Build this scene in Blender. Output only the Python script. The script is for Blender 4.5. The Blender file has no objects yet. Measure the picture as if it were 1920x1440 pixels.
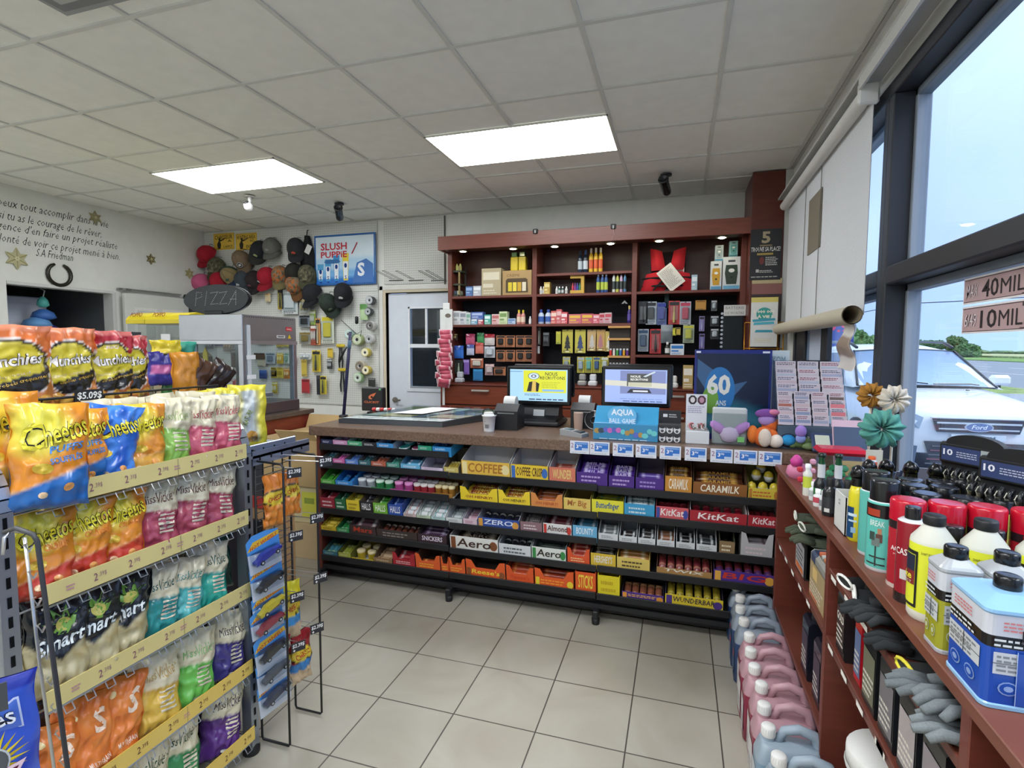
import bpy,math,random
from math import sin,cos,pi,radians
from mathutils import Vector,Matrix,noise

SC = bpy.context.scene
COL = SC.collection
random.seed(7)

# ------------------------------------------------------------------ camera, world, lights, exposure
FPX = 1004.3
YAW,PIT,ROL,EYE = .3031,-.0677,.0041,1.449
_f = Vector((-sin(YAW)*cos(PIT),cos(YAW)*cos(PIT),sin(PIT)))
_r = Vector((cos(YAW),sin(YAW),0))
_u = _r.cross(_f)
_r2 = cos(ROL)*_r + sin(ROL)*_u
_u2 = -sin(ROL)*_r + cos(ROL)*_u
cam_d = bpy.data.cameras.new('camera')
cam_d.sensor_width = 36; cam_d.lens = FPX/1920*36; cam_d.clip_start = .02; cam_d.clip_end = 600
cam = bpy.data.objects.new('camera',cam_d); COL.objects.link(cam)
cm = Matrix((_r2,_u2,-_f)).transposed().to_4x4(); cm.translation = (0,0,EYE)
cam.matrix_world = cm
SC.camera = cam
SC.view_settings.view_transform = 'Standard'; SC.view_settings.look = 'None'
SC.view_settings.gamma = 1; SC.view_settings.use_curve_mapping = False
SC.view_settings.exposure = 0.66
SC.cycles.use_denoising = True
SC.cycles.max_bounces = 8; SC.cycles.transparent_max_bounces = 24
SC.cycles.sample_clamp_indirect = 6
SC.cycles.caustics_reflective = False; SC.cycles.caustics_refractive = False

def hx(h):
    if not isinstance(h,str): return h
    o = []
    for i in (0,2,4):
        s = int(h[i:i+2],16)/255
        o.append(s/12.92 if s <= .04045 else ((s+.055)/1.055)**2.4)
    return (o[0],o[1],o[2],1)

W = bpy.data.worlds.new('sky'); SC.world = W; W.use_nodes = True
nt = W.node_tree; nt.nodes.clear()
tc = nt.nodes.new('ShaderNodeTexCoord'); sp = nt.nodes.new('ShaderNodeSeparateXYZ')
rp = nt.nodes.new('ShaderNodeValToRGB'); bg = nt.nodes.new('ShaderNodeBackground'); ow = nt.nodes.new('ShaderNodeOutputWorld')
nt.links.new(tc.outputs['Generated'],sp.inputs[0]); nt.links.new(sp.outputs['Z'],rp.inputs[0])
nt.links.new(rp.outputs[0],bg.inputs[0]); nt.links.new(bg.outputs[0],ow.inputs[0])
e = rp.color_ramp.elements
e[0].position = 0; e[0].color = hx('a8c4f4'); e[1].position = .55; e[1].color = hx('dcebff')
x = rp.color_ramp.elements.new(.12); x.color = hx('abc2f8')
x = rp.color_ramp.elements.new(.28); x.color = hx('b6cdfb')
bg.inputs[1].default_value = 1.3
sun_d = bpy.data.lights.new('hazy_sun','SUN'); sun_d.energy = 2.2; sun_d.angle = .6; sun_d.color = (1,.96,.9)
sun = bpy.data.objects.new('hazy_sun',sun_d); COL.objects.link(sun); sun.rotation_euler = (radians(38),0,radians(75)); sun.location = (6,-6,9)
PANEL_STRENGTH = 10.5

# ------------------------------------------------------------------ helpers
def ray(x,y):
    return _r2*((x-960)/FPX) + _u2*(-(y-720)/FPX) + _f
def at(x,y,ax,v):
    """where the line of sight through a pixel meets the plane ax = v (a wall, a shelf front, a table top)"""
    d = ray(x,y); o = Vector((0,0,EYE)); k = 'XYZ'.index(ax)
    return o + d*((v-o[k])/d[k])

MATS = {}
def mat(name):
    if name in MATS: return MATS[name]
    m = bpy.data.materials.new(name); m.use_nodes = True; MATS[name] = m
    n = m.node_tree; n.nodes.clear(); L = n.links.new
    out = n.nodes.new('ShaderNodeOutputMaterial')
    at_ = n.nodes.new('ShaderNodeAttribute'); at_.attribute_name = 'Col'
    colr = at_.outputs['Color']
    if name == 'glass' or name == 'film':
        tr = n.nodes.new('ShaderNodeBsdfTransparent'); gl = n.nodes.new('ShaderNodeBsdfGlossy'); mx = n.nodes.new('ShaderNodeMixShader')
        L(colr,tr.inputs[0]); gl.inputs['Roughness'].default_value = .03 if name == 'glass' else .2
        fr = n.nodes.new('ShaderNodeLayerWeight'); pw = n.nodes.new('ShaderNodeMath'); pw.operation = 'POWER'; pw.inputs[1].default_value = 4; L(fr.outputs['Facing'],pw.inputs[0])
        ma = n.nodes.new('ShaderNodeMath'); ma.operation = 'MULTIPLY_ADD'; ma.inputs[1].default_value = .45; ma.inputs[2].default_value = .03 if name == 'glass' else .07; L(pw.outputs[0],ma.inputs[0])
        L(ma.outputs[0],mx.inputs[0]); L(tr.outputs[0],mx.inputs[1]); L(gl.outputs[0],mx.inputs[2]); L(mx.outputs[0],out.inputs[0])
        return m
    if name.startswith('emit'):
        em = n.nodes.new('ShaderNodeEmission'); L(colr,em.inputs[0]); em.inputs[1].default_value = float(name[4:]); L(em.outputs[0],out.inputs[0]); return m
    b = n.nodes.new('ShaderNodeBsdfPrincipled'); L(b.outputs[0],out.inputs[0])
    no = n.nodes.new('ShaderNodeTexNoise'); tcn = n.nodes.new('ShaderNodeTexCoord')
    L(tcn.outputs['Object'],no.inputs['Vector'])
    no.inputs['Scale'].default_value = 12; no.inputs['Detail'].default_value = 3
    amt = .06
    rough = dict(matte=.85,satin=.5,gloss=.2,foil=.27,metal=.32,wood=.38,counter=.3,plastic=.35,fabric=.95,rubber=.6,jug=.35,screen=.4,paint=.9,leaf=.8).get(name,.6)
    if name == 'metal': b.inputs['Metallic'].default_value = .85
    if name == 'chrome': b.inputs['Metallic'].default_value = 1; rough = .12
    if name == 'carpaint': rough = .25; b.inputs['Coat Weight'].default_value = .6
    if name == 'foil': b.inputs['Specular IOR Level'].default_value = .6
    if name == 'jug':
        b.inputs['Subsurface Weight'].default_value = 0; b.inputs['Transmission Weight'].default_value = 0
    b.inputs['Roughness'].default_value = rough
    if name == 'wood':
        mp = n.nodes.new('ShaderNodeMapping'); mp.inputs['Scale'].default_value = (3,3,28); L(tcn.outputs['Object'],mp.inputs[0]); L(mp.outputs[0],no.inputs['Vector'])
        no.inputs['Scale'].default_value = 2; no.inputs['Detail'].default_value = 6; amt = .35
    if name == 'counter':
        no.inputs['Scale'].default_value = 90; no.inputs['Detail'].default_value = 8; amt = .9
    if name == 'leaf': no.inputs['Scale'].default_value = 1.4; no.inputs['Detail'].default_value = 9; amt = 1.1
    if name == 'fabric': no.inputs['Scale'].default_value = 300; amt = .3
    mr = n.nodes.new('ShaderNodeMapRange'); L(no.outputs['Fac'],mr.inputs[0]); mr.inputs[1].default_value = .25; mr.inputs[2].default_value = .75
    mr.inputs[3].default_value = 1-amt/2; mr.inputs[4].default_value = 1+amt/2
    vm = n.nodes.new('ShaderNodeVectorMath'); vm.operation = 'SCALE'; L(colr,vm.inputs[0]); L(mr.outputs[0],vm.inputs['Scale'])
    L(vm.outputs[0],b.inputs['Base Color'])
    if name == 'screen':
        L(colr,b.inputs['Emission Color']); b.inputs['Emission Strength'].default_value = .75; b.inputs['Roughness'].default_value = .15
        vm.inputs[1].default_value = (0,0,0);
        for l in list(n.links):
            if l.to_socket == b.inputs['Base Color']: n.links.remove(l)
        b.inputs['Base Color'].default_value = (.02,.02,.02,1)
    if name in ('fabric','leaf','counter','foil'):
        bp = n.nodes.new('ShaderNodeBump'); bp.inputs['Strength'].default_value = .15 if name != 'leaf' else .6
        L(no.outputs['Fac'],bp.inputs['Height']); bp.inputs['Distance'].default_value = .004 if name != 'leaf' else .2
        L(bp.outputs[0],b.inputs['Normal'])
    return m

_tc = {}
def glyphs(s,bold,shear):
    k = (s,bold,shear)
    if k in _tc: return _tc[k]
    cu = bpy.data.curves.new('t','FONT'); cu.body = s; cu.size = 1; cu.resolution_u = 2 if len(s) < 9 else 1; cu.offset = .012*bold; cu.shear = shear
    o = bpy.data.objects.new('t',cu); me = o.to_mesh()
    V = [(v.co.x,v.co.y) for v in me.vertices]; F = [tuple(p.vertices) for p in me.polygons]
    o.to_mesh_clear(); bpy.data.objects.remove(o); bpy.data.curves.remove(cu)
    if V:
        x0 = min(v[0] for v in V); x1 = max(v[0] for v in V); y0 = min(v[1] for v in V); y1 = max(v[1] for v in V)
        V = [((a-x0)/max(x1-x0,1e-6),(b-y0)/max(y1-y0,1e-6)) for a,b in V]
    _tc[k] = (V,F); return _tc[k]

def frame(o,r,u):
    r = Vector(r).normalized(); u = Vector(u).normalized(); n = r.cross(u).normalized(); u = n.cross(r)
    m = Matrix((r,u,n)).transposed().to_4x4(); m.translation = Vector(o); return m
def rotz(a): return Matrix.Rotation(a,4,'Z')
def TR(x,y=0,z=0): return Matrix.Translation((x,y,z))

class MB:
    """collects shapes with their own colours; build() links them as ONE mesh object"""
    def __init__(s,M=None): s.v = []; s.f = []; s.c = []; s.s = []; s.M = M or Matrix.Identity(4)
    def add(s,V,F,col,smooth=False,warp=None):
        b = len(s.v); col = hx(col) if isinstance(col,str) or (len(col) == 4 and not hasattr(col[0],'__len__')) else col
        for p in V:
            p = warp(p) if warp else p
            s.v.append(s.M @ Vector(p))
        one = not hasattr(col[0],'__len__')
        for i,q in enumerate(F):
            s.f.append([b+j for j in q]); s.s.append(smooth)
            s.c.append(col if one else col[i])
        return s
    def box(s,x0,x1,y0,y1,z0,z1,col,bev=0):
        if x0 > x1: x0,x1 = x1,x0
        if y0 > y1: y0,y1 = y1,y0
        if z0 > z1: z0,z1 = z1,z0
        bev = min(bev,(x1-x0)*.45,(y1-y0)*.45,(z1-z0)*.45)
        if bev <= 1e-6:
            V = [(x,y,z) for z in (z0,z1) for y in (y0,y1) for x in (x0,x1)]
            return s.add(V,[(0,2,3,1),(4,5,7,6),(0,1,5,4),(2,6,7,3),(0,4,6,2),(1,3,7,5)],col)
        X = (x0,x1); Y = (y0,y1); Z = (z0,z1); sg = (1,-1); V = []; ix = {}
        for i in (0,1):
            for j in (0,1):
                for k in (0,1):
                    for a in range(3):
                        p = [X[i]+sg[i]*bev,Y[j]+sg[j]*bev,Z[k]+sg[k]*bev]; p[a] = (X[i],Y[j],Z[k])[a]
                        ix[i,j,k,a] = len(V); V.append(p)
        F = []
        for a in range(3):
            o = [0,1,2]; o.remove(a)
            for t in (0,1):
                q = []
                for (m,n) in ((0,0),(1,0),(1,1),(0,1)):
                    c = [0,0,0]; c[a] = t; c[o[0]] = m; c[o[1]] = n; q.append(ix[c[0],c[1],c[2],a])
                if (t == 0) != (a == 1): q.reverse()
                F.append(q)
        for a in range(3):
            o = [0,1,2]; o.remove(a)
            for m in (0,1):
                for n in (0,1):
                    c0 = [0,0,0]; c0[o[0]] = m; c0[o[1]] = n; c1 = list(c0); c1[a] = 1
                    q = [ix[(*c0,o[0])],ix[(*c1,o[0])],ix[(*c1,o[1])],ix[(*c0,o[1])]]
                    F.append(q)
        for i in (0,1):
            for j in (0,1):
                for k in (0,1): F.append([ix[i,j,k,0],ix[i,j,k,1],ix[i,j,k,2]])
        cc = Vector(((x0+x1)/2,(y0+y1)/2,(z0+z1)/2))
        for n_,q in enumerate(F):
            a,b,c = (Vector(V[q[0]]),Vector(V[q[1]]),Vector(V[q[2]]))
            nn = (b-a).cross(c-a)
            if nn.dot((a+b+c)/3-cc) < 0: q.reverse()
        return s.add(V,F,col)
    def prism(s,pts,a,b,axis,col):
        """pts in the plane across axis ('x': (y,z), 'y': (x,z), 'z': (x,y)), from a to b"""
        def P(p,t): return (t,p[0],p[1]) if axis == 'x' else (p[0],t,p[1]) if axis == 'y' else (p[0],p[1],t)
        n = len(pts); V = [P(p,a) for p in pts]+[P(p,b) for p in pts]
        F = [list(range(n)),list(range(2*n-1,n-1,-1))]+[(i,n+i,n+(i+1) % n,(i+1) % n) for i in range(n)]
        return s.add(V,F,col)
    def lathe(s,prof,n=16,cx=0,cy=0,col='ffffff',cap=True,smooth=True,sx=1,sy=1,axis='z'):
        """prof: (r, z[, colour of the band above])"""
        V = []; F = []; C = []; cur = hx(col)
        for q in prof:
            for i in range(n):
                a = 2*pi*i/n; p = (cx+q[0]*cos(a)*sx,cy+q[0]*sin(a)*sy,q[1])
                if axis == 'y': p = (cx+q[0]*cos(a)*sx,q[1],cy+q[0]*sin(a)*sy)
                if axis == 'x': p = (q[1],cx+q[0]*cos(a)*sx,cy+q[0]*sin(a)*sy)
                V.append(p)
        for k in range(len(prof)-1):
            if len(prof[k]) > 2: cur = hx(prof[k][2])
            for i in range(n):
                j = (i+1) % n; F.append((k*n+i,k*n+j,(k+1)*n+j,(k+1)*n+i)); C.append(cur)
        s.add(V,F,C,smooth)
        if cap:
            if prof[0][0] > 1e-4: s.add(V[:n],[tuple(range(n-1,-1,-1))],hx(prof[0][2]) if len(prof[0]) > 2 else hx(col))
            if prof[-1][0] > 1e-4: s.add(V[-n:],[tuple(range(n))],cur)
        return s
    def tube(s,pts,r,col,n=6,closed=False):
        pts = [Vector(p) for p in pts]; m = len(pts); V = []; F = []
        for i,p in enumerate(pts):
            a = pts[i-1] if (i > 0 or closed) else p; b = pts[(i+1) % m] if (i < m-1 or closed) else p
            t = (b-a).normalized()
            u = Vector((0,0,1)) if abs(t.z) < .9 else Vector((1,0,0))
            e1 = t.cross(u).normalized(); e2 = t.cross(e1)
            rr = r[i] if isinstance(r,(list,tuple)) else r
            for k in range(n): V.append(p+e1*(rr*cos(2*pi*k/n))+e2*(rr*sin(2*pi*k/n)))
        for i in range(m if closed else m-1):
            j = (i+1) % m
            for k in range(n): F.append((i*n+k,i*n+(k+1) % n,j*n+(k+1) % n,j*n+k))
        if not closed: F += [tuple(range(n-1,-1,-1)),tuple(range((m-1)*n,m*n))]
        return s.add(V,F,col,n > 5)
    def rect(s,x0,x1,y0,y1,col,z=.0006): return s.add([(x0,y0,z),(x1,y0,z),(x1,y1,z),(x0,y1,z)],[(0,1,2,3)],col)
    def poly(s,pts,col,z=.0006): return s.add([(p[0],p[1],z) for p in pts],[tuple(range(len(pts)))],col)
    def ell(s,cx,cy,rx,ry,col,z=.0006,n=20): return s.poly([(cx+rx*cos(2*pi*i/n),cy+ry*sin(2*pi*i/n)) for i in range(n)],col,z)
    def text(s,t,x0,x1,y0,y1,col,z=.0011,bold=1,shear=0,rot=0,warp=None):
        V,F = glyphs(t,bold,shear)
        if not V: return s
        P = [(x0+a*(x1-x0),y0+b*(y1-y0)) for a,b in V]
        if rot:
            cx,cy = (x0+x1)/2,(y0+y1)/2; c,q = cos(rot),sin(rot)
            P = [(cx+(a-cx)*c-(b-cy)*q,cy+(a-cx)*q+(b-cy)*c) for a,b in P]
        if warp:                                    # cut large triangles so that print follows a curved surface
            lim = .25*abs(y1-y0); st = [tuple(q[i] for i in (0,k,k+1)) for q in F for k in range(1,len(q)-1)]; F = []; mid = {}
            while st:
                t = st.pop(); e = [math.dist(P[t[i]],P[t[(i+1) % 3]]) for i in range(3)]; m = e.index(max(e))
                if e[m] < lim: F.append(t); continue
                a,b,c = t[m],t[(m+1) % 3],t[(m+2) % 3]; k = (min(a,b),max(a,b))
                if k not in mid: mid[k] = len(P); P.append(((P[a][0]+P[b][0])/2,(P[a][1]+P[b][1])/2))
                st += [(a,mid[k],c),(mid[k],b,c)]
        return s.add([(a,b,z) for a,b in P],F,col,warp=warp)
    def lines(s,x0,x1,y0,y1,n,col,z=.0009,frac=.45,seed=0):
        """small print: rows of short dashes"""
        rr = random.Random(seed*31+n); h = (y1-y0)/n
        for i in range(n):
            x = x0; y = y1-(i+1)*h
            xe = x1-(x1-x0)*rr.random()*.3
            while x < xe:
                w = (x1-x0)*(.06+.12*rr.random()); w = min(w,xe-x)
                s.rect(x,x+w,y+h*.2,y+h*(.2+frac),col,z); x += w+(x1-x0)*.03
        return s
    def grid(s,nu,nv,fn,colfn,smooth=True,flip=False):
        V = [fn(i/nu,j/nv) for j in range(nv+1) for i in range(nu+1)]; F = []; C = []
        cc = [hx(colfn(i/nu,j/nv)) for j in range(nv+1) for i in range(nu+1)]
        for j in range(nv):
            for i in range(nu):
                q = (j*(nu+1)+i,j*(nu+1)+i+1,(j+1)*(nu+1)+i+1,(j+1)*(nu+1)+i)
                if flip: q = q[::-1]
                F.append(q); C.append([cc[k] for k in q])
        b = len(s.v)
        for p in V: s.v.append(s.M @ Vector(p))
        for q,c in zip(F,C): s.f.append([b+k for k in q]); s.s.append(smooth); s.c.append(c)
        return s
    def mesh(s,name,m='satin'):
        me = bpy.data.meshes.new(name); me.from_pydata([tuple(p) for p in s.v],[],s.f);
        ca = me.color_attributes.new('Col','FLOAT_COLOR','CORNER'); buf = []
        for q,c in zip(s.f,s.c):
            if hasattr(c[0],'__len__'):
                for x in c: buf.extend(x)
            else: buf.extend(list(c)*len(q))
        ca.data.foreach_set('color',buf)
        me.polygons.foreach_set('use_smooth',s.s)
        me.materials.append(mat(m)); me.update()
        return me
    def build(s,name,m='satin',parent=None,label=None):
        o = bpy.data.objects.new(name,s.mesh(name,m)); COL.objects.link(o)
        if parent is not None: o.parent = parent
        if label: o['label'] = label
        return o
    def solo(s,name,label,cat,m='satin',loc=(0,0,0),rz=0,group=None,M=None):
        o = s.build(name,m); o.matrix_world = M if M is not None else (TR(*loc) @ rotz(rz))
        return tag(o,label,cat,group)
    def struct(s,name,m='satin',parent=None):
        o = s.build(name,m,parent); o['kind'] = 'structure'; return o

def tag(o,label,cat,group=None,kind=None):
    if len(label.split()) > 16: print('LONG',label)
    o['label'] = label; o['category'] = cat
    if group: o['group'] = group
    if kind: o['kind'] = kind
    return o
def thing(name,label,cat,loc=(0,0,0),rz=0,group=None,M=None):
    o = bpy.data.objects.new(name,None); COL.objects.link(o); o.empty_display_size = .05
    o.matrix_world = M if M is not None else (TR(*loc) @ rotz(rz))
    return tag(o,label,cat,group)
def dup(root,M,label,group=None):
    r = root.copy(); COL.objects.link(r); r.matrix_world = M; r['label'] = label
    if group: r['group'] = group
    for ch in root.children:
        c = ch.copy(); COL.objects.link(c); c.parent = r
        for g in ch.children:
            d = g.copy(); COL.objects.link(d); d.parent = c
    return r
class Kit:
    """the first copy keeps its own meshes; later copies share them"""
    def __init__(s): s.d = {}
    def place(s,key,make,M,label,group=None):
        if key not in s.d:
            o = make(); s.d[key] = o; o.matrix_world = M; o['label'] = label
            if group: o['group'] = group
            return o
        return dup(s.d[key],M,label,group)
KIT = Kit()
def inv(o): return o.matrix_world.inverted()
# ------------------------------------------------------------------ the room
CZ = 2.847; BY = 5.27; RX = .81; LX = -5.63; RY = -3.6
WOOD = '693328'; WOODD = '4e261e'; BLK = '1c1e22'
def struct_mat():
    pass
# floor: 33 cm stone tiles
m = bpy.data.materials.new('floor_tiles'); m.use_nodes = True; MATS['floor_tiles'] = m
n = m.node_tree; b = n.nodes['Principled BSDF']; L = n.links.new
tcn = n.nodes.new('ShaderNodeTexCoord'); mp = n.nodes.new('ShaderNodeMapping'); br = n.nodes.new('ShaderNodeTexBrick')
TS = .3337
mp.inputs['Location'].default_value = (.8214,-1.8692,0)
L(tcn.outputs['Object'],mp.inputs[0]); L(mp.outputs[0],br.inputs['Vector'])
br.offset = 0; br.inputs['Scale'].default_value = 1; br.inputs['Brick Width'].default_value = TS; br.inputs['Row Height'].default_value = TS
br.inputs['Mortar Size'].default_value = .0028; br.inputs['Mortar Smooth'].default_value = .1
br.inputs['Color1'].default_value = hx('aba79b'); br.inputs['Color2'].default_value = hx('a39f93'); br.inputs['Mortar'].default_value = hx('4a4741')
br.inputs['Bias'].default_value = 0
no = n.nodes.new('ShaderNodeTexNoise'); no.inputs['Scale'].default_value = 2.2; no.inputs['Detail'].default_value = 8; no.inputs['Distortion'].default_value = 1.6
L(tcn.outputs['Object'],no.inputs['Vector'])
cr = n.nodes.new('ShaderNodeValToRGB'); L(no.outputs['Fac'],cr.inputs[0])
cr.color_ramp.elements[0].position = .3; cr.color_ramp.elements[0].color = (.86,.83,.79,1); cr.color_ramp.elements[1].position = .7; cr.color_ramp.elements[1].color = (1.06,1.06,1.05,1)
mu = n.nodes.new('ShaderNodeMixRGB'); mu.blend_type = 'MULTIPLY'; mu.inputs[0].default_value = 1; L(br.outputs['Color'],mu.inputs[1]); L(cr.outputs[0],mu.inputs[2])
L(mu.outputs[0],b.inputs['Base Color']); b.inputs['Roughness'].default_value = .3
bp = n.nodes.new('ShaderNodeBump'); bp.inputs['Strength'].default_value = .4; bp.inputs['Distance'].default_value = .002; bp.invert = True
L(br.outputs['Fac'],bp.inputs['Height']); L(bp.outputs[0],b.inputs['Normal'])
MB().box(LX-2.2,RX+.16,RY,BY+.05,-.06,0,'bdb9ac').struct('floor','floor_tiles')
# ceiling: tiles and T-bar grid
MB().box(LX,RX,RY,BY,CZ+.006,CZ+.05,'f0f1ec').struct('ceiling','paint')
g = MB(); CX0 = -.445; CY0 = 2.396; Q = .6096
for i in range(-9,3):
    x = CX0+Q*i
    if LX < x < RX: g.box(x-.011,x+.011,RY,BY,CZ-.002,CZ+.008,'d6d8d3')
for j in range(-10,5):
    y = CY0+Q*j
    if RY < y < BY: g.box(LX,RX,y-.011,y+.011,CZ-.0025,CZ+.008,'d6d8d3')
g.box(RX-.02,RX,RY,BY,CZ-.004,CZ+.01,'c9cac5'); g.box(LX,RX,BY-.02,BY,CZ-.004,CZ+.01,'c9cac5')
g.struct('trim_1','satin')
# back wall with the service door opening
DX0,DX1,DZ = -3.11,-2.3,2.045
w = MB(); WL = 'e2e3dc'
w.box(LX,DX0,BY,BY+.1,0,CZ+.02,WL); w.box(DX1,RX+.1,BY,BY+.1,0,CZ+.02,WL); w.box(DX0,DX1,BY,BY+.1,DZ,CZ+.02,WL)
w.struct('wall_back','paint')
t = MB()
for a,b_ in ((DX0-.07,DX0-.03),(DX1+.03,DX1+.07)): t.box(a,b_,BY-.018,BY,0,DZ+.07,'dbdad2')
t.box(DX0-.07,DX1+.07,BY-.018,BY,DZ+.03,DZ+.07,'dbdad2')
t.box(DX0-.03,DX0,BY-.012,BY+.1,0,DZ+.03,'d3c6ac'); t.box(DX1,DX1+.03,BY-.012,BY+.1,0,DZ+.03,'d3c6ac'); t.box(DX0,DX1,BY-.012,BY+.1,DZ,DZ+.03,'c9bfa8')
t.struct('trim_2','paint')
# service door with a sash window
d = MB(); gy = BY+.03; DC = 'd6dde6'
gx0,gx1,gz0,gz1 = -2.83,-2.36,1.02,1.87
d.box(DX0+.015,gx0,gy,gy+.045,.02,DZ-.01,DC); d.box(gx1,DX1-.005,gy,gy+.045,.02,DZ-.01,DC)
d.box(gx0,gx1,gy,gy+.045,.02,gz0,DC); d.box(gx0,gx1,gy,gy+.045,gz1,DZ-.01,DC)
d.box(gx0-.045,gx1+.03,gy-.012,gy,gz0-.06,gz0-.02,DC,.004)
d.box(gx0-.02,gx0,gy-.012,gy,gz0-.02,gz1+.02,'e3e7ea'); d.box(gx0-.02,gx1,gy-.012,gy,gz1,gz1+.02,'e3e7ea'); d.box(gx0-.02,gx1,gy-.01,gy,gz0-.02,gz0,'8f959b')
zm = (gz0+gz1)/2+.02
d.box(gx0,gx1,gy-.01,gy+.03,zm-.02,zm+.02,'e3e7ea'); d.box(-2.65,-2.625,gy,gy+.02,zm,gz1,'dfe3e6')
do = d.struct('door_1','satin')
MB().box(gx0,gx1,gy+.012,gy+.018,gz0,gz1,'c8ccd0').build('door_pane','glass',do)
h = MB(TR(-3.02,gy,.865)); h.lathe([(.03,-.02),(.03,0)],16,axis='y',col='8d8a84'); h.lathe([(.011,-.05),(.011,-.01)],10,axis='y',col='8d8a84')
h.box(-.01,.09,-.062,-.045,-.01,.01,'8d8a84',.004); h.build('door_handle','metal',do)
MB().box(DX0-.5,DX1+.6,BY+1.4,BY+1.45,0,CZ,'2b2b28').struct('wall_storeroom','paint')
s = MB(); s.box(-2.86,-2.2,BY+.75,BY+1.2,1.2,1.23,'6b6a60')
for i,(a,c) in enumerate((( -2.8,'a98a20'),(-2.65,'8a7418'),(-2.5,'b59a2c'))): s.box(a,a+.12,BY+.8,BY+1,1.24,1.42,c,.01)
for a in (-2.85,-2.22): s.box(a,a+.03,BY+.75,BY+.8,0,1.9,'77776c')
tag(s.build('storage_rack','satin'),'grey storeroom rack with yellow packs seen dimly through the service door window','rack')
# left wall with the opening to the corridor
OY0,OY1,OZ = 3.19,4.12,2.005
w = MB(); w.box(LX-.12,LX,RY,OY0,0,CZ+.02,WL); w.box(LX-.12,LX,OY1,BY+.1,0,CZ+.02,WL); w.box(LX-.12,LX,OY0,OY1,OZ,CZ+.02,WL)
w.struct('wall_left','paint')
t = MB(); t.box(LX-.12,LX+.012,OY0,OY1,OZ-.015,OZ+.012,'cfd0cc'); t.box(LX-.12,LX+.01,OY1-.02,OY1+.02,0,OZ,'c4c5c1'); t.struct('trim_3','paint')
w = MB(); w.box(LX-2.2,LX-.12,OY1+.25,OY1+.3,0,CZ,'85898f'); w.box(LX-2.2,LX-2.15,OY0-1.5,OY1+.3,0,CZ,'3b3836')
w.box(LX-2.2,LX-.12,OY0-1.5,OY0-1.45,0,CZ,'9aa0a8'); w.box(LX-2.2,LX-.12,OY0-1.5,OY1+.3,CZ-.3,CZ-.25,'777'*2)
w.struct('wall_corridor','paint')
w = MB(); w.box(LX-1.0,LX-.5,OY0-.35,OY0+.62,0,1.93,'c9d2e4',.01); w.box(LX-.5,LX-.49,OY0-.3,OY0+.57,.1,1.85,'d5dcec')
tag(w.build('refrigerator','satin'),'pale blue-white fridge standing in the corridor behind the wall opening','fridge')
w = MB()
w.box(LX-.5,LX-.46,OY0-.2,OY0+.5,OZ-.0,OZ+.0+.01,'202022')
for k,(c,y0,z0,r_) in enumerate((('54b0a8',3.62,1.86,.05),('3f6fb8',3.62,1.74,.1),('6aa0d8',3.56,1.66,.12),('2b2a70',3.66,1.6,.09))):
    w.lathe([(r_*.5,z0-.04),(r_,z0-.02),(r_*.8,z0+.03),(r_*.3,z0+.06)],12,LX-.25,y0,c)
w.tube([(LX-.25,3.62,1.9),(LX-.25,3.64,1.98),(LX-.25,3.6,2.0)],.006,'c8ccd0')
tag(w.build('hanging_mobile','film' if 0 else 'satin'),'teal and blue ornament hanging in the corridor opening beside the fridge','ornament')
# six panel door leaf swung open flat against the left wall
d = MB(frame((LX+.1,OY1+.04,0),(0,1,0),(0,0,1)))
d.box(0,.78,0,2.0,-.035,0,'cfd0ca',.002)
for x0 in (.1,.42):
    for z0,z1 in ((.2,.75),(.9,1.35),(1.5,1.86)):
        d.box(x0,x0+.26,z0,z1,0,.004,'dcdcd6',.002); d.box(x0+.03,x0+.23,z0+.03,z1-.03,.0,.009,'c3c4be',.004); d.box(x0+.05,x0+.21,z0+.05,z1-.05,.004,.012,'cfd0ca',.003)
d.struct('door_2','satin')
MB().box(LX+.05,LX+.1,OY1+.06,OY1+.12,2.03,2.05,'9a9c9e').box(LX+.02,LX+.06,OY1+.02,OY1+.75,2.045,2.055,'b4b5b2').struct('trim_4','metal')
# rear and right walls
MB().box(LX-.12,RX+.2,RY-.1,RY,0,CZ+.02,WL).struct('wall_rear','paint')
SILL = .86; HEAD = 2.55
w = MB(); w.box(RX,RX+.14,RY,BY+.1,0,SILL,'c2c2bc'); w.box(RX,RX+.14,RY,BY+.1,HEAD,CZ+.02,'d8d9d6'); w.box(RX,RX+.14,4.46,BY+.1,SILL,HEAD,'c6c8c4')
w.struct('wall_right','paint')
# window frames: window_1 the big near one, window_2 beyond the mullion, window_3 the narrow corner one
FR = '23262c'; FS = '8f99a6'
def window(name,y0,y1,panes=True):
    o = MB()
    x0,x1 = RX-.004,RX+.13
    o.box(x0,x1,y0,y1,HEAD-.06,HEAD+.0,FR,.004); o.box(x0,x1,y0,y1,SILL,SILL+.05,FR,.004)
    o.box(x0,x1,y0,y0+.05,SILL+.05,HEAD-.06,FR,.004); o.box(x0,x1,y1-.05,y1,SILL+.05,HEAD-.06,FR,.004)
    o.box(x0,x1,y0+.05,y1-.05,1.715,1.79,FR,.006)
    for z0,z1 in ((SILL+.05,1.715),(1.79,HEAD-.06)):
        for a,b_ in ((y0+.05,y0+.075),(y1-.075,y1-.05)): o.box(RX+.07,RX+.12,a,b_,z0,z1,FS,.003)
        o.box(RX+.07,RX+.12,y0+.05,y1-.05,z1-.03,z1,'6f7a86',.003); o.box(RX+.07,RX+.12,y0+.05,y1-.05,z0,z0+.03,FS,.003)
    w_ = o.struct(name,'satin')
    p = MB()
    for z0,z1 in ((SILL+.08,1.69),(1.82,HEAD-.09)): p.box(RX+.09,RX+.096,y0+.07,y1-.07,z0,z1,'f2f7fb')
    p.build('window_pane','glass',w_,'clear glass panes')
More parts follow.
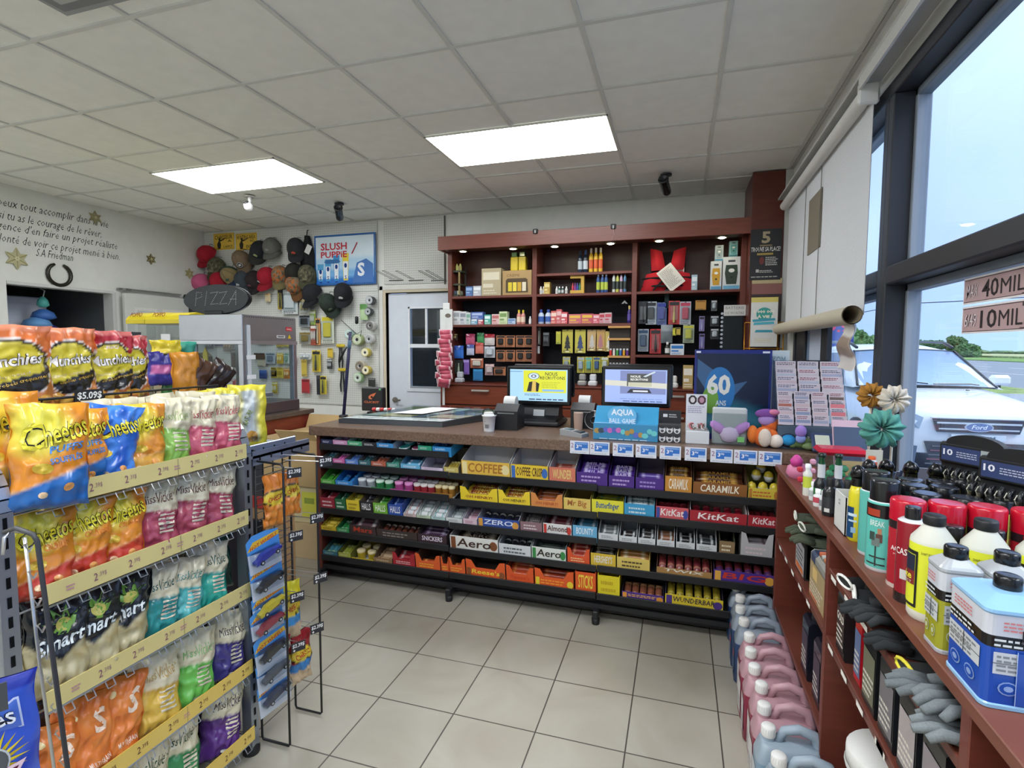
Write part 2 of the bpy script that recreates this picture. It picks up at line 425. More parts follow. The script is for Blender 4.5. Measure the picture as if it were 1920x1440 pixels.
window('window_1',.2,2.66); window('window_2',2.66,4.46); window('window_3',RY+.1,.2)
# extra uprights at the far corner, half hidden by the blind
u = MB()
u.box(RX+.005,RX+.035,4.12,4.40,SILL,1.72,FR,.004); u.box(RX+.02,RX+.035,3.95,4.12,SILL,1.72,'6e87a4',.004)
u.box(RX+.0,RX+.035,3.68,3.95,SILL,1.72,'b5c0d2',.004); u.box(RX+.005,RX+.035,3.54,3.68,SILL,1.72,FR,.004)
u.struct('trim_5','satin')
# ceiling lights: two in view, the others added unseen behind the camera as interior fill
def panel(x,y,label=None):
    t = thing('ceiling_light',label or 'added ceiling fill panel, unseen behind the viewer','light',(x,y,CZ),group=None if label else 'added ceiling fill panels, unseen behind the viewer')
    f = MB(); a,b_ = .61,.305
    for q in ((-a,a,-b_,-b_+.012),(-a,a,b_-.012,b_),(-a,-a+.012,-b_,b_),(a-.012,a,-b_,b_)): f.box(*q,-.006,.004,'dcdccf')
    f.build('light_frame','satin',t)
    MB().box(-a+.012,a-.012,-b_+.012,b_-.012,-.004,.002,'f8fbff').build('diffuser','emit%g' % PANEL_STRENGTH,t)
panel(-1.055,3.63,'lit white ceiling panel on the right, above the counter screens')
panel(-3.52,3.66,'lit white ceiling panel on the left, above the chalk oval sign')
for y in (.6,-1.4):
    for x in (-.4,-2.3,-4.6): panel(x,y,'added ceiling fill panel, unseen behind the viewer, %s row, %s' % ('near' if y > 0 else 'far',{-.4: 'window side',-2.3: 'middle',-4.6: 'left side'}[x]))
v = MB(TR(-2.2,1.39,CZ)); v.box(-.3,.3,-.3,.3,-.012,.004,'9a9da0',.003)
for i in range(6): k = .27-.04*i; v.box(-k,k,-k,k,-.016-.002*i,-.012,'b3b6b6' if i % 2 else '7d8083')
v.solo('ceiling_vent','grey square air vent in the ceiling at the upper left corner','vent')
# security cameras
def cam_(x,y,label,dome=False,rz=0,sc=1):
    t = thing('security_camera',label,'security camera',(x,y,CZ-.003),rz)
    bl = '23262a' if not dome else 'c9c9c4'
    MB().lathe([(.045,-.012),(.045,0)],16,col=bl).lathe([(.016,-.06),(.016,-.01)],10,col=bl).build('mount','satin',t)
    b_ = MB(TR(0,-.02,-.1) @ Matrix.Rotation(radians(62 if not dome else 40),4,'X'))
    if dome: b_.lathe([(.0,-.045),(.03,-.035),(.042,0),(.03,.035),(0,.042)],16,col='d4d4d0'); b_.lathe([(.02,.03),(.024,.045),(0,.05)],12,col='2a2a2c')
    else: b_.lathe([(.0,-.08),(.032,-.075),(.036,-.06),(.036,.07),(.042,.075),(.042,.085),(.03,.085),(.028,.07),(0,.068)],16,col=bl)
    b_.build('camera_body','gloss',t)
cam_(-3.849,4.12,'small white dome camera under the ceiling, left of the two black ones',True)
cam_(-3.204,4.579,'black bullet camera on the ceiling above the blue drinks poster',rz=.5)
cam_(-.14,4.574,'black bullet camera on the ceiling above the red shelf canopy',rz=-.2)
# wall script and ornaments on the left wall
F = frame((LX+.002,0,0),(0,1,0),(0,0,1))
def wl(px,py): p = at(px,py,'X',LX); return p.y,p.z
wlt = thing('wall_lettering','black handwritten style French quotation lettered on the left wall','wall lettering',(LX,3.4,2.5))
for s_,a,b_,h_ in (('Tu peux tout accomplir dans la vie',(-30,377),(203,430),.085),('si tu as le courage de le rêver,',(-4,405),(190,448),.085),
                 ("l'intelligence d'en faire un projet réaliste",(-60,412),(220,470),.085),('et la volonté de voir ce projet mené à bien.',(-60,445),(224,490),.085),('S.A Friedman',(67,472),(137,488),.06)):
    y0,z0 = wl(*a); y1,z1 = wl(*b_); zc = z1
    q = MB(inv(wlt) @ F); q.text(s_,y0,y1,zc-.01,zc+h_,'1d1f20',0,bold=-.6,shear=.35); q.build('text_line','matte',wlt)
def star(px,py,r_,col,label):
    y,z = wl(px,py); s = MB(frame((LX+.004,y,z),(0,1,0),(0,0,1)))
    pts = [((r_ if i % 2 == 0 else r_*.55)*sin(pi*i/6),(r_ if i % 2 == 0 else r_*.55)*cos(pi*i/6)) for i in range(12)]
    s.prism(pts,0,.012,'z',col)
    for i in range(0,12,2): s.tube([(0,0,.013),(pts[i][0]*.9,pts[i][1]*.9,.013)],.004,'a39a6a',4)
    s.ell(0,0,r_*.2,r_*.2,'d9d2a8',.016); tag(s.build('star_ornament','satin'),label,'ornament')
star(177,408,.066,'a09a78','glittery star ornament behind the last words of the wall quotation, under the ceiling')
star(30,485,.096,'b8b48c','largest pale gold snowflake star on the wall left of the horseshoe')
star(282,486,.06,'6e6444','small dark bronze star alone on the wall right of the quotation')
star(354,513,.064,'b0a67c','pale gold star on the wall beside the pink cap')
y,z = wl(110,517); hs = MB(frame((LX+.012,y,z),(0,1,0),(0,0,1)))
hs.tube([(.1*sin(a),.01-.1*cos(a),0) for a in [radians(-158+i*316/18) for i in range(19)]],[.012]+[.017]*17+[.012],'3c3a36',8)
tag(hs.build('horseshoe','metal'),'dark iron horseshoe hung points up over the wall opening','horseshoe')
t = MB(); y0,z0 = wl(327,552); t.box(LX+.02,LX+.16,4.92,5.15,1.8,2.06,'1b1c1f',.01); t.box(LX+.155,LX+.163,4.97,5.12,1.95,2.0,'cfd4d8'); tag(t.build('wall_bracket_box','gloss'),'black plastic box on the wall between the open door and the oval sign','box')
# ------------------------------------------------------------------ back wall: pegboards and what hangs there
m = bpy.data.materials.new('pegboard'); m.use_nodes = True; MATS['pegboard'] = m
n = m.node_tree; b = n.nodes['Principled BSDF']; L = n.links.new
tcn = n.nodes.new('ShaderNodeTexCoord'); vs = n.nodes.new('ShaderNodeVectorMath'); vs.operation = 'SCALE'; vs.inputs['Scale'].default_value = 1/.0254
L(tcn.outputs['Object'],vs.inputs[0]); vf = n.nodes.new('ShaderNodeVectorMath'); vf.operation = 'FRACTION'; L(vs.outputs[0],vf.inputs[0])
vd = n.nodes.new('ShaderNodeVectorMath'); vd.operation = 'MULTIPLY_ADD'; L(vf.outputs[0],vd.inputs[0]); vd.inputs[1].default_value = (1,0,1); vd.inputs[2].default_value = (-.5,0,-.5)
vl = n.nodes.new('ShaderNodeVectorMath'); vl.operation = 'LENGTH'; L(vd.outputs[0],vl.inputs[0])
lt = n.nodes.new('ShaderNodeMath'); lt.operation = 'LESS_THAN'; lt.inputs[1].default_value = .13; L(vl.outputs['Value'],lt.inputs[0])
mx = n.nodes.new('ShaderNodeMixRGB'); L(lt.outputs[0],mx.inputs[0]); mx.inputs[1].default_value = hx('d6d7d1'); mx.inputs[2].default_value = hx('5b5c58')
L(mx.outputs[0],b.inputs['Base Color']); b.inputs['Roughness'].default_value = .6
PY = BY-.014
MB().box(LX+.01,-3.2,PY,BY-.002,.79,2.83,'ffffff').struct('wall_pegboard','pegboard')
p = MB(); p.box(-3.12,-2.4,PY,BY-.002,2.135,2.825,'ffffff'); p.struct('wall_pegboard','pegboard')
MB().box(LX+.01,-3.2,PY-.004,PY+.002,2.065,2.07,'a9aaa5').box(-2.4,-2.39,PY-.003,BY-.002,2.1,2.83,'55564f').struct('trim_6','paint')
def wp(px,py,Y=PY): p = at(px,py,'Y',Y); return p.x,p.z
def WF(px,py,Y,out=.0): x,z = wp(px,py,Y); return frame((x,Y-out,z),(1,0,0),(0,0,1))
def size(px,py,w,h,Y): a = wp(px-w/2,py,Y); b_ = wp(px+w/2,py,Y); c = wp(px,py-h/2,Y); d_ = wp(px,py+h/2,Y); return b_[0]-a[0],c[1]-d_[1]

def make_cap(crown,brim,logo,lk):
    t = thing('baseball_cap','','cap')
    c = MB()
    def fn(u,v):
        a = 2*pi*u; e_ = v*pi/2; rr = cos(e_)
        return (.092*rr*cos(a),.105*rr*sin(a),.125*sin(e_)**.9 if e_ > 0 else 0)
    def cf(u,v):
        if lk == 'camo': return ('5f5c45','3e3d30','7c7860')[int(3*abs(noise.noise(Vector((cos(2*pi*u)*3,sin(2*pi*u)*3,v*4)))*1.7)) % 3]
        if lk == 'orange': return ('7b7660','b5662e','4a4638')[int(3*abs(noise.noise(Vector((cos(2*pi*u)*3,sin(2*pi*u)*3,v*4)))*1.7)) % 3]
        if lk == 'mesh' and .0 < u < .5: return logo
        return crown
    c.grid(28,10,fn,cf)
    for k in range(6):
        a = 2*pi*k/6+.5; c.tube([(.093*cos(e_)*cos(a),.106*cos(e_)*sin(a),.126*sin(e_)**.9) for e_ in [pi/2*j/6 for j in range(7)]],.0016,brim,4)
    c.build('crown','fabric',t)
    B = MB()
    def bf(u,v):
        a = pi+pi*u; x = .088*cos(a); y = .10*sin(a)
        return (x*(1+.05*v),y-(v*.075*sin(pi*u)**.6),-.004-.022*v*v-.02*(abs(x)/.09)**2*v-.004)
    B.grid(16,6,bf,lambda u,v: brim); B.grid(16,6,lambda u,v: (bf(u,v)[0],bf(u,v)[1],bf(u,v)[2]+.004),lambda u,v: brim)
    B.build('brim','fabric',t)
    g = MB(TR(0,-.101,.045) @ Matrix.Rotation(radians(72),4,'X'))
    if lk == 'badge': g.ell(0,0,.034,.034,'161616',.004); g.ell(0,0,.03,.03,'e8e8e4',.005); g.ell(0,0,.026,.026,'17181a',.006); g.text('M',-.012,.012,-.012,.012,'f2f2ee',.008,2)
    elif lk == 'text': g.text('HATS',-.022,.022,-.008,.012,logo,.006,2) if 0 else g.rect(-.022,.022,-.006,.004,logo,.006).rect(-.016,.018,.006,.012,logo,.006)
    else: g.poly([(-.02,-.008),(.02,-.012),(.024,.004),(0,.016),(-.018,.01)],logo,.006)
    g.build('emblem','satin',t)
    return t
CAPS = [ # px, py, crown, brim, logo, kind, tilt(x,y,z deg), label
 (386,478,'a3182c','8f1426','f0e4e4','text',(55,40,-25),'red cap with white lettering, highest of the caps, hung nearest the left wall'),
 (376,531,'c85f86','b24f76','f0d5de','text',(70,20,-15),'pink cap, lowest left on the pegboard beside the wall star'),
 (403,502,'5f5c45','45442f','7c7860','camo',(50,10,10),'camouflage cap between the pink cap and the top red cap'),
 (450,488,'7d6a55','6b5946','161616','badge',(60,-20,15),'brown cap with a round black and white badge'),
 (482,470,'22262a','30302c','9fae74','plain',(60,20,30),'black cap with pale green print under the second yellow sign'),
 (507,466,'6b6c66','5f605a','86877f','plain',(40,0,10),'plain grey cap hung from a ring hanger'),
 (552,466,'2c2d2f','26272a','b5452f','plain',(55,0,20),'black cap with an orange front left of the black jersey'),
 (408,528,'a3182c','8f1426','f0e4e4','text',(60,20,0),'red cap squeezed right of the pink cap, above the oval sign'),
 (430,517,'8a7952','23304a','2f4a38','mesh',(60,-30,0),'tan, green and navy cap over the left end of the oval sign'),
 (455,527,'3c444c','333a41','aab4b8','plain',(50,0,0),'slate grey cap over the middle of the oval sign'),
 (476,527,'2a2022','1d1a1c','6c3d48','plain',(55,0,0),'black cap with a dull plum front next to a red one'),
 (498,520,'a3182c','8f1426','f0e4e4','text',(55,20,-10),'red cap with white lettering in the middle of the lower cap row'),
 (523,518,'7b7660','6d6240','b5662e','orange',(50,0,20),'orange and grey camouflage cap right of the middle red one'),
 (549,513,'24241f','1c1c1a','c96a2c','plain',(55,0,10),'black cap with bright orange emblem under the jersey'),
 (573,517,'5f5c45','45442f','7c7860','camo',(50,0,20),'camouflage cap touching the lower left corner of the drinks poster'),
 (551,534,'7b7660','6d4a2a','b5662e','orange',(80,0,0),'orange camouflage cap lowest in the row, half behind the black and orange one'),
 (584,552,'202226','1a1c20','33363c','plain',(50,20,-30),'left black cap of the trio under the drinks poster'),
 (613,569,'2c3830','26312a','5d6b5c','plain',(65,-30,20),'dark green cap with a paper tag, middle of the trio under the poster'),
 (640,551,'202226','1a1c20','c6c8c4','plain',(50,0,20),'right black cap of the trio under the poster, with a small pale emblem'),
]
for px,py,cr_,br_,lg,lk,(tx,ty,tz),lab in CAPS:
    o = make_cap(cr_,br_,lg,lk); x,z = wp(px,py,PY-.11)
    o.matrix_world = TR(x,PY-.075,z-.0) @ Matrix.Rotation(radians(tz),4,'Z') @ Matrix.Rotation(radians(ty),4,'Y') @ Matrix.Rotation(radians(tx-2),4,'X') @ Matrix.Scale(1.08,4); tag(o,lab,'cap','caps hanging on the pegboard')
    Li = o.matrix_world.inverted()
    h = MB(Li); top = Vector((x,PY,z+.14)); h.tube([top,top+Vector((0,-.05,0)),top+Vector((0,-.06,-.03)),(x,PY-.1,z+.06)],.003,'2a2b2d',5); h.build('hanger','satin',o)
def sign2(px0,px1,l1,l2,l3,label):
    t = MB(WF((px0+px1)/2,453,PY,.004)); w_,h_ = size(453,453,px1-px0,31,PY); a = w_/2; c = h_/2
    t.box(-a,a,-c,c,0,.003,'e0b52e'); t.rect(-a+.01,a-.01,-c+.008,c-.008,'e9c24a',.004)
    for q_ in ((-a+.012,a-.012,c-.012,c-.010),(-a+.012,a-.012,-c+.01,-c+.012)): t.rect(*q_,'2b2413',.005)
    t.text(l1,-a+.02,a-.02,c-.07,c-.022,'231d10',.006,.6)
    t.poly([(-.09,-.085),(-.05,-.085),(-.04,-.03),(-.055,.0),(-.02,.01),(.03,.035),(.028,.042),(-.03,.022),(-.07,.02),(-.1,-.03)],'231d10',.006)
    t.ell(-.062,.03,.016,.016,'231d10',.0065); t.text(l2,.06,.12,-.01,.02,'231d10',.006,1); t.text(l3,.0,a-.02,-c+.02,-c+.055,'231d10',.006,.8)
    tag(t.build('hunting_sign','satin'),label,'sign')
sign2(401,440,'CHASSEUR','À',"L'AFFÛT",'left yellow hunting sign reading CHASSEUR on the pegboard')
sign2(443,482,'HUNTING AREA','NO','ENTRY','right yellow hunting sign reading HUNTING on the pegboard')
# drinks poster
t = MB(WF(647,487,PY-.02,0)); w_,h_ = size(647,487,114,95,PY); a = w_/2; c = h_/2
t.box(-a,a,-c,c,0,.012,'2a63a6',.003)
t.grid(6,12,lambda u,v: ((-a+.022)+u*(2*a-.044),(-c+.022)+v*(2*c-.044),.0135),lambda u,v: 'd7e8f2' if v > .5 else ('2f74c8' if v < .1 else '79b4e4' if v < .3 else 'b5d6ec'),False)
t.text('SLUSH',-a+.09,a-.36,c-.17,c-.09,'c23344',.016,2); t.text('PUPPiE',-a+.09,a-.36,c-.255,c-.185,'c23344',.016,2)
t.poly([(-a+.13,c-.3),(-a+.16,c-.275),(-.08,c-.275),(-.05,c-.3),(-.08,c-.32),(-a+.16,c-.32)],'3b6fa8',.016)
for i,(x0,k,cc) in enumerate(((-a+.04,.19,'5aa8d8'),(-a+.14,.24,'4b9fd6'),(-a+.25,.28,'3f94d0'),(-a+.37,.3,'e6d24a'))):
    t.poly([(x0+.012,-c+.05),(x0+.07,-c+.05),(x0+.085,-c+.05+k),(x0,-c+.05+k)],cc,.0145)
    t.poly([(x0+.018,-c+.07),(x0+.066,-c+.07),(x0+.074,-c+.02+k*.8),(x0+.01,-c+.02+k*.8)],'e9f1f6',.0155); t.ell(x0+.042,-c+.05+k*.55,.018,.026,'1f3f86',.0165); t.text('S',x0+.03,x0+.054,-c+.065,-c+.105,'1f3f86',.0165,2)
    t.rect(x0+.03,x0+.058,-c+.03,-c+.042,'1d3f80',.0165)
t.poly([(.1,-c+.02),(a-.03,-c+.02),(a-.03,-.06),(.28,.0),(.16,-.04)],'4a79bd',.015)
t.text('S',.17,.26,-c+.09,-c+.24,'eef3f8',.017,3)
t.tube([(.1,.06,.017),(.17,.18,.017)],.006,'b8303c',5)
tag(t.build('drinks_poster','gloss'),'blue framed frozen drinks poster with red lettering on the pegboard','poster')
# black jersey
t = thing('hanging_jersey','black garment hanging folded on a hook left of the drinks poster','clothing',M=WF(580,470,PY,.03))
g = MB(); g.grid(10,16,lambda u,v: ((u-.5)*(.06+.14*min(1,(1-v)*1.6)),-.2+v*.36,.035*sin(pi*u)+.008*sin(u*14+v*3)),lambda u,v: '17181b'); g.grid(10,16,lambda u,v: ((u-.5)*(.06+.14*min(1,(1-v)*1.6)),-.2+v*.36,0),lambda u,v: '17181b',flip=True); g.build('garment','fabric',t)
MB().tube([(0,.16,.01),(0,.22,.0),(.0,.23,-.02)],.006,'202226').build('hanger','satin',t)
MB(Matrix.Rotation(-.5,4,'Z')).box(-.0,.07,-.03,.07,.04,.042,'e6e6e2').build('tag','matte',t,'white paper price tag')
# empty wire hooks
def whook(px,py,label,k=2):
    t = MB(WF(px,py,PY,0))
    for i in range(k):
        x = i*.08-.04; t.tube([(x,0,0),(x,.0,.02),(x-.07,.06,.22)],.003,'8b8d8c',5); t.tube([(x+.03,0,0),(x+.03,0,.02),(x-.04,.06,.22)],.003,'8b8d8c',5); t.tube([(x-.07,.06,.22),(x-.04,.06,.22)],.003,'8b8d8c',5)
    t.box(-.07,.1,-.02,-.012,0,.01,'3a3c3c'); tag(t.build('wire_hook','metal'),label,'hook','bare wire hooks above the service door')
for px,lb in ((741,'pair of bare wire hooks, leftmost above the service door'),(778,'single bare wire hook in the middle above the service door'),(820,'pair of bare wire hooks above the door beside the red cabinet')): whook(px,523,lb,1 if px == 778 else 2)
# hanging goods
def hang(name,label,cat,px,py,w,h,card,prod,kind='card',Y=None,group=None,film=True,rot=0):
    """a pack on a wall hook: card, goods, clear cover"""
    Y = PY-.05 if Y is None else Y
    w_,h_ = size(px,py,w,h,Y); a = w_/2; c = h_/2
    t = thing(name,label,cat,M=WF(px,py,Y,0) @ Matrix.Rotation(rot,4,'Z'),group=group)
    q = MB()
    if kind in ('card','blister','lure','tool'):
        q.box(-a,a,-c,c,-.002,0,card,.0005)
        q.rect(-a*.85,a*.85,c*.62,c*.9,prod if kind != 'tool' else '222',.0008) if kind != 'tool' else q.rect(-a*.85,a*.85,c*.62,c*.9,'26272b',.0008)
        q.lines(-a*.8,a*.8,-c*.95,-c*.7,2,'3a3c40',seed=int(px)); q.ell(0,c*.94,a*.18,c*.04,'2a2a2c',.001,10)
        q.build('card','satin',t)
        s_ = MB()
        if kind == 'blister': s_.box(-a*.6,a*.6,-c*.55,c*.5,.001,.02,prod,.008)
        elif kind == 'lure':
            for i in range(3): s_.lathe([(0,-c*.5),(a*.18,-c*.3),(a*.22,0),(a*.1,c*.35),(0,c*.45)],8,-a*.5+i*a*.5,.012,prod,axis='y')
        elif kind == 'tool': s_.lathe([(a*.16,-c*.85),(a*.22,-c*.5),(a*.16,-.0),(a*.1,.01),(a*.1,c*.55)],8,0,.014,prod,axis='y')
        if kind != 'card': s_.build('goods','satin',t)
        if film and kind != 'card': MB().box(-a*.8,a*.8,-c*.7,c*.6,.0015,.026,'f4f8fa',.006).build('cover','film',t)
    elif kind == 'pouch':
        q.grid(10,10,lambda u,v: ((u-.5)*w_,(v-.5)*h_,.014*(sin(pi*u)*sin(pi*v))**.5+.003*noise.noise(Vector((u*5,v*5,px)))),lambda u,v: card if v > .62 else prod)
        q.box(-a,a,-c,c,-.002,-.0005,card); q.build('pouch','gloss',t)
    elif kind == 'spool':
        q.lathe([(a,0,card),(a,.06),(a*.9,.065,prod),(a*.35,.066,'dcdcd8'),(a*.3,.06,'333333'),(.001,.06)],20,col=card); q.build('spool','satin',t)
    hk = MB(); hk.tube([(0,c*.9,.01),(0,c*.94,-(PY-Y)),],.0022,'9a9c9c',5);
    hk.v = hk.v; hk.build('hook','metal',t)
    return t
GR = 'fishing goods on the pegboard hooks'
PEG = [
 ('tackle_pack','tackle pack',526,561,11,38,'c9a92c','3b3a20','tool','narrow yellow hanging pack under the caps right of the oval sign'),
 ('clear_case','case',543,565,30,48,'cfd6d4','dfe4e4','blister','tall clear case with a dark green header beside the yellow hanging pack'),
 ('small_pack','pack',502,558,10,16,'d7c7a0','c59a5a','card','tiny beige pack hung alone right of the oval sign'),
 ('tackle_pack','tackle pack',561,560,10,14,'4d545c','a0a4a4','card','tiny dark pack between the clear case and the black caps'),
 ('tackle_pack','tackle pack',571,575,20,30,'ccc9bb','b7a878','lure','pale lure pack below the leftmost cap of the trio'),
 ('sunglasses_card','sunglasses',571,602,22,22,'9aa0a4','1e2024','blister','upper pair of dark sunglasses on a card beside the steel warmer'),
 ('sunglasses_card','sunglasses',572,634,22,22,'a8a493','8a7430','blister','lower pair of gold sunglasses on a card beside the steel warmer'),
 ('tackle_pack','tackle pack',586,597,11,28,'a9bf52','d9d9cc','lure','green lure pack right of the dark sunglasses'),
 ('tackle_pack','tackle pack',588,628,12,38,'c8512e','e6dcd0','lure','red lure pack right of the gold sunglasses'),
 ('tackle_pack','tackle pack',596,622,9,50,'df9a52','e9dcb8','tool','tall narrow orange lure pack next to the red one'),
 ('knife_pack','knife pack',614,618,24,52,'d9dcc8','d5c52e','blister','large clear pack with a yellow handled knife in the middle of the pegboard'),
 ('tackle_pack','tackle pack',593,677,16,40,'e0c52c','2e2d24','tool','yellow and black tool pack below the tall orange lure pack'),
 ('tackle_pack','tackle pack',572,668,22,12,'dadcda','f0f0ee','lure','white lure pack below the gold sunglasses'),
 ('tackle_pack','tackle pack',570,690,10,32,'cbb34a','9b8430','card','dull yellow card just above the small red card'),
 ('tackle_pack','tackle pack',573,724,15,26,'b22f36','7c1e26','card','small red card low on the pegboard beside the warmer'),
 ('tackle_pack','tackle pack',606,722,12,34,'e4cc34','3a382a','tool','yellow tool pack at the foot of the pegboard, middle'),
 ('tackle_pack','tackle pack',597,722,7,36,'222429','3a3c40','card','black card left of the low yellow tool pack'),
 ('tackle_pack','tackle pack',619,662,10,18,'d8b93a','a88a20','card','small yellow card left of the upper pliers'),
 ('tackle_pack','tackle pack',618,683,10,18,'3c3f42','c8c8c4','lure','small black lure pack left of the upper pliers'),
 ('tackle_pack','tackle pack',682,585,14,30,'5a8f4a','bcd6a4','pouch','green pouch of bait near the service door'),
 ('tackle_pack','tackle pack',697,717,13,16,'30332e','8b8f84','card','small dark card just above the tall black carton'),
]
for nm,cat,px,py,w,h,ca,pr,kd,lab in PEG: hang(nm,lab,cat,px,py,w,h,ca,pr,kd,group=GR)
for px,py,r_,c1,c2,lab in ((698,564,14,'55595c','c0c4c6','dark spool highest by the service door trim'),(695,585,12,'4c5254','aab0b0','dark spool beside the green bait pouch'),
    (699,611,15,'c9c9c4','6f6f6c','white spool with a dark hub by the door trim'),(697,636,15,'d3d3cf','b0b3b3','white spool with a pale hub by the door trim'),
    (675,637,18,'9fae7c','c7d0b0','large green line spool left of the white spools'),(659,627,15,'a9c4ba','c6dcd4','pale aqua line spool behind the fishing rod tip'),
    (690,661,14,'cdbf58','efe9c4','yellow spool under the white spools'),(680,686,17,'bcb5a0','8a8070','beige reel of tape left of the lower yellow spool'),
    (691,694,14,'c3b04a','efe9c4','yellow spool right of the beige reel'),(676,708,16,'9fc08c','cfdcc8','green and blue spool just above the tall black carton')):
    hang('line_spool',lab,'spool',px,py,r_,r_,c1,c2,'spool',Y=PY-.03,group='line spools on the pegboard')
# pliers
for px,py,lab in ((639,670,'upper yellow topped pliers with black handles'),(642,715,'lower yellow topped pliers with black handles')):
    t = thing('pliers',lab,'pliers',M=WF(px,py,PY-.03,0),group='pliers on the pegboard')
    q = MB()
    for s_ in (-1,1): q.tube([(s_*.012,.11,0),(s_*.014,.04,0),(s_*.024,-.04,0),(s_*.02,-.12,0)],[.009,.009,.01,.007],'1d1f22',8)
    q.build('handles','rubber',t); MB().box(-.055,.055,.115,.15,-.01,.012,'d8bd30',.008).lathe([(.026,-.15),(.026,-.13)],12,0,0,'d8bd30').build('head','satin',t)
    MB().tube([(0,.14,-.0),(0,.15,.03)],.002,'9a9c9c',4).build('hook','metal',t)
# slingshot-like net handle and landing gear
t = MB(WF(660,600,PY-.06,0)); t.tube([(-.14,.0,0),(.08,-.16,.03),(.14,-.12,.03),(.12,-.2,.03),(-.03,-.26,.03)],.004,'2c2e30',5); t.lathe([(.0,-.05),(.018,-.04),(.02,.03),(0,.04)],8,.08,.03,'1c1d1f',axis='y')
t.tube([(-.05,-.3,.03),(-.09,-.36,.04),(-.14,-.47,.05)],[.006,.014,.012],'191a1c',8); tag(t.build('rod_holder','satin'),'thin black wire rod holder with a rubber grip on the pegboard','rod holder','x' and GR)
# dim packs seen through the warmer glass, further left on the board
SEEN = [(392,644,16,20,'4b5058','8b9096','lure'),(410,640,16,18,'5b5876','c8c8d4','lure'),(427,646,18,26,'8f8478','b09a84','lure'),(443,640,14,14,'b9a890','8a7a68','lure'),
 (408,690,22,34,'a6968a','6e6258','blister'),(438,672,10,34,'4b3c3a','8b8280','card'),(452,690,10,30,'b9bcc0','4a4c50','blister'),(430,718,24,14,'a9343a','d8d0cc','blister'),
 (490,641,18,10,'3a3c3e','888a8c','blister'),(505,638,12,12,'b0b2b4','77797c','lure'),(524,643,12,16,'c9b04c','a88a2c','lure'),(536,643,10,14,'d8c860','b8a030','lure'),(547,641,10,16,'c8b850','e2dcb0','lure'),
 (486,668,20,12,'5a4434','2c2420','card'),(490,680,16,14,'b9b29c','8a8470','card'),(507,672,18,20,'aab4bc','6a7884','blister'),(525,672,12,20,'cfae3c','e4d48c','lure'),(537,672,10,20,'c9d4c4','7fa088','blister'),(549,678,12,18,'b05a40','c8b8a0','lure'),
 (493,702,14,16,'3f62a4','2a4684','pouch'),(512,700,12,12,'b8c0c4','8a9094','card'),(513,699,10,20,'cdb23c','7a6420','lure'),(525,699,12,20,'dcc44c','b09a30','lure'),(538,700,12,20,'c9802c','e4c48c','lure'),(515,727,10,22,'c8b440','dcd8b0','lure'),(400,738,24,22,'8e8a84','b4b0a8','card'),(430,735,20,18,'b48a68','d8c0a8','card')]
SW = {'lure': 'small lure pack','blister': 'clear fronted pack','card': 'flat carded pack','pouch': 'blue pouch'}
SC_ = {'4b5058': 'slate','5b5876': 'violet grey','8f8478': 'taupe','b9a890': 'sand','a6968a': 'brown','4b3c3a': 'dark brown','b9bcc0': 'silver','a9343a': 'red','3a3c3e': 'black','b0b2b4': 'light grey','c9b04c': 'mustard','d8c860': 'pale yellow','c8b850': 'olive yellow','5a4434': 'chocolate','b9b29c': 'cream','aab4bc': 'blue grey','cfae3c': 'gold','c9d4c4': 'mint','b05a40': 'rust','3f62a4': 'blue','b8c0c4': 'pale grey','cdb23c': 'dark yellow','dcc44c': 'bright yellow','c9802c': 'amber','c8b440': 'lone yellow','8e8a84': 'dull grey','b48a68': 'tan'}
for px,py,w,h,ca,pr,kd in SEEN: hang('tackle_pack','%s %s on the pegboard, seen through the warmer glass' % (SC_[ca],SW[kd]),'tackle pack',px,py,w,h,ca,pr,kd,Y=PY-.04,group='packs seen through the warmer glass',film=False)
# ------------------------------------------------------------------ red-brown wall cabinet behind the counter
SY = 4.95                                          # front of shelves and uprights
XL,XA,XB,XR = -2.2,-1.33,-.405,.497          # centres of the four uprights
cab = thing('wall_shelving','tall red-brown wooden shelving with three bays and a lit canopy behind the counter','shelving',(-.85,5.1,0))
Li = inv(cab)
for x in (XL,XA,XB,XR): MB(Li).box(x-.022,x+.022,SY,BY-.03,1.1,2.46,WOOD,.002).build('upright','wood',cab)
MB(Li).box(XL,XR,BY-.028,BY-.002,1.94,2.46,'4a261d').build('upper_back','wood',cab)
MB(Li).box(XL,XR,BY-.028,BY-.002,1.1,1.94,'15171d').build('lower_back','matte',cab,'black slatted back panel')
sh = [(XL,XA,1.955),(XA,XB,1.955),(XB,XR,1.955),(XA,XB,2.145),(XL,XA,1.675),(XA,XB,1.675),(XB,XR,1.39)]
for a,b_,z in sh: MB(Li).box(a+.022,b_-.022,SY+.004,BY-.03,z-.024,z,WOOD,.002).build('shelf','wood',cab)
c = MB(Li); c.box(-2.235,.53,4.75,4.77,2.375,2.505,'7a4436',.003); c.box(-2.235,-2.21,4.77,5.0,2.375,2.505,'7a4436',.003); c.box(-2.21,.53,4.77,BY-.03,2.46,2.49,WOODD); c.box(-2.2,.475,4.77,4.945,2.384,2.395,WOODD); c.build('canopy','wood',cab)
for i,(px,py) in enumerate(((868,466),(962,462),(1040,458),(1145,453),(1236,447),(1354,440))):
    p = at(px,py,'Y',4.83)
    l = MB(Li @ TR(p.x,4.83,2.384)); l.lathe([(.045,-.018,'c9c4b4'),(.045,0),(.034,-.004)],16,col='c9c4b4'); f_ = l.build('spot_rim','metal',cab)
    k = MB(Li @ TR(p.x,4.83,2.37)); k.lathe([(.0,-.012),(.02,-.009),(.033,-.003)],14,col='fff2c8'); k.build('spot_bulb','emit30',cab)
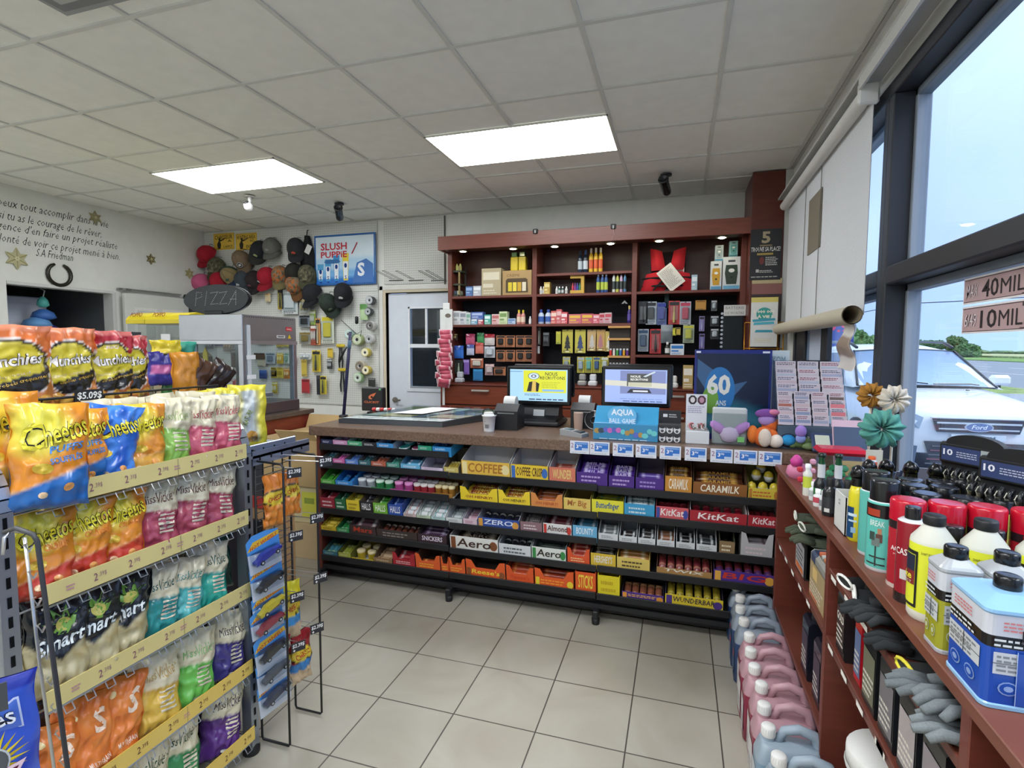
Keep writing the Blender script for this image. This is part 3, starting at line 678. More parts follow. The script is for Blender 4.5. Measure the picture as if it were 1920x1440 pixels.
for px,lab in ((1004,'small black clip on the canopy edge above the second spotlight pair'),(1150,'small black clip with a loose string on the canopy edge, right one')):
    x = at(px,432,'Y',4.75).x; q = MB(); q.box(-.022,.022,-.006,.03,-.03,.012,'17181a',.004); q.box(-.004,.004,-.008,-.006,-.028,.0,'c8c8c4')
    if px > 1100: q.tube([(0,-.004,-.03),(.01,-.006,-.08),(-.01,-.004,-.12)],.002,'c8a8a0',4)
    q.solo('binder_clip',lab,'clip','satin',(x,4.743,2.505))
# drawers below
base = thing('drawer_cabinet','red-brown drawer cabinet with silver bar handles under the wall shelving','cabinet',(-.85,5,0)); Li = inv(base)
b_ = MB(Li); b_.box(-2.245,.51,4.82,BY-.03,0,1.084,WOODD); b_.box(-2.25,.51,4.79,BY-.03,1.085,1.098,'6c3428',.002); b_.build('body','wood',base)
for x0,x1 in ((-2.24,-1.335),(-1.325,-.41),(-.4,.51)):
    for z0,z1 in ((.9,1.08),(.6,.885),(.3,.585)):
        f_ = MB(Li); f_.box(x0+.003,x1-.003,4.80,4.82,z0,z1,'74351f',.002); fo = f_.build('drawer_front','wood',base)
        xc = -1.815 if x0 < -2 else (x0+x1)/2+(.35 if x0 < -1 else -.1); zc = 1.037 if z0 == .9 else z1-.035
        MB(Li).box(xc-.09,xc+.09,4.775,4.787,zc-.009,zc+.009,'d9d7d2',.003).box(xc-.085,xc-.075,4.785,4.8,zc-.005,zc+.005,'d9d7d2').box(xc+.075,xc+.085,4.785,4.8,zc-.005,zc+.005,'d9d7d2').build('handle','metal',fo)
# column at the right of the shelving
MB().box(.52,.755,4.72,BY-.002,0,CZ-.004,'5c2a20',.003).struct('wall_column','wood')
MB().box(.757,RX,4.72,BY-.002,0,CZ-.004,'bfc0bc').struct('wall_corner','paint')

def sbox(name,label,cat,x0,x1,yt,z,col,kind='box',Y=SY+.03,dep=.07,c2=None,txt=None,tc='ffffff',group=None,zoff=0):
    """goods standing on a shelf: pixel columns x0..x1 and top row yt give its width and height"""
    a = at(x0,yt,'Y',Y); b_ = at(x1,yt,'Y',Y); w = b_.x-a.x; h = (a.z+b_.z)/2-z-zoff; xc = (a.x+b_.x)/2
    if kind == 'box':
        q = MB(); q.box(-w/2,w/2,0,dep,0,h,col,.0015); q.M = frame((0,-.0003,0),(1,0,0),(0,0,1))
        c2 = c2 or 'f0f0ec'; q.rect(-w*.42,w*.42,h*.58,h*.86,c2,.0004); q.rect(-w*.42,w*.1,h*.3,h*.44,c2,.0004); q.lines(-w*.4,w*.4,h*.06,h*.24,2,c2,.0005,seed=int(x0))
        if txt: q.text(txt,-w*.38,w*.38,h*.62,h*.82,tc,.0009,2)
        return q.solo(name,label,cat,'satin',(xc,Y,z+zoff),group=group)
    if kind == 'bottle':
        t = thing(name,label,cat,(xc,Y+w/2,z+zoff),group=group); r_ = w/2
        q = MB(); q.lathe([(r_*.9,0,col),(r_,.004),(r_,h*.62),(r_*.8,h*.72),(r_*.42,h*.8),(r_*.42,h*.82)],14,col=col); q.lathe([(r_*1.01,h*.15,c2 or 'f0f0ec'),(r_*1.01,h*.52)],14,cap=False); q.build('body','gloss',t)
        MB().lathe([(r_*.5,h*.8),(r_*.52,h*.97),(r_*.4,h)],12,col=tc).build('cap','satin',t); return t
# upper left bay, z 1.955
G = {}
sbox('craft_box','clear cube box with cream contents on the upper left shelf','box',903,939,503,1.955,'b5a98a',c2='d8d2bc',dep=.15)
q = MB(); a = at(942,508,'Y',SY+.03); b_ = at(997,508,'Y',SY+.03); w = b_.x-a.x; h = a.z-1.955
q.box(0,w,0,.12,0,h,'a98c5c',.002); q.M = frame((0,-.0004,0),(1,0,0),(0,0,1)); q.poly([(w*.12,h*.1),(w*.88,h*.1),(w*.86,h*.62),(w*.8,h*.68),(w*.18,h*.68),(w*.12,h*.6)],'4a3a20',.0005)
for i,c in enumerate(('d8c22c','e3cf48','c9a22c','e0d8c0')): q.rect(w*(.2+.16*i),w*(.33+.16*i),h*.16,h*.52,c,.001)
q.text('CRÈME',w*.15,w*.6,h*.75,h*.88,'6b5330',.001,0); q.solo('gift_box','tan gift box with a window showing yellow jars, under the jar pack','box',loc=(a.x,SY+.03,1.955))
q = MB(); a2 = at(957,473,'Y',SY+.05); b2 = at(987,473,'Y',SY+.05); w2 = b2.x-a2.x; h2 = a2.z-(1.955+h)
for i in range(2): q.box(i*w2*.5,i*w2*.5+w2*.46,0,.07,0,h2*.75,'c9b62c',.006); q.box(i*w2*.5+.01,i*w2*.5+w2*.4,.0,.07,h2*.75,h2,'5a7a52',.004)
q.solo('jar_pack','yellow twin pack with green tops standing on the tan gift box','pack','gloss',(a2.x,SY+.05,1.955+h))
q = MB(); a = at(842,480,'Y',SY+.03)
for z in (0,.11,.24): q.box(0,.13,0,.16,z,z+.02,'3c4436',.003)
q.box(.1,.115,0,.015,0,.3,'8a7a4c'); q.box(0,.012,.14,.155,0,.3,'2c2c28'); q.box(.11,.125,.14,.155,0,.3,'2c2c28')
for i in range(3): q.lathe([(.012,.26),(.014,.3),(.006,.33)],8,.03+.035*i,.05,'c2c878')
for i in range(3): q.box(.01+.035*i,.04+.035*i,.01,.1,.02,.06,('d8dcd8','4c5a6c','b8c0a8')[i],.004)
q.solo('counter_display','small dark tiered display at the left end of the upper shelf','display',loc=(a.x,SY+.03,1.955))
sbox('small_box','small blue box beside the tiered display on the upper shelf','box',873,886,537,1.955,'4c6ea4',c2='8fb0d8')
sbox('small_box','small silver-white box left of the clear cube box','box',887,902,536,1.955,'b9bfc8',c2='e6e9ee')
# middle bay top z 2.145
for i,(x0,x1,yt,c,c2,cp,lab) in enumerate(((1083,1092,469,'24364e','b8c4cc','1d2c48','dark blue bottle at the left of the six bottles on the top middle shelf'),(1093,1102,468,'1f2f48','c9d4dc','2f4f84','taller dark blue bottle, second of the six bottles on the top middle shelf'),
   (1104,1112,465,'e3b93c','d8603a','d8d0c8','leftmost of the three yellow and pink bottles on the top middle shelf'),(1113,1121,464,'e3b93c','d8603a','d8d0c8','middle one of the three yellow and pink bottles on the top middle shelf'),(1122,1130,464,'e3b93c','d8603a','d8d0c8','rightmost of the three yellow and pink bottles on the top middle shelf'))):
    sbox('spray_bottle',lab,'bottle',x0,x1,yt,2.145,c,'bottle',c2=c2,tc=cp,group='bottles on the top middle shelf')
# middle bay z 1.955
q = MB(); q.prism([(0,0),(.13,0),(.13,.17),(.0,.17),(0,.14),(.1,.14),(.1,.03),(0,.03)],0,.05,'y','c9a23c')
for i,c in enumerate(('c2364a','8a3a8c','3c4ea8','2c7a5c')): q.lathe([(.01,.03),(.011,.07),(.005,.08),(.005,.1)],8,.02+.022*i,.025,c)
q.solo('perfume_stand','yellow arched tester stand with four coloured vials on the middle shelf','display',loc=(at(1069,540,'Y',SY+.03).x,SY+.03,1.955))
sbox('small_box','small gold box on the middle shelf left of the vial stand','box',1020,1031,529,1.955,'b89a48',c2='e0d090')
for x0,c,lab in ((1011,'d8d4c4','first tiny white vial left of the gold box'),(1016,'b8ac84','tiny tan vial beside the gold box'),(1041,'dcdcdc','tiny white vial right of the gold box'),(1046,'3c6a5c','tiny green jar in the middle of the vials'),(1052,'4c5c5c','tiny dark vial near the yellow stand'),(1059,'e0e0e0','last tiny white vial before the yellow stand')):
    sbox('vial',lab,'vial',x0,x0+5,537,1.955,c,'bottle',c2='c0c4c4',tc='e9e9e9',group='tiny vials on the middle shelf')
for i,x0 in enumerate((1118,1126,1133)): sbox('spray_bottle','%s blue and lime bottle on the middle shelf, right half' % ('first','second','third')[i],'bottle',x0,x0+7,510,1.955,'3c5c94','bottle',c2='b9c84c',tc='d0dce8',group='blue and lime bottles')
for i,(x0,c) in enumerate(((1148,'d8dcd8'),(1155,'c8cc5c'),(1162,'c9a8c4'),(1169,'5c8cb0'))): sbox('tall_tube','%s tall tube standing at the right end of the middle shelf' % ('white','lime','lilac','steel blue')[i],'tube',x0,x0+6,508,1.955,c,'bottle',c2='3c4444',tc='2c3030',group='tall tubes on the middle shelf')
# right bay z 1.955 : life vest with a letter, phone boxes
v = thing('life_vest','red life vest with black straps propped in the upper right bay','life vest',(at(1251,540,'Y',SY+.1).x,SY+.12,1.955))
R_ = 'c0222c'
q = MB()
for s_ in (-1,1):
    q.grid(12,14,lambda u,v_: (s_*(.015+.035*v_+(.125-.02*v_)*u),-.045*sin(pi*(.08+.84*u))*sin(pi*(.1+.8*v_))**.4-.01,.19+.2*v_-.03*(1-u)*v_),lambda u,v_: R_,flip=s_ < 0)
    q.grid(12,12,lambda u,v_: (s_*(.01+.225*u-.05*u*v_),-.06*sin(pi*(.08+.84*u))*sin(pi*(.1+.8*v_))**.4-.012,.003+.185*v_*(1-.15*u)),lambda u,v_: R_,flip=s_ < 0)
q.build('foam_panels','fabric',v)
q = MB(); q.box(-.15,.15,.01,.04,.0,.36,'1c1214',.01)
for z in (.05,.12): q.tube([(-.22,-.02,z),(-.1,-.075,z),(0,-.06,z-.005),(.1,-.075,z),(.22,-.02,z)],.009,'17181b',5)
q.tube([(-.02,-.06,.12),(-.12,-.08,.01)],.008,'17181b',5); q.build('straps','fabric',v)
MB().box(-.02,.02,-.06,-.03,-.15,.02,'1d2a2c',.004).build('hanging_strap','fabric',v)
q = MB(TR(0,-.088,.12) @ Matrix.Rotation(radians(90),4,'X') @ Matrix.Rotation(radians(40),4,'Z'));
q.box(-.075,.075,-.105,.105,0,.002,'e3dfd6'); q.lines(-.06,.06,-.08,.09,14,'6c6a64',.003,.3,3)
q.M = TR(v.location.x,v.location.y,v.location.z) @ q.M;
q2 = MB(TR(*v.location) @ TR(.03,-.092,.12) @ Matrix.Rotation(radians(90),4,'X') @ Matrix.Rotation(radians(38),4,'Z')); q2.box(-.075,.075,-.105,.105,0,.002,'e3dfd6'); q2.lines(-.06,.06,-.08,.09,14,'6c6a64',.003,.3,3)
tag(q2.build('letter','matte'),'white printed letter taped askew on the red life vest','paper')
sbox('white_card','white card half hidden behind the letter on the life vest','card',1264,1283,501,1.955,'d8d4cc',c2='b04048',Y=SY+.1,dep=.01)
def ubox(name,lab,x0,x1,yt,z,shell,prod,base_,zo=0,Y=SY+.03):
    a = at(x0,yt,'Y',Y); b_ = at(x1,yt,'Y',Y); w = b_.x-a.x; h = a.z-z-zo
    q = MB(); q.box(0,w,0,.08,0,h,shell,.002); q.M = frame((0,-.0005,0),(1,0,0),(0,0,1)); q.rect(w*.04,w*.96,0,h*.12,base_,.0005)
    q.poly([(w*.22,h*.16),(w*.78,h*.16),(w*.86,h*.5),(w*.82,h*.75),(w*.18,h*.75),(w*.12,h*.5)],prod,.001); q.rect(w*.3,w*.7,h*.84,h*.9,'3a4450',.001)
    q.ell(w*.5,h*.58,w*.17,w*.12,'e8ecec',.0015); q.rect(w*.42,w*.58,h*.34,h*.4,'20262c',.0015)
    q.solo(name,lab,'box','satin',(a.x,Y,z+zo))
    return h
h1 = ubox('tumbler_box','white box with a yellow tumbler at the right end of the upper shelf',1333,1354,490,1.955,'d3d8da','c99a2c','5c9cc4')
h2 = ubox('tumbler_box','large white box with a dark green tumbler, rightmost on the upper shelf',1356,1389,482,1.955,'d3dadd','2c3f34','6cb0d4')
ubox('tumbler_box','small pale box stacked on the yellow tumbler box',1341,1357,460,1.955,'aebfc6','8fa4ac','4c8cac',h1+.002,SY+.04)
ubox('tumbler_box','small aqua box topmost of the stack on the green tumbler box',1368,1384,452,1.955,'8fc2c4','5fa4a8','3f8088',h2+.002,SY+.04)
sbox('small_box','small pale blue box beside the life vest','box',1297,1308,515,1.955,'a4c0d0',c2='e0eaf0')
# pharmacy shelves z 1.675, left bay
PH = [(835,850,583,'d5d8d8','8c9094','white box at the left end of the medicine shelf, behind the candy strips'),(850,862,583,'dde0e0','a4a8b0','second plain white medicine box from the left end'),(862,874,584,'d8dadc','9098a4','third plain white medicine box from the left end'),(874,882,586,'cfd8d4','7fb0a0','slim pale green-white medicine box'),
 (883,895,597,'6fa8c8','e8f0f4','light blue medicine box under a darker one'),(896,906,598,'c0505c','f0e4e4','small red medicine box on the left medicine shelf'),(908,920,590,'4fae9c','e4f4f0','teal medicine box on the left medicine shelf'),(922,936,589,'dcc0bc','c06c6c','pale pink medicine box on the left medicine shelf'),(936,951,584,'cfdcb0','7c9c5c','pale green medicine box, tallest of its neighbours'),(952,966,597,'b8cce0','4c7cb8','low white and blue medicine box near the two yellow capped jars')]
for x0,x1,yt,c,c2,lab in PH: sbox('medicine_box',lab,'box',x0,x1,yt,1.675,c,c2=c2)
sbox('medicine_box','dark blue medicine box lying on the light blue one','box',883,906,585,1.675,'4c6cb4',c2='b8c8e8',zoff=.045)
for x0,lab in ((968,'left yellow capped jar on the medicine shelf'),(976,'right yellow capped jar on the medicine shelf')): sbox('pill_jar',lab,'jar',x0,x0+8,581,1.675,'cf8c84','bottle',c2='e8d0b8',tc='d8c22c',group='yellow capped jars')
sbox('small_bottle','tiny white bottle beside the first upright on the medicine shelf','bottle',991,996,593,1.675,'dfe2e2','bottle',tc='e8e8e8')
PM = [(1033,1044,583,'d0605c','f0d0c0','red box first of the bandage boxes in the middle bay'),(1043,1053,580,'cc6468','e8b8b8','tall rose box second of the bandage boxes in the middle bay'),(1052,1064,585,'d4545c','f4dcdc','third red box of the bandage boxes in the middle bay'),(1066,1090,589,'c86878','e8c04c','wide pink and yellow box in the middle bay'),(1090,1112,588,'c05468','e8c04c','second wide pink and yellow box in the middle bay'),(1112,1124,589,'d05c6c','f0c8cc','small rose box right of the wide pink ones'),(1124,1134,587,'d0a8ac','c04050','pale box with red print in the middle bay'),(1134,1147,586,'c8b0b4','c85060','last pale rose box of the middle bay')]
for x0,x1,yt,c,c2,lab in PM: sbox('bandage_box',lab,'box',x0,x1,yt,1.675,c,c2=c2)
for x0,x1,yt,lab in ((1008,1019,580,'left blue and white lotion bottle in the middle bay'),(1021,1033,580,'right blue and white lotion bottle in the middle bay')): sbox('lotion_bottle',lab,'bottle',x0,x1,yt,1.675,'c8d4e4','bottle',c2='4468b4',tc='2c4c9c',group='lotion bottles')
sbox('purple_tube','dark purple tube standing alone right of the middle bay boxes','tube',1176,1184,573,1.675,'3a2c74','bottle',c2='5c4c9c',tc='c8b060')
q = MB(frame((at(1171,567,'Y',BY-.04).x,BY-.035,at(1171,567,'Y',BY-.04).z),(1,0,0),(0,0,1))); q.poly([(-.03,-.012),(0,.02),(.03,-.012),(.01,-.012),(0,0),(-.01,-.012)],'d4d8d8',.004); q.box(-.005,.005,-.01,.0,-.01,.004,'333333'); tag(q.build('wall_hook','metal'),'small silver triangular hook on the black back panel, middle bay','hook')
# hung goods on the black panel (below the shelves)
HY = SY+.06
HG = [ # name, cat, px,py,w,h,card,prod,kind,label
 ('battery_pack','battery pack',882,636,17,20,'8c2c4c','c45c7c','pouch','dark pink pouch, top row of the left bay'),('battery_pack','pouch',901,634,13,20,'2c6c40','4c9c5c','pouch','green pouch, top row of the left bay'),('battery_pack','pouch',918,637,19,21,'9c2430','dcd4d0','pouch','dark red and white pouch, top row of the left bay'),
 ('razor_pack','pouch',859,660,20,24,'2858b0','3c78d0','pouch','blue pouch at the left edge of the left bay'),('mint_pouch','pouch',882,656,14,20,'4c5c9c','c0c8e0','pouch','slate blue and white pouch in the second row of the left bay'),('mint_pouch','pouch',899,652,15,22,'c04c44','e08070','pouch','orange red pouch in the second row of the left bay'),('clear_pack','pack',918,660,20,21,'c8ccd0','dfe2e6','blister','white pack under the dark red pouch'),
 ('hanging_card','card',852,632,12,12,'3c3428','b8a060','lure','tiny gold trinket card at the top left of the left bay'),('hanging_pack','pack',861,688,18,26,'2c3c2c','b8c4a8','tool','green and black pack left of the violet card'),('hanging_card','card',874,688,12,28,'7c5cac','b09cd8','card','violet card hung askew in the left bay'),
 ('bandage_pack','box',894,681,24,18,'c87050','e4d8c8','blister','white and orange box pack in the third row of the left bay'),('hanging_pack','pack',918,693,17,21,'d8b0ac','e8d0cc','blister','pale pink pack below the white pack in the left bay'),('hanging_pack','pack',896,703,18,22,'2878b0','3c9cd0','card','sky blue pack lowest in the left bay'),
 ('air_freshener','air freshener',1047,633,9,24,'b8b83c','d8d04c','card','slim lime card left of the tree shaped fresheners')]
for nm,cat,px,py,w,h,ca,pr,kd,lab in HG: hang(nm,lab,cat,px,py,w,h,ca,pr,kd,Y=HY)
for r_,y in enumerate((640,667)):
    for i,px in enumerate((939,957,976,992)): hang('battery_pack','copper topped battery pack, %s of the %s row by the first upright' % (('first','second','third','last')[i],('upper','lower')[r_]),'battery pack',px,y,17,22,'b4744c','1c1a1a','blister',Y=HY,group='copper topped battery packs',film=False)
hang('battery_pack','copper topped battery pack hung alone above the left screen','battery pack',936,696,24,16,'b4744c','2a2420','blister',Y=HY,film=False)
# the hooks of hung goods meet the back panel
def tree(px,py,w,h,c,prod,lab):
    t = hang('air_freshener',lab,'air freshener',px,py,w,h,c,c,'card',Y=HY,group='hanging air fresheners'); w_,h_ = size(px,py,w,h,HY)
    q = MB(); q.poly([(-w_*.3,-h_*.3),(-w_*.08,-h_*.3),(-w_*.08,-h_*.38),(w_*.08,-h_*.38),(w_*.08,-h_*.3),(w_*.3,-h_*.3),(w_*.17,-h_*.12),(w_*.25,-h_*.12),(w_*.12,h_*.08),(w_*.18,h_*.08),(0,h_*.3),(-w_*.18,h_*.08),(-w_*.12,h_*.08),(-w_*.25,-h_*.12),(-w_*.17,-h_*.12)],prod,.0022); q.text('ARBRE',-w_*.2,w_*.2,-h_*.47,-h_*.41,'2a2c2c',.0022,0) if 0 else q.rect(-w_*.2,w_*.2,-h_*.47,-h_*.41,'e8e4b0',.0022); q.build('tree_shape','satin',t)
tree(1064,640,20,44,'c6ba4a','2c3030','black tree freshener, first of the yellow carded ones in the middle bay')
tree(1088,640,20,44,'c6ba4a','3c4c74','navy tree freshener, second of the yellow carded ones in the middle bay')
tree(1110,638,18,40,'c8a870','c8c4bc','silver tree freshener third from the left in the middle bay')
tree(1126,638,18,40,'c8a05c','b87c84','rose tree freshener fourth in the middle bay'); tree(1141,640,14,38,'c8b05c','e0dcd0','cream tree freshener fifth in the middle bay')
for px,c,lab in ((1062,'9aa4a4','grey freshener pack in the lower row above the left screen'),(1089,'a8b4c4','pale blue freshener pack in the lower row'),(1104,'6cb8ac','teal freshener pack in the lower row'),(1119,'44608c','navy freshener pack in the lower row'),(1134,'d0d4d0','white freshener pack in the lower row')):
    hang('air_freshener',lab,'air freshener',px,684,14,30,'d0c44c',c,'blister',Y=HY,group='hanging air fresheners')
for px,py,w,h,ca,pr,kd,lab in ((1011,630,6,34,'30302c','d8d4c8','tool','slim white tool hung beside the first upright'),(1024,636,12,26,'1e2024','6c7074','lure','small dark metal tool left of the slim lime card'),(1008,656,8,14,'c4c8c8','8c9090','card','tiny white card by the first upright')):
    hang('hanging_tool',lab,'tool',px,py,w,h,ca,pr,kd,Y=HY,film=False)
# lighter tiers at the right of the middle bay
t = thing('lighter_tower','tan tiered stand full of lighters at the right of the middle bay','display',(-.531,SY+.05,1.10));
q = MB(); q.box(-.095,.095,.0,.14,0,.53,'2a2018',.003)
for z in (.13,.26,.42,.53): q.box(-.1,.1,-.05,.14,z,z+.02,'c89858',.002)
q.build('tiers','satin',t)
for z in (.28,.15,.02):
    for i,c in enumerate(('d83c34','e8e0d8','4c9c4c','3c6cb8','e0a030','6c3c8c')):
        x = -.075+.03*i;
        MB().box(x-.01,x+.01,-.045,-.03,z,z+.05,c,.003).box(x-.009,x+.009,-.043,-.032,z+.05,z+.065,'c8ccd0',.001).build('lighter','gloss',t)
# right bay blisters
RB = [(1206,586,18,42,'30303c','1c1c24','tool','black hanging tool pack, first in the top row of the right bay'),(1221,587,20,43,'b8c0c8','28282c','blister','clear pack with a black charger, second in the top row of the right bay'),(1241,588,18,42,'5c6ca4','2c3c94','blister','pack with a blue bottle in the top row of the right bay'),
 (1264,586,21,44,'c8403c','d8c070','tool','red topped pack with a yellow screwdriver in the top row'),(1285,587,21,43,'b8bcc4','c03c58','blister','pack with a pink and grey tool, last in the top row'),
 (1314,572,20,18,'c08c3c','8c5c20','card','brown padlock card hung alone in the right bay'),(1339,573,11,20,'6c7070','c8cccc','blister','small grey card right of the padlock card'),
 (1206,638,20,42,'a8b0b8','2c4c6c','blister','clear pack with a dark blue device, lower row of the right bay'),(1229,640,21,46,'c83438','282828','tool','red headed pack in the lower row of the right bay'),(1250,626,22,34,'8c9498','6c7478','pouch','grey clear pouch in the lower row of the right bay'),
 (1262,622,12,14,'d0cc3c','a8a42c','card','small lime card beside the grey pouch'),(1271,621,10,14,'c0a83c','3c3c34','card','small mustard card right of the lime one'),(1291,626,21,34,'a8b094','c8c43c','blister','clear pack with a lime label, last of the lower row'),
 (1316,607,10,28,'9c8cc8','c8c0e4','tool','upper purple cable pack in the right bay'),(1316,640,10,28,'8c7cc0','c8c0e4','tool','lower purple cable pack in the right bay'),(1340,602,16,20,'3c3c40','c8ccd0','blister','upper white earphone case on a black card'),(1340,626,16,20,'3c3c40','c8ccd0','blister','lower white earphone case on a black card')]
for px,py,w,h,ca,pr,kd,lab in RB: hang('hanging_pack',lab,'hanging pack',px,py,w,h,ca,pr,kd,Y=HY)
sbox('small_bottle','tiny white topped bottle on the right bay shelf beside the white and blue box','bottle',1247,1256,641,1.39,'30302c','bottle',c2='e0e0dc',tc='e8e8e4')
sbox('medicine_box','white and blue box on the lowest shelf of the right bay','box',1257,1283,645,1.39,'d4dce0',c2='2c78c0')
t = thing('watch_battery_rack','black battery rack with a handwritten BATTERIE DE MONTRE card on top','display',(at(1374,660,'Y',SY).x,SY-.05,1.115)); a = at(1355,590,'Y',SY-.05); b_ = at(1396,590,'Y',SY-.05); w = (b_.x-a.x)/2
MB().box(-w,w*.8,0,.1,0,a.z-1.115,'1b2228',.003).build('rack_body','matte',t)
q = MB(frame((0,-.003,at(1375,582,'Y',SY-.05).z-1.115),(1,0,0),(0,0,1))); q.box(-w,w,-.045,.045,0,.003,'d8d8d4'); q.text('BATTERIE',-w*.85,w*.85,.01,.032,'6c7078',.004,-.6); q.text('DE MONTRE',-w*.85,w*.85,-.033,-.012,'6c7078',.004,-.6); q.build('paper_sign','matte',t,'white handwritten paper sign')
q = MB()
for i in range(9): q.lathe([(.011,0),(.011,.006)],10,-w-.012,.35+.07*i*.5,'c0c4c8',axis='y')
q.build('button_cells','metal',t)
# drawer top bits
for px,py,lab,c in ((862,705,'small white and silver gadget cluster on the drawer top at the left','c8ccd0'),(1092,700,'grey receipt roll holder between the two screens on the drawer top','9a9a98'),(1112,702,'white card reader cradle between the two screens','d8dadc'),(1263,702,'small white dispenser right of the second screen','dcdcd8')):
    p = at(px,py,'Y',4.9); q = MB(); q.box(-.04,.04,0,.08,0,.05,c,.012); q.box(-.03,.03,.03,.08,.05,.11,c,.01); q.solo('desk_gadget',lab,'gadget','gloss',(p.x,4.86,1.10))
q = MB(); q.lathe([(.03,0,'d8dcdc'),(.032,.1),(.02,.14),(.01,.15),(.01,.19)],14); q.box(-.04,.012,-.008,.008,.19,.205,'f0f0f0',.004); q.solo('hand_pump_bottle','white pump bottle showing above the second screen','bottle','gloss',(at(1203,690,'Y',4.9).x,4.9,1.10))
sbox('gold_bag','gold and white bag standing right of the second screen','bag',1281,1300,685,1.10,'b89c60',c2='e8e0d0',Y=4.85)
# posters on the column
def poster(name,lab,x0,x1,y0,y1,Y,bgc,draw,thick=.004):
    a = at(x0,y0,'Y',Y); b_ = at(x1,y1,'Y',Y); w = b_.x-a.x; h = a.z-b_.z
    q = MB(frame((a.x,Y,b_.z),(1,0,0),(0,0,1))); q.box(0,w,0,h,0,thick,bgc); q.M = q.M @ TR(0,0,thick); draw(q,w,h); tag(q.build(name,'satin'),lab,'poster')
def d1(q,w,h):
    q.text('5',w*.36,w*.64,h*.72,h*.95,'a89a7c',.001,3); q.text('TROUVE SA PLACE!',w*.03,w*.97,h*.56,h*.65,'e8e8e4',.001,.8,.15); q.rect(w*.22,w*.74,h*.49,h*.53,'a8904c'); q.rect(w*.3,w*.7,h*.665,h*.69,'8a7a5a')
    q.ell(w*.38,h*.38,.018,.03,'6c2c28'); q.lines(w*.5,w*.9,h*.28,h*.46,5,'c8c8c4'); q.rect(w*.2,w*.3,h*.15,h*.21,'b8b8b4'); q.lines(w*.32,w*.85,h*.14,h*.2,2,'c8c8c4'); q.lines(w*.05,w*.95,h*.04,h*.1,1,'b0b0ac',frac=.3)
poster('wall_poster','black poster with a gold 5, top of the red column',1408,1463,431,524,4.714,'25262a',d1)
def d2(q,w,h): q.rect(0,w,h*.78,h*.97,'8a5a54',.0008); q.rect(0,w,h*.93,h,'b8a880',.0012); q.text('Permis de chasse',w*.05,w*.6,h*.66,h*.7,'e8e4e0',.001,1); q.text('à l\'orignal',w*.05,w*.4,h*.6,h*.64,'e8e4e0',.001,1)
poster('wall_poster','dark brown hunting permit poster partly behind the white prize sheet',1410,1462,523,655,4.716,'33292a',d2,.002)
def d3(q,w,h):
    q.rect(0,w,h*.9,h,'d8c86c'); q.ell(w*.5,h*.66,w*.3,w*.27,'3c9c94',.001); q.text('1 000 000',w*.12,w*.88,h*.68,h*.74,'f4f0dc',.002,2); q.text('À VIE !',w*.24,w*.8,h*.58,h*.65,'f4f0dc',.002,3)
    q.poly([(w*.08,h*.5),(w*.92,h*.53),(w*.9,h*.58),(w*.06,h*.55)],'3c9cb4',.0015); q.poly([(w*.1,h*.44),(w*.88,h*.46),(w*.86,h*.51),(w*.12,h*.49)],'4cb0c4',.0025)
    q.poly([(w*.16,h*.29),(w*.84,h*.29),(w*.8,h*.34),(w*.2,h*.34)],'3c9cb4',.0015); q.lines(w*.15,w*.85,h*.08,h*.18,3,'d8c49c',frac=.3)
poster('prize_sheet','white lottery prize sheet reading À VIE! on a gold wire stand by the column',1409,1456,558,650,4.66,'dcdcd8',d3)
q = MB(); a = at(1397,605,'Y',4.68); b_ = at(1470,605,'Y',4.68)
for x in (a.x,a.x+.04,b_.x-.04,b_.x): q.tube([(x,4.69,1.13),(x,4.69,a.z)],.005,'b07c2c',6)
for z in (1.2,1.45,a.z): q.tube([(a.x,4.69,z),(b_.x,4.69,z)],.005,'b07c2c',6)
q.box(a.x,b_.x,4.66,4.72,1.1,1.13,'8a6020',.003); tag(q.build('wire_stand','metal'),'gold wire ticket stand carrying the prize sheet','stand')
# candy strips hanging at the left of the cabinet
for k,(px,py,n_,lab) in enumerate(((838,600,12,'front clip strip of pink candy bags hanging beside the red cabinet'),(832,640,8,'rear clip strip of pink candy bags hanging behind the front one'))):
    t = thing('candy_strip',lab,'candy strip',(at(px,py,'Y',4.72+.05*k).x,4.70+.06*k,at(px,py,'Y',4.72).z)); q = MB()
    if k == 0: q.box(-.065,.065,.002,.01,-.1,.1,'dadcd8',.003); q.box(-.035,.035,.002,.008,.1,.16,'e4e4e0',.003); q.M = frame((0,0,0),(1,0,0),(0,0,1)); q.text('CANDY',-.05,-.02,-.06,.07,'6c7070',.001,0) if 0 else q.ell(.02,.04,.03,.02,'6c6458',.001); q.M = Matrix.Identity(4)
    q.box(-.012,.012,0,.004,-.62,.0,'d8d8d4'); q.build('strip','satin',t)
    for i in range(n_):
        z = -.12-.042*i; b_ = MB(TR(.012*sin(i*2.1),-.02-.004*(i % 3),z) @ Matrix.Rotation(.1*sin(i*3),4,'Y'))
        b_.grid(8,6,lambda u,v: ((u-.5)*.13,-.018*(sin(pi*u)*sin(pi*v))**.5,(v-.5)*.06),lambda u,v: 'e8dcdc' if (u < .1 or u > .9 or v > .9) else ('c4586c' if abs(u-.5) < .2 else 'b8485e'))
        b_.box(-.06,.06,0,.002,-.028,.028,'b8485e'); b_.rect; b_.build('candy_bag','gloss',t)
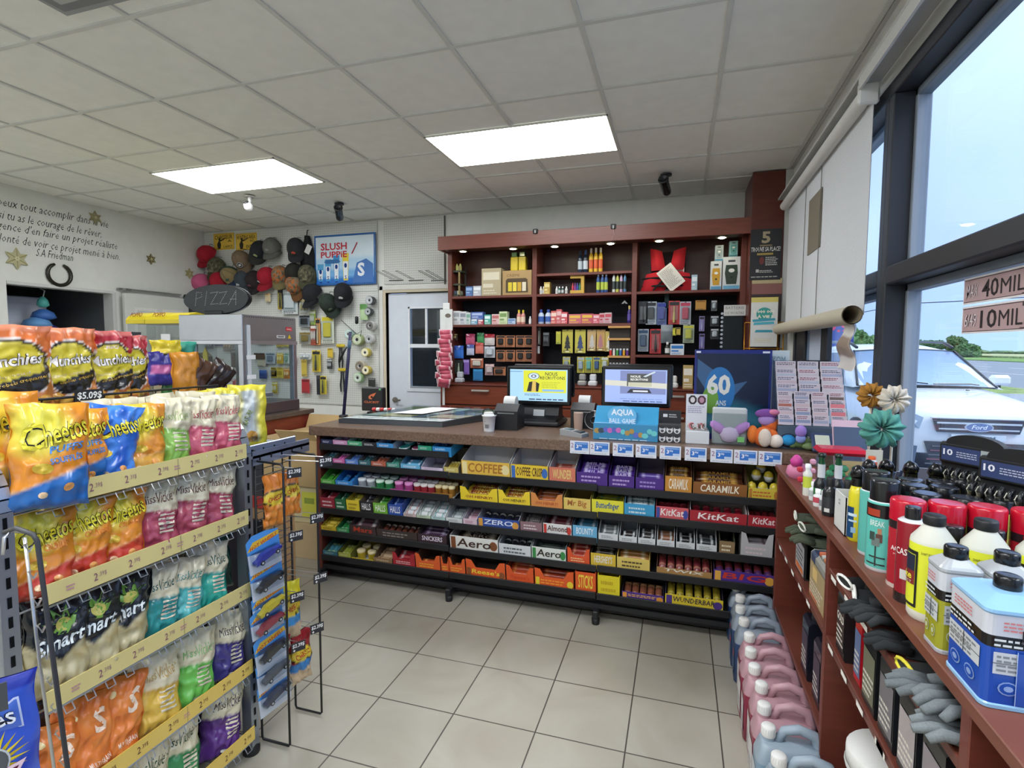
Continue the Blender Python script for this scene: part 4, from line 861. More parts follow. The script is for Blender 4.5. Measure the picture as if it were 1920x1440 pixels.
# ------------------------------------------------------------------ counter
CY = 2.72; CT = .97
ctr = thing('service_counter','long brown speckled service counter with dark wooden sides facing the candy racks','counter',(-.83,3.2,0)); Li = inv(ctr)
MB(Li).box(-2.15,RX-.012,CY,3.62,.912,CT,'6e584a',.004).build('countertop','counter',ctr,'brown speckled laminate countertop')
MB(Li).box(-2.125,-2.098,2.76,3.6,0,.911,WOOD,.002).build('side_panel','wood',ctr)
MB(Li).box(.465,.5,2.66,3.6,0,.911,WOOD,.002).build('side_panel','wood',ctr)
MB(Li).box(-2.097,.464,3.2,3.22,0,.911,'3c2420').build('back_panel','wood',ctr)
MB(Li).box(.27,.464,2.9,3.19,0,.14,'17181a').build('plinth','matte',ctr)
rk = thing('candy_rack','black wire candy rack with five long sloping shelves built in under the counter','rack',(-.83,3,0)); Li = inv(rk)
SECT = {'L': (-2.092,-1.232),'M': (-1.228,-.392),'R': (-.388,.458)}
ZS = {'AL': .861,'BL': .748,'CL': .615,'DL': .464,'EL': .323,'FL': .168,'BM': .745,'CM': .597,'DM': .458,'EM': .313,'FM': .168,'BR': .738,'CR': .6,'DR': .455,'ER': .316,'FR': .165}
TILT = .16
for k,z in ZS.items():
    x0,x1 = SECT[k[1]]
    if k == 'FR': x1 = .272
    s = MB(Li); s.box(x0,x1,CY+.02,CY+.028,z-.036,z,'17181c',.002); s.prism([(CY+.028,z-.04),(CY+.028,z-.034),(CY+.40,z-.034+.37*TILT),(CY+.40,z-.04+.37*TILT)],x0,x1,'x','202226')
    s.build('shelf','satin',rk)
for x in (-2.09,-1.23,-.39,.455):
    s = MB(Li); s.box(x-.012,x+.012,CY+.40,CY+.44,.03,.88,'1a1b1f'); s.box(x-.014,x+.014,CY-.005,CY+.44,.035,.075,'1a1b1f',.004); s.lathe([(.02,0),(.022,.03),(.01,.035)],10,x,CY+.02,'111214'); s.build('upright_foot','satin',rk)
MB(Li).box(-2.09,.27,CY+.1,CY+.13,.03,.1,'141518').box(-2.09,.27,CY+.035,CY+.06,.075,.1,'1b1c20').build('base_bar','satin',rk)

def xof(px,z,Y):
    lo,hi = -3000,5000
    for _ in range(40):
        md = (lo+hi)/2
        if at(px,md,'Y',Y).z > z: lo = md
        else: hi = md
    return at(px,lo,'Y',Y).x
ORD = ['leftmost','second','third','fourth','fifth','sixth','seventh','eighth','ninth','tenth','eleventh','twelfth','thirteenth','fourteenth','fifteenth','sixteenth','seventeenth','eighteenth','nineteenth','twentieth','twenty-first','twenty-second','twenty-third','twenty-fourth','twenty-fifth','twenty-sixth','twenty-seventh']
ROWN = {'A': 'short top','B': 'first long','C': 'second long','D': 'third long','E': 'fourth long','F': 'lowest long'}
BARC = {}
def make_bar(w,d,h,c,c2,txt):
    q = MB(); q.grid(10,5,lambda u,v: ((u-.5)*w,v*d,h*(.25+.75*min(1,8*u,8*(1-u))*(sin(pi*v)**.6 if 0 < v < 1 else 0))),lambda u,v: c if (.2 < u < .8 or not c2) else (c2 if .1 < u < .9 else c))
    q.box(-w/2,w/2,0,d,0,h*.24,c)
    if txt: q.M = TR(0,0,h*1.02); q.text(txt,-w*.33,w*.33,d*.25,d*.8,c2 or 'ffffff',.0005,1)
    return q.mesh('chocolate_bar','foil')
COUNT = {}
def tray(row,sec,px0,px1,col,desc,txt=None,tc='ffffff',bars=None,style='flat',fh=.075,inner='c9c9c4',what='chocolate bars',deco=None,back=.1,fill=.5,dep=.2):
    """a cardboard tray on a rack shelf; bars = (how many, colour, second colour, text, 'x' lying across / 'y' pointing at us)"""
    z = ZS[row+sec]-.032; Y = CY+.032; up = .022 if fh > .055 else .008; fh += up; back = max(back+up*.7,fh+.01)
    x0 = xof(px0,z+.05,Y); x1 = xof(px1,z+.05,Y); w = x1-x0-.004; a = w/2;
    k = COUNT[row] = COUNT.get(row,-1)+1
    M = TR((x0+x1)/2,Y,z) @ Matrix.Rotation(TILT,4,'X') @ TR(0,0,.0005)
    where = '%s from left, %s candy shelf' % (ORD[k],ROWN[row])
    q = MB(); t_ = .003
    q.box(-a,a,0,dep,0,t_,inner)
    if style == 'notch':
        f = [(-a,0),(a,0),(a,fh*1.15),(a*.72,fh*1.1),(a*.5,fh*.72),(-a*.5,fh*.72),(-a*.72,fh*1.1),(-a,fh*1.15)]
        q.prism(f,0,t_,'y',col)
    else: q.box(-a,a,0,t_,0,fh,col)
    for s_ in (-1,1):
        X0,X1 = (-a,-a+t_) if s_ < 0 else (a-t_,a)
        q.prism([(t_,0),(dep,0),(dep,back),(dep*.7,back),(t_,fh)],X0,X1,'x',inner if style != 'full' else col)
    q.box(-a,a,dep-t_,dep,0,back,inner)
    q.M = frame((0,-.0003,0),(1,0,0),(0,0,1))
    hv = fh*(.72 if style == 'notch' else 1)
    if deco: q.rect(-a*.96,-a*.76,.022,hv*.95,deco,.0004); q.ell(a*.82,hv*.62,min(a*.16,.03),hv*.26,deco,.0005)
    if txt: q.text(txt,-a*.72,a*.72,.045,max(.06,hv*.9),tc,.001,1.2,.1)
    else: q.lines(-a*.7,a*.7,.038,max(.05,hv*.88),2,tc,seed=px0)
    o = q.solo('candy_tray','%s, %s' % (desc,where),'tray','satin',group=None,M=M)
    if bars:
        n_,bc,b2,bt,ori = bars
        if ori == 'x': W_,D_,H_ = w*.9,.036,.016
        else: W_,D_,H_ = .1,min(.034,(w-.012)/n_*1.0),.016
        key = (round(W_,2),round(D_,3),bc,b2,bt)
        if key not in BARC: BARC[key] = make_bar(W_,D_,H_,bc,b2,bt)
        for i in range(n_):
            b = bpy.data.objects.new('chocolate_bar',BARC[key]); COL.objects.link(b)
            if ori == 'x': Mb = M @ TR(.002*(i % 2),.012+.034*i,t_+.001+fh*fill*(.55+.12*i)) @ Matrix.Rotation(.5,4,'X')
            else: Mb = M @ TR(-a+.006+(i+.5)*(w-.012)/n_+D_/2,.06,t_+.004+fh*fill) @ Matrix.Rotation(pi/2,4,'Z') @ Matrix.Rotation(-.25,4,'Y')
            lab = '%s of the %s in the %s tray from left, %s candy shelf' % (ORD[i] if ori == 'y' else ('front one','second','third','rearmost','last')[i],what,ORD[k],ROWN[row])
            b.matrix_world = Mb; tag(b,lab,'chocolate bar' if 'bar' in what else 'candy','contents of the %s tray on the %s shelf' % (ORD[k],ROWN[row]))
    return o
def P1(u): return 590+u/4.8
def P2(u): return 840+u/4.5
def P3(u): return 1150+u/4
# short top row: gum packs and tins
for u0,u1,c,inn,d,t_ in ((62,165,'2a3358','3a3c48','navy gum tray','d8dce8'),(168,300,'c890b8','d8d0dc','pink and white gum tray','f0e8f0'),(300,430,'4ca878','c8dcd0','green and white gum tray','e8f4ec'),(432,560,'2a2c30','5c6468','black and white gum tray','e0e4e4'),(562,715,'3c8cc8','b8c4d8','blue gum tray with grey inner walls','e8f0f8'),(932,1060,'2c9474','2c5c54','dark green gum tray','d0ecdc'),(1062,1235,'2c84c0','3c9ccc','bright blue gum tray','d0e8f8')):
    o = tray('A','L',P1(u0),P1(u1),c,d,None,t_,(2,c,t_,None,'y'),fh=.05,inner=inn,back=.06,fill=.35,what='gum packs',dep=.18)
for u0,c,d in ((715,'3ca49c','teal'),(832,'b85c80','pink')):
    for k in range(2):
        z = ZS['AL']-.03; x = (xof(P1(u0),z,CY+.03)+xof(P1(u0+112),z,CY+.03))/2
        q = MB(); q.lathe([(.03,0,c),(.032,.004),(.032,.016,'e8ecec'),(.032,.02),(.028,.022,c),(.001,.022)],18,col=c,sx=1.0,sy=1.4); q.solo('mint_tin','oval %s mint tin, %s of its pair on the short top candy shelf' % (d,('lower','upper')[k]),'tin','gloss',M=TR(x+.008*k,CY+.09+.05*k,z+.012+.028*k) @ Matrix.Rotation(TILT,4,'X'))
# first long row
for u0,u1,c,d in ((62,165,'5c9ca0','teal wrapped gum sticks'),(168,278,'d068a8','pink wrapped gum sticks'),(280,398,'5c84c8','blue wrapped gum sticks'),(400,510,'3c6c74','dark teal wrapped gum sticks'),(512,648,'b8644c','orange wrapped gum sticks'),(650,770,'4c9484','sea green wrapped gum sticks')):
    tray('B','L',P1(u0),P1(u1),c,'low tray of '+d,None,'e8ecec',(3,c,'e4e8e8',None,'y'),fh=.05,inner='4c4a48',back=.06,fill=.5,what='gum sticks',dep=.2)
tray('B','L',P1(775),P1(955),'6cb4d8','sky blue gum tray',None,'e8f4fc',(3,'5ca8d4','d8ecf8',None,'x'),fh=.05,inner='5c8ca8',what='gum packs',dep=.2)
tray('B','L',P1(960),P1(1160),'d8c8dc','empty lilac tray',None,'b8a8c0',None,fh=.04,inner='c8c4d0',dep=.2)
tray('B','L',P1(1165),P1(1300),'c8b868','tray of loose gold wrapped candies',None,'f0e8c0',(4,'b8a448','e8e0a0',None,'y'),fh=.05,inner='6c6050',back=.1,what='gold wrapped candies')
tray('B','M',P2(118),P2(528),'e0b84c','wide white and gold tray','COFFEE','a86c2c',(2,'b8903c','e8e0d0',None,'x'),fh=.088,inner='d0d0d0',back=.125,deco='e8d8a0')
tray('B','M',P2(532),P2(850),'e8c83c','yellow and blue tray','COFFEE CRISP','5c3420',(3,'c89c30','7c2c20',None,'x'),fh=.085,inner='ccccd0',back=.12,deco='3c6cb8')
tray('B','M',P2(855),P2(1080),'d87c64','coral tray with a cream label','WUNDER','e8d080',(4,'c05c4c','e8b8a0',None,'x'),fh=.085,inner='c8c8c8',back=.115)
tray('B','M',P2(1085),P2(1350),'4c2c84','purple tray',None,'b89cd8',(4,'56309c','d0c0f0','MILK','x'),fh=.07,inner='3c2468',back=.11,fill=.8)
tray('B','R',P2(1355),P3(160),'4c2c84','second purple tray',None,'b89cd8',(4,'56309c','e0d4f4','DAIRY','x'),fh=.07,inner='3c2468',back=.11,fill=.8)
tray('B','R',P3(165),P3(382),'4c2c84','third purple tray',None,'a088d0',(3,'6a50b0','b8a8e0',None,'x'),fh=.07,inner='5c5064',back=.12,fill=.7)
tray('B','R',P3(385),P3(590),'c88c3c','tall brown and amber tray','CARAMILK','f4ecd8',(4,'5c3420','d8a850','CARAMILK','x'),fh=.09,inner='5c3c28',back=.14,fill=.8)
tray('B','R',P3(594),P3(1004),'8c5a2c','wide brown and amber tray','CARAMILK','f4ecd8',(4,'5c3420','d8a850','CARAMILK','x'),fh=.07,inner='5c4430',back=.14,fill=.8)
eg = tray('B','R',P3(1008),P3(1245),'d8c448','yellow tray of surprise eggs',None,'c86c34',None,fh=.06,inner='8c8c4c',back=.11,deco='b87c34')
for i,(dx,dy,dz) in enumerate(((-.05,.04,.07),(0,.04,.072),(.05,.04,.07),(-.025,.09,.115),(.03,.09,.11),(.0,.13,.14))):
    q = MB(); q.lathe([(.002,-.03),(.015,-.024),(.022,-.008,'d8dce0'),(.022,.004,'d8c43c'),(.016,.02),(.003,.028)],14,col='c8ccd0'); q.solo('surprise_egg','foil egg in the yellow egg tray, %s' % ('front left','front middle','front right','second layer left','second layer right','topmost')[i],'candy','foil',M=eg.matrix_world @ TR(dx,dy,dz),group='foil eggs in the yellow tray')
# second long row
tray('C','L',P1(60),P1(185),'5cb44c','bright green gum tray',None,'d8f0c8',(2,'4ca83c','b8e0a8',None,'y'),fh=.05,inner='4c9c3c',what='gum packs')
tray('C','L',P1(190),P1(350),'3c8cd0','vivid blue gum tray',None,'d0e8fc',(2,'2c7cc8','90c4f0',None,'y'),fh=.05,inner='2c78bc',what='gum packs')
def cups(row,sec,u0,u1,n_,c,top,d,P=P1):
    z = ZS[row+sec]-.032; Y = CY+.035; x0 = xof(P(u0),z+.04,Y); x1 = xof(P(u1),z+.04,Y); k = COUNT[row] = COUNT.get(row,-1)+1
    q = MB(); q.box(x0,x1,Y,Y+.2,z-0,z+.003,'b8bab8'); q.box(x0,x1,Y,Y+.003,z,z+.035,c); q.box(x0,x1,Y+.197,Y+.2,z,z+.05,c)
    q.M = TR(0,Y,z) @ Matrix.Rotation(TILT,4,'X') @ TR(0,-Y,-z); q.v = [q.M @ p for p in q.v]
    q.solo('gum_tray','%s tray of gum cups, %s from left, %s candy shelf' % (d,ORD[k],ROWN[row]),'tray','satin')
    r_ = min(.026,(x1-x0)/n_/2.1)
    for j in range(2):
        for i in range(n_):
            key = 'cup%s%s' % (c,n_)
            M = TR(0,Y,z) @ Matrix.Rotation(TILT,4,'X') @ TR(x0+(i+.5)*(x1-x0)/n_,.03+r_+j*(2*r_+.008),.0035)
            if key not in KIT.d:
                s_ = MB(); s_.lathe([(r_*.85,0,c),(r_,.006),(r_,.045),(r_*1.02,.046,top),(r_*1.02,.058),(r_*.8,.06),(.001,.06)],14,col=c); o = s_.solo('gum_cup','','gum cup','gloss'); KIT.d[key] = o; KIT.d[key+'n'] = o; o.matrix_world = M
            else: o = KIT.d[key].copy(); COL.objects.link(o); o.matrix_world = M
            o['label'] = '%s %s gum cup with a %s lid, %s tray, %s candy shelf' % (('front','back')[j],ORD[i],{'e8ecec': 'white','d8f0dc': 'pale green','f0a0d8': 'pink','e8e0dc': 'off-white','e8d8a8': 'cream'}.get(top,'pale'),d,ROWN[row]); o['group'] = '%s gum cups' % d
cups('C','L',352,510,2,'b8bcc0','e8ecec','silver'); cups('C','L',512,678,2,'3c9c5c','d8f0dc','green'); cups('C','L',682,860,2,'d05ca8','f0a0d8','pink'); cups('C','L',862,1055,3,'b83c44','e8e0dc','red'); cups('C','L',1060,1240,3,'b07c34','e8d8a8','gold and red')
tray('C','M',P2(108),P2(425),'e8cc30','yellow notched tray with red print','OH HENRY!','8c2c24',(4,'c8a828','7c2420','HENRY!','x'),'notch',fh=.075,inner='8c8c80',back=.115)
tray('C','M',P2(428),P2(698),'ecd034','second yellow notched tray with red print','OH HENRY!','3c241c',(4,'ccac2c','7c2420','HENRY!','x'),'notch',fh=.075,inner='6c6c60',back=.11)
tray('C','M',P2(702),P2(972),'d88c4c','orange notched tray','OH HENRY!','b04c24',(4,'a8582c','5c2818',None,'x'),'notch',fh=.075,inner='7c6450',back=.115)
tray('C','M',P2(976),P2(1208),'e0c468','pale gold tray','Mr Big','b06c34',(2,'a88c30','c8b050',None,'x'),fh=.075,inner='a08c4c',back=.1)
tray('C','M',P2(1212),P2(1485),'e4dc3c','lemon yellow tray','Butterfinger','1c5c9c',(4,'9c9c28','5c7c38',None,'x'),fh=.08,inner='7c7c34',back=.1)
tray('C','R',P3(80),P3(312),'3c9ccc','sky blue tray with silver bars',None,'c8e0ec',(4,'b8c8cc','2c4c50',"HERSHEY'S",'x'),fh=.07,inner='5c8ca0',back=.11,fill=.9)
tray('C','R',P3(316),P3(566),'d05c64','rose red tray with a blue 2 tag','KitKat','f4e8e8',(4,'7c2430','a84450',None,'y'),fh=.07,inner='6c2c34',back=.1,deco='3c4ca0')
tray('C','R',P3(570),P3(1002),'a82834','wide red tray','KitKat','f4e8e8',(5,'8c2030','c0505c',None,'y'),fh=.065,inner='c8c4c4',back=.1)
tray('C','R',P3(1006),P3(1245),'a82834','red tray at the right end','KitKat','f4e8e8',(4,'6c2028','3c2020',None,'y'),fh=.065,inner='b8b4b4',back=.095)
# third long row
for u0,u1,c,t,tc_,b,inn,d in ((60,190,'9c2c3c',None,'e8c8cc',('9c2c3c','d8a8b0'),'7c2430','dark red cough drop tray'),(192,290,'2c6c44',None,'c8e0d0',('2c6440','b0d0bc'),'24543a','dark green cough drop tray'),(293,412,'e0c838',None,'a8902c',('d8c84c','3c3c30'),'9c8c30','yellow cough drop tray'),(416,530,'26262a','HALLS','f0f0f0',('3c3c44','c8c8c8'),'6c5c4c','black cough drop tray'),(534,664,'74b43c','HALLS','f0f8e8',('4c9c3c','c8e0b0'),'6c6c4c','lime green cough drop tray'),(667,798,'2c54a8','HALLS','f0f4fc',('2c4c9c','98b0e0'),'24448c','royal blue cough drop tray')):
    tray('D','L',P1(u0),P1(u1),c,d,t,tc_,(3,b[0],b[1],None,'x'),fh=.075,inner=inn,back=.1,fill=.85,what='cough drops')
for u0,u1,c,b,d in ((801,918,'dcc0bc','b87870','pink and white tray'),(921,1048,'c8d8b8','7c9488','pale green tray of striped packs'),(1051,1180,'c0dcdc','5c9ca0','pale aqua tray')): tray('D','L',P1(u0),P1(u1),c,d,None,'8c9494',(5,'d8dcdc',b,None,'x'),fh=.04,inner='c8ccc8',back=.09,fill=1.2,what='candy packs')
tray('D','M',P1(1185),P2(125),'d8dcdc','white tray of grey packs',None,'8c9494',(4,'c0c8c8','5c6c70',None,'x'),fh=.05,inner='c4c8cc',back=.1,what='candy packs'); tray('D','M',P2(130),P2(250),'d8c0cc','white tray of pink packs',None,'a86c80',(4,'c89cac','e8d8dc',None,'x'),fh=.055,inner='c0bcc4',back=.095,what='candy packs')
tray('D','M',P2(254),P2(606),'2c4c9c','wide navy and white tray','ZERO','e0e8f8',(5,'26283c','e0dcd0',None,'y'),fh=.06,inner='b8b8c0',back=.1,deco='d89c44')
tray('D','M',P2(612),P2(800),'8c6c74','grey and plum tray',None,'d8ccd0',(4,'a09c94','4c4448','TOFFEE','x'),fh=.06,inner='5c5458',back=.1)
tray('D','M',P2(804),P2(1048),'e0e0e0','white tray with a red left flap','Almond','4c2420',(4,'7c2c3c','d8b8bc',None,'x'),fh=.065,inner='5c5458',back=.1,deco='c83c34')
tray('D','M',P2(1052),P2(1262),'6cb0d8','light blue tray','BOUNTY','e8f4fc',(4,'3c7c9c','c8e0ec',None,'x'),fh=.07,inner='3c4c58',back=.1)
for u0,u1,b,d in ((P2(1268),P2(1438),'6c7474','white tray of grey mint boxes'),(P3(42),P3(180),'2c2424','nearly empty white tray'),(P3(184),P3(318),'3c3838','white tray of black bars'),(P3(324),P3(462),'8c5c40','white tray of brown bars'),(P3(468),P3(614),'1c1c1e','white tray of glossy black bars'),(P3(620),P3(778),'34383c','white tray of charcoal bars')):
    tray('D','R' if u0 > 1130 else 'M',u0,u1,'d4d8dc',d,None,'8c9094',(2 if 'empty' in d else 3,b,'d8dcdc',None,'x'),fh=.055,inner='b8bcc0',back=.115,fill=.7)
tray('D','R',P3(790),P3(912),'8c7454','brown tray with a round cream lid pack',None,'e8dcc0',(2,'6c4428','e0d4b8',None,'x'),fh=.07,inner='4c4c3c',back=.12)
tray('D','R',P3(950),P3(1194),'b8b8bc','silver tray standing apart near the right end',None,'d8c8cc',(3,'a8a0a8','6c5460',None,'x'),'notch',fh=.11,inner='8c8488',back=.13)
# fourth long row
tray('E','L',P1(62),P1(200),'d8bc34','yellow candy tray',None,'8c7420',(3,'d4bc3c','8c7c20',None,'x'),fh=.05,inner='9c8828',back=.08,fill=.9); tray('E','L',P1(204),P1(318),'3c9454','green candy tray',None,'c8e4d0',(3,'348c4c','c8dccc',None,'y'),fh=.05,inner='24683c',back=.08)
tray('E','L',P1(322),P1(560),'3c3030','dark brown tray with red lettering','Mars','b8402c',(3,'5c4048','b8b0b0',None,'x'),fh=.065,inner='4c4040',back=.1,fill=.9)
tray('E','L',P1(564),P1(930),'3c3230','wide dark brown tray of red tipped bars',None,'8c8480',(6,'6c3c30','d8c8c0',None,'y'),fh=.06,inner='4c3c34',back=.1)
tray('E','L',P1(934),P1(1195),'3c2830','plum brown tray','SNICKERS','e8e0f0',(4,'4c3450','8c7c98',None,'x'),fh=.06,inner='3c3034',back=.09,fill=.9)
tray('E','M',P2(22),P2(428),'e0e0dc','wide white tray with brown print','Aero','3c2418',(4,'3c2c26','c8b8a0','AERO','x'),fh=.085,inner='a8a8a8',back=.105,deco='7c4828')
tray('E','M',P2(432),P2(705),'d4d8dc','plain white tray of black and white bars',None,'5c6064',(4,'2c2c2e','d0d4d4',None,'y'),fh=.07,inner='a8acb0',back=.1)
tray('E','M',P2(709),P2(1000),'dce0dc','white and green tray','Aero','2c2420',(3,'4c5854','2c3838',None,'x'),fh=.075,inner='8c9094',back=.115,deco='3c8c4c')
tray('E','M',P2(1008),P2(1200),'d8542c','orange red notched tray',None,'f0c890',(4,'9c3428','d88c6c',None,'x'),'notch',fh=.08,inner='6c3c30',back=.1,fill=.8)
tray('E','R',P2(1204),P2(1420),'d8b83c','yellow and black tray',"HERSHEY'S",'e8e8e0',(4,'2c2824','6c6454',None,'x'),fh=.075,inner='2c2824',back=.1,fill=.9)
tray('E','R',P3(26),P3(276),'dcc468','pale yellow tray of biscuits',None,'5c4c2c',(3,'c89050','e8d8a8',None,'x'),fh=.07,inner='c0a858',back=.12,fill=.8)
tray('E','R',P3(322),P3(742),'a8804c','wide tan tray','TWIX','f0ece4',(6,'7c3438','b8806c',None,'y'),fh=.055,inner='6c4434',back=.1,fill=.9)
tray('E','R',P3(748),P3(1215),'4c3090','purple tray with red lettering','BIG','c83828',(6,'6c2c34','3c2c6c',None,'y'),fh=.065,inner='3c2a3c',back=.1,deco='e0a848',fill=.8)
# lowest long row
tray('F','L',P1(80),P1(212),'3c7484','blue green tray of mints',None,'a8c8c0',(3,'4c8c98','b8c86c',None,'y'),fh=.05,inner='3c5c54',back=.08,what='mint packs'); tray('F','L',P1(216),P1(330),'a8ac48','olive yellow mint tray',None,'dce0a0',(3,'98a040','d0d490',None,'y'),fh=.05,inner='6c7030',back=.08,what='mint packs')
cups('F','L',334,530,2,'d8bc30','e8d8a8','yellow')
tray('F','L',P1(535),P1(705),'8c6c4c','tan tray of beige packs',None,'d8c8a8',(4,'b89c7c','7c5c40',None,'x'),fh=.05,inner='5c4834',back=.1,what='candy packs'); tray('F','L',P1(709),P1(912),'a82430','crimson notched tray',None,'e8c0c0',(3,'a82c34','d8b0b0',None,'x'),'notch',fh=.075,inner='4c2c2c',back=.1)
tray('F','L',P1(916),P1(1138),'e0602c','first orange notched tray',None,'f0b43c',(2,'b84c20','e89c50',None,'x'),'notch',fh=.085,inner='5c4438',back=.11,fill=.3); tray('F','L',P1(1142),P1(1225),'e0602c','second orange notched tray',None,'f0b43c',(2,'b84c20','e89c50',None,'x'),'notch',fh=.085,inner='5c4438',back=.11,fill=.3)
tray('F','M',P2(8),P2(152),'e0602c','third orange notched tray',None,'f0b43c',(2,'b84c20','e89c50',None,'x'),'notch',fh=.085,inner='5c4438',back=.11,fill=.3)
tray('F','M',P2(158),P2(490),'e05c28',"wide orange tray with yellow lettering","Reese's",'f4d83c',None,'notch',fh=.09,inner='5c5048',back=.105,deco='8c4c28'); tray('F','M',P2(495),P2(728),'dc5828','orange tray with scattered packs',"Reese's",'c8401c',(3,'b04424','d87c3c',None,'x'),'notch',fh=.085,inner='8c4428',back=.11,fill=.8)
tray('F','M',P2(735),P2(1065),'e05c28','orange tray with a yellow corner flap',None,'f0a030',(3,'9c3820','c86430',None,'x'),'notch',fh=.09,inner='7c5030',back=.1,deco='e8d034',fill=.5)
tray('F','M',P2(1075),P2(1252),'e05c28','tall orange tray with yellow print','STICKS','f4e04c',None,fh=.115,inner='c84c24',back=.12); tray('F','R',P2(1262),P2(1452),'e4d42c','tall bright yellow tray beside the orange one',None,'c8b020',None,fh=.115,inner='d8c828',back=.12)
tray('F','R',P3(62),P3(380),'4c3088','low purple and orange tray',None,'f0b858',(5,'8c5440','c89c6c',None,'y'),fh=.055,inner='2c2438',back=.08,deco='e0983c'); tray('F','R',P3(386),P3(825),'dcc434','yellow and purple tray','WUNDERBAR','2c2838',(6,'8c7c28','b8a840',None,'y'),fh=.06,inner='3c3448',back=.1,deco='4c3484',fill=.8)
# price cards along the counter edge
for i,(px0,px1,py) in enumerate(((1069,1105,836),(1106,1143,839),(1149,1188,842),(1192,1231,843),(1237,1277,846),(1284,1325,849),(1332,1374,853),(1376,1420,856),(1422,1466,859))):
    a = at(px0,py,'Y',CY-.006); b_ = at(px1,py,'Y',CY-.006); w = b_.x-a.x
    q = MB(frame((a.x,CY-.006,CT-.065),(1,0,0),(0,0,1))); q.box(0,w,0,.066,0,.002,'dadce4'); q.rect(w*.25,w*.93,.018,.06,'2f6fc0',.003); q.rect(w*.62,w*.93,.018,.03,'b8cce8',.0036); q.rect(w*.25,w*.9,.05,.057,'7ca4d8',.0036)
    q.text('2',w*.05,w*.19,.03,.054,'8c4c78',.003,0); q.text('3',w*.32,w*.44,.028,.047,'f0f4fa',.0036,2); q.text('00¢',w*.46,w*.62,.036,.047,'f0f4fa',.0036,1); q.lines(w*.08,w*.9,.004,.01,1,'a8acb4',.003)
    tag(q.build('price_card','satin'),'%s of nine blue and white price cards along the counter edge' % (ORD[i] if i < 8 else 'rightmost'),'price card')
# ------------------------------------------------------------------ on the counter
# tilted glass display tray of scratch tickets
a = [at(665,795,'Z',1.0),at(865,806,'Z',1.0)]
t = thing('ticket_display','low glass topped lottery ticket display tray lying on the left end of the counter','display',(-1.68,3.0,CT),rz=.0)
P_ = [(-.36,-.13),(.33,-.08),(.58,.5),(-.16,.5)]
q = MB(); q.add([(x,y,0) for x,y in P_]+[(x,y,.03+.02*(y > 0)) for x,y in P_],[(3,2,1,0),(4,5,6,7),(0,1,5,4),(1,2,6,5),(2,3,7,6),(3,0,4,7)],'6c747c'); q.build('case','metal',t)
def lerp(u,v):
    b0 = Vector((P_[0][0]+(P_[1][0]-P_[0][0])*u,P_[0][1]+(P_[1][1]-P_[0][1])*u,.031)); b1 = Vector((P_[3][0]+(P_[2][0]-P_[3][0])*u,P_[3][1]+(P_[2][1]-P_[3][1])*u,.051)); return b0.lerp(b1,v)
def qd(q,u0,u1,v0,v1,c,dz):
    V = [lerp(u0,v0),lerp(u1,v0),lerp(u1,v1),lerp(u0,v1)]; q.add([(p.x,p.y,p.z+dz) for p in V],[(0,1,2,3)],c)
q = MB(); qd(q,.02,.98,.02,.2,'dcdcd8',.002)
for i in range(1,4): qd(q,.25*i,.25*i+.01,.02,.2,'a8a8a4',.003)
rr = random.Random(3)
for i in range(6):
    for j in range(3): qd(q,.04+.158*i,.04+.158*i+.15,.24+.24*j,.24+.24*j+.22,rr.choice(['8c8c4c','a8a878','5c6c4c','9cb0a8','7c8478','c0b88c','6c7c84','b8b098','4c5c68']),.002)
q.build('tickets','matte',t)
q = MB(); qd(q,.0,1,.0,1,'e8eef0',.008); q.build('glass_top','glass',t)
q = MB(); V = [lerp(.25,.35),lerp(.55,.35),lerp(.56,.85),lerp(.3,.85)]; q.add([(p.x,p.y,p.z+.011) for p in V]+[(p.x,p.y,p.z+.0115) for p in V],[(0,1,2,3),(4,5,6,7)],'dfe1e4')
q.v = [t.matrix_world @ p for p in q.v]; tag(q.build('loose_paper','matte'),'white paper sheet lying on the glass ticket display','paper')
# dark box with red edge, purple stick, black carton
q = MB(); q.box(-.12,.12,-.03,.05,0,.02,'1e1f22',.003);
for i in range(6): q.lathe([(.012,-.09+.03*i),(.014,-.08+.03*i),(.014,-.065+.03*i)],8,0,.035,('c83c3c','e8e4e0')[i % 2],axis='x')
q.solo('lighter_tray','small dark tray with red and white packs in front of the black carton','tray','gloss',(-2.0,3.35,CT),rz=.1)
c_ = at(708,760,'Y',3.5); q = MB(); w = (at(716,760,'Y',3.5).x-at(677,760,'Y',3.5).x)/2; h = at(700,727,'Y',3.5).z-CT
q.box(-w,w,0,.06,0,h,'1b1c20',.006); q.M = frame((0,-.0005,0),(1,0,0),(0,0,1)); q.text('CLICKIT',-w*.72,w*.72,h*.34,h*.43,'e87c4c',.001,2); q.poly([(-w*.25,h*.52),(w*.02,h*.5),(w*.1,h*.58),(w*.28,h*.66),(w*.45,h*.8),(w*.1,h*.74),(-w*.1,h*.7),(-w*.3,h*.62)],'e87c4c',.001); q.ell(w*.02,h*.6,w*.1,h*.05,'1b1c20',.0016); q.rect(w*.7,w*.9,h*.9,h*.97,'6cc87c',.001)
q.solo('black_carton','upright black carton with an orange flame emblem on the counter before the pegboard','carton','satin',(at(697,760,'Y',3.5).x,3.5,CT))
q = MB(); b0 = at(644,783,'Z',CT); tp = at(657,622,'Y',b0.y+.05); q.tube([b0+Vector((0,0,.002)),b0.lerp(tp,.62),tp],.011,'25264c',8); q.tube([b0.lerp(tp,.80),b0.lerp(tp,.9)],.0125,'4c6c84',8); q.box(b0.x-.025,b0.x+.025,b0.y-.02,b0.y+.02,CT,CT+.02,'1c1c22',.004)
tag(q.build('measuring_stick','satin'),'long dark purple stick standing upright on the left end of the counter','stick')
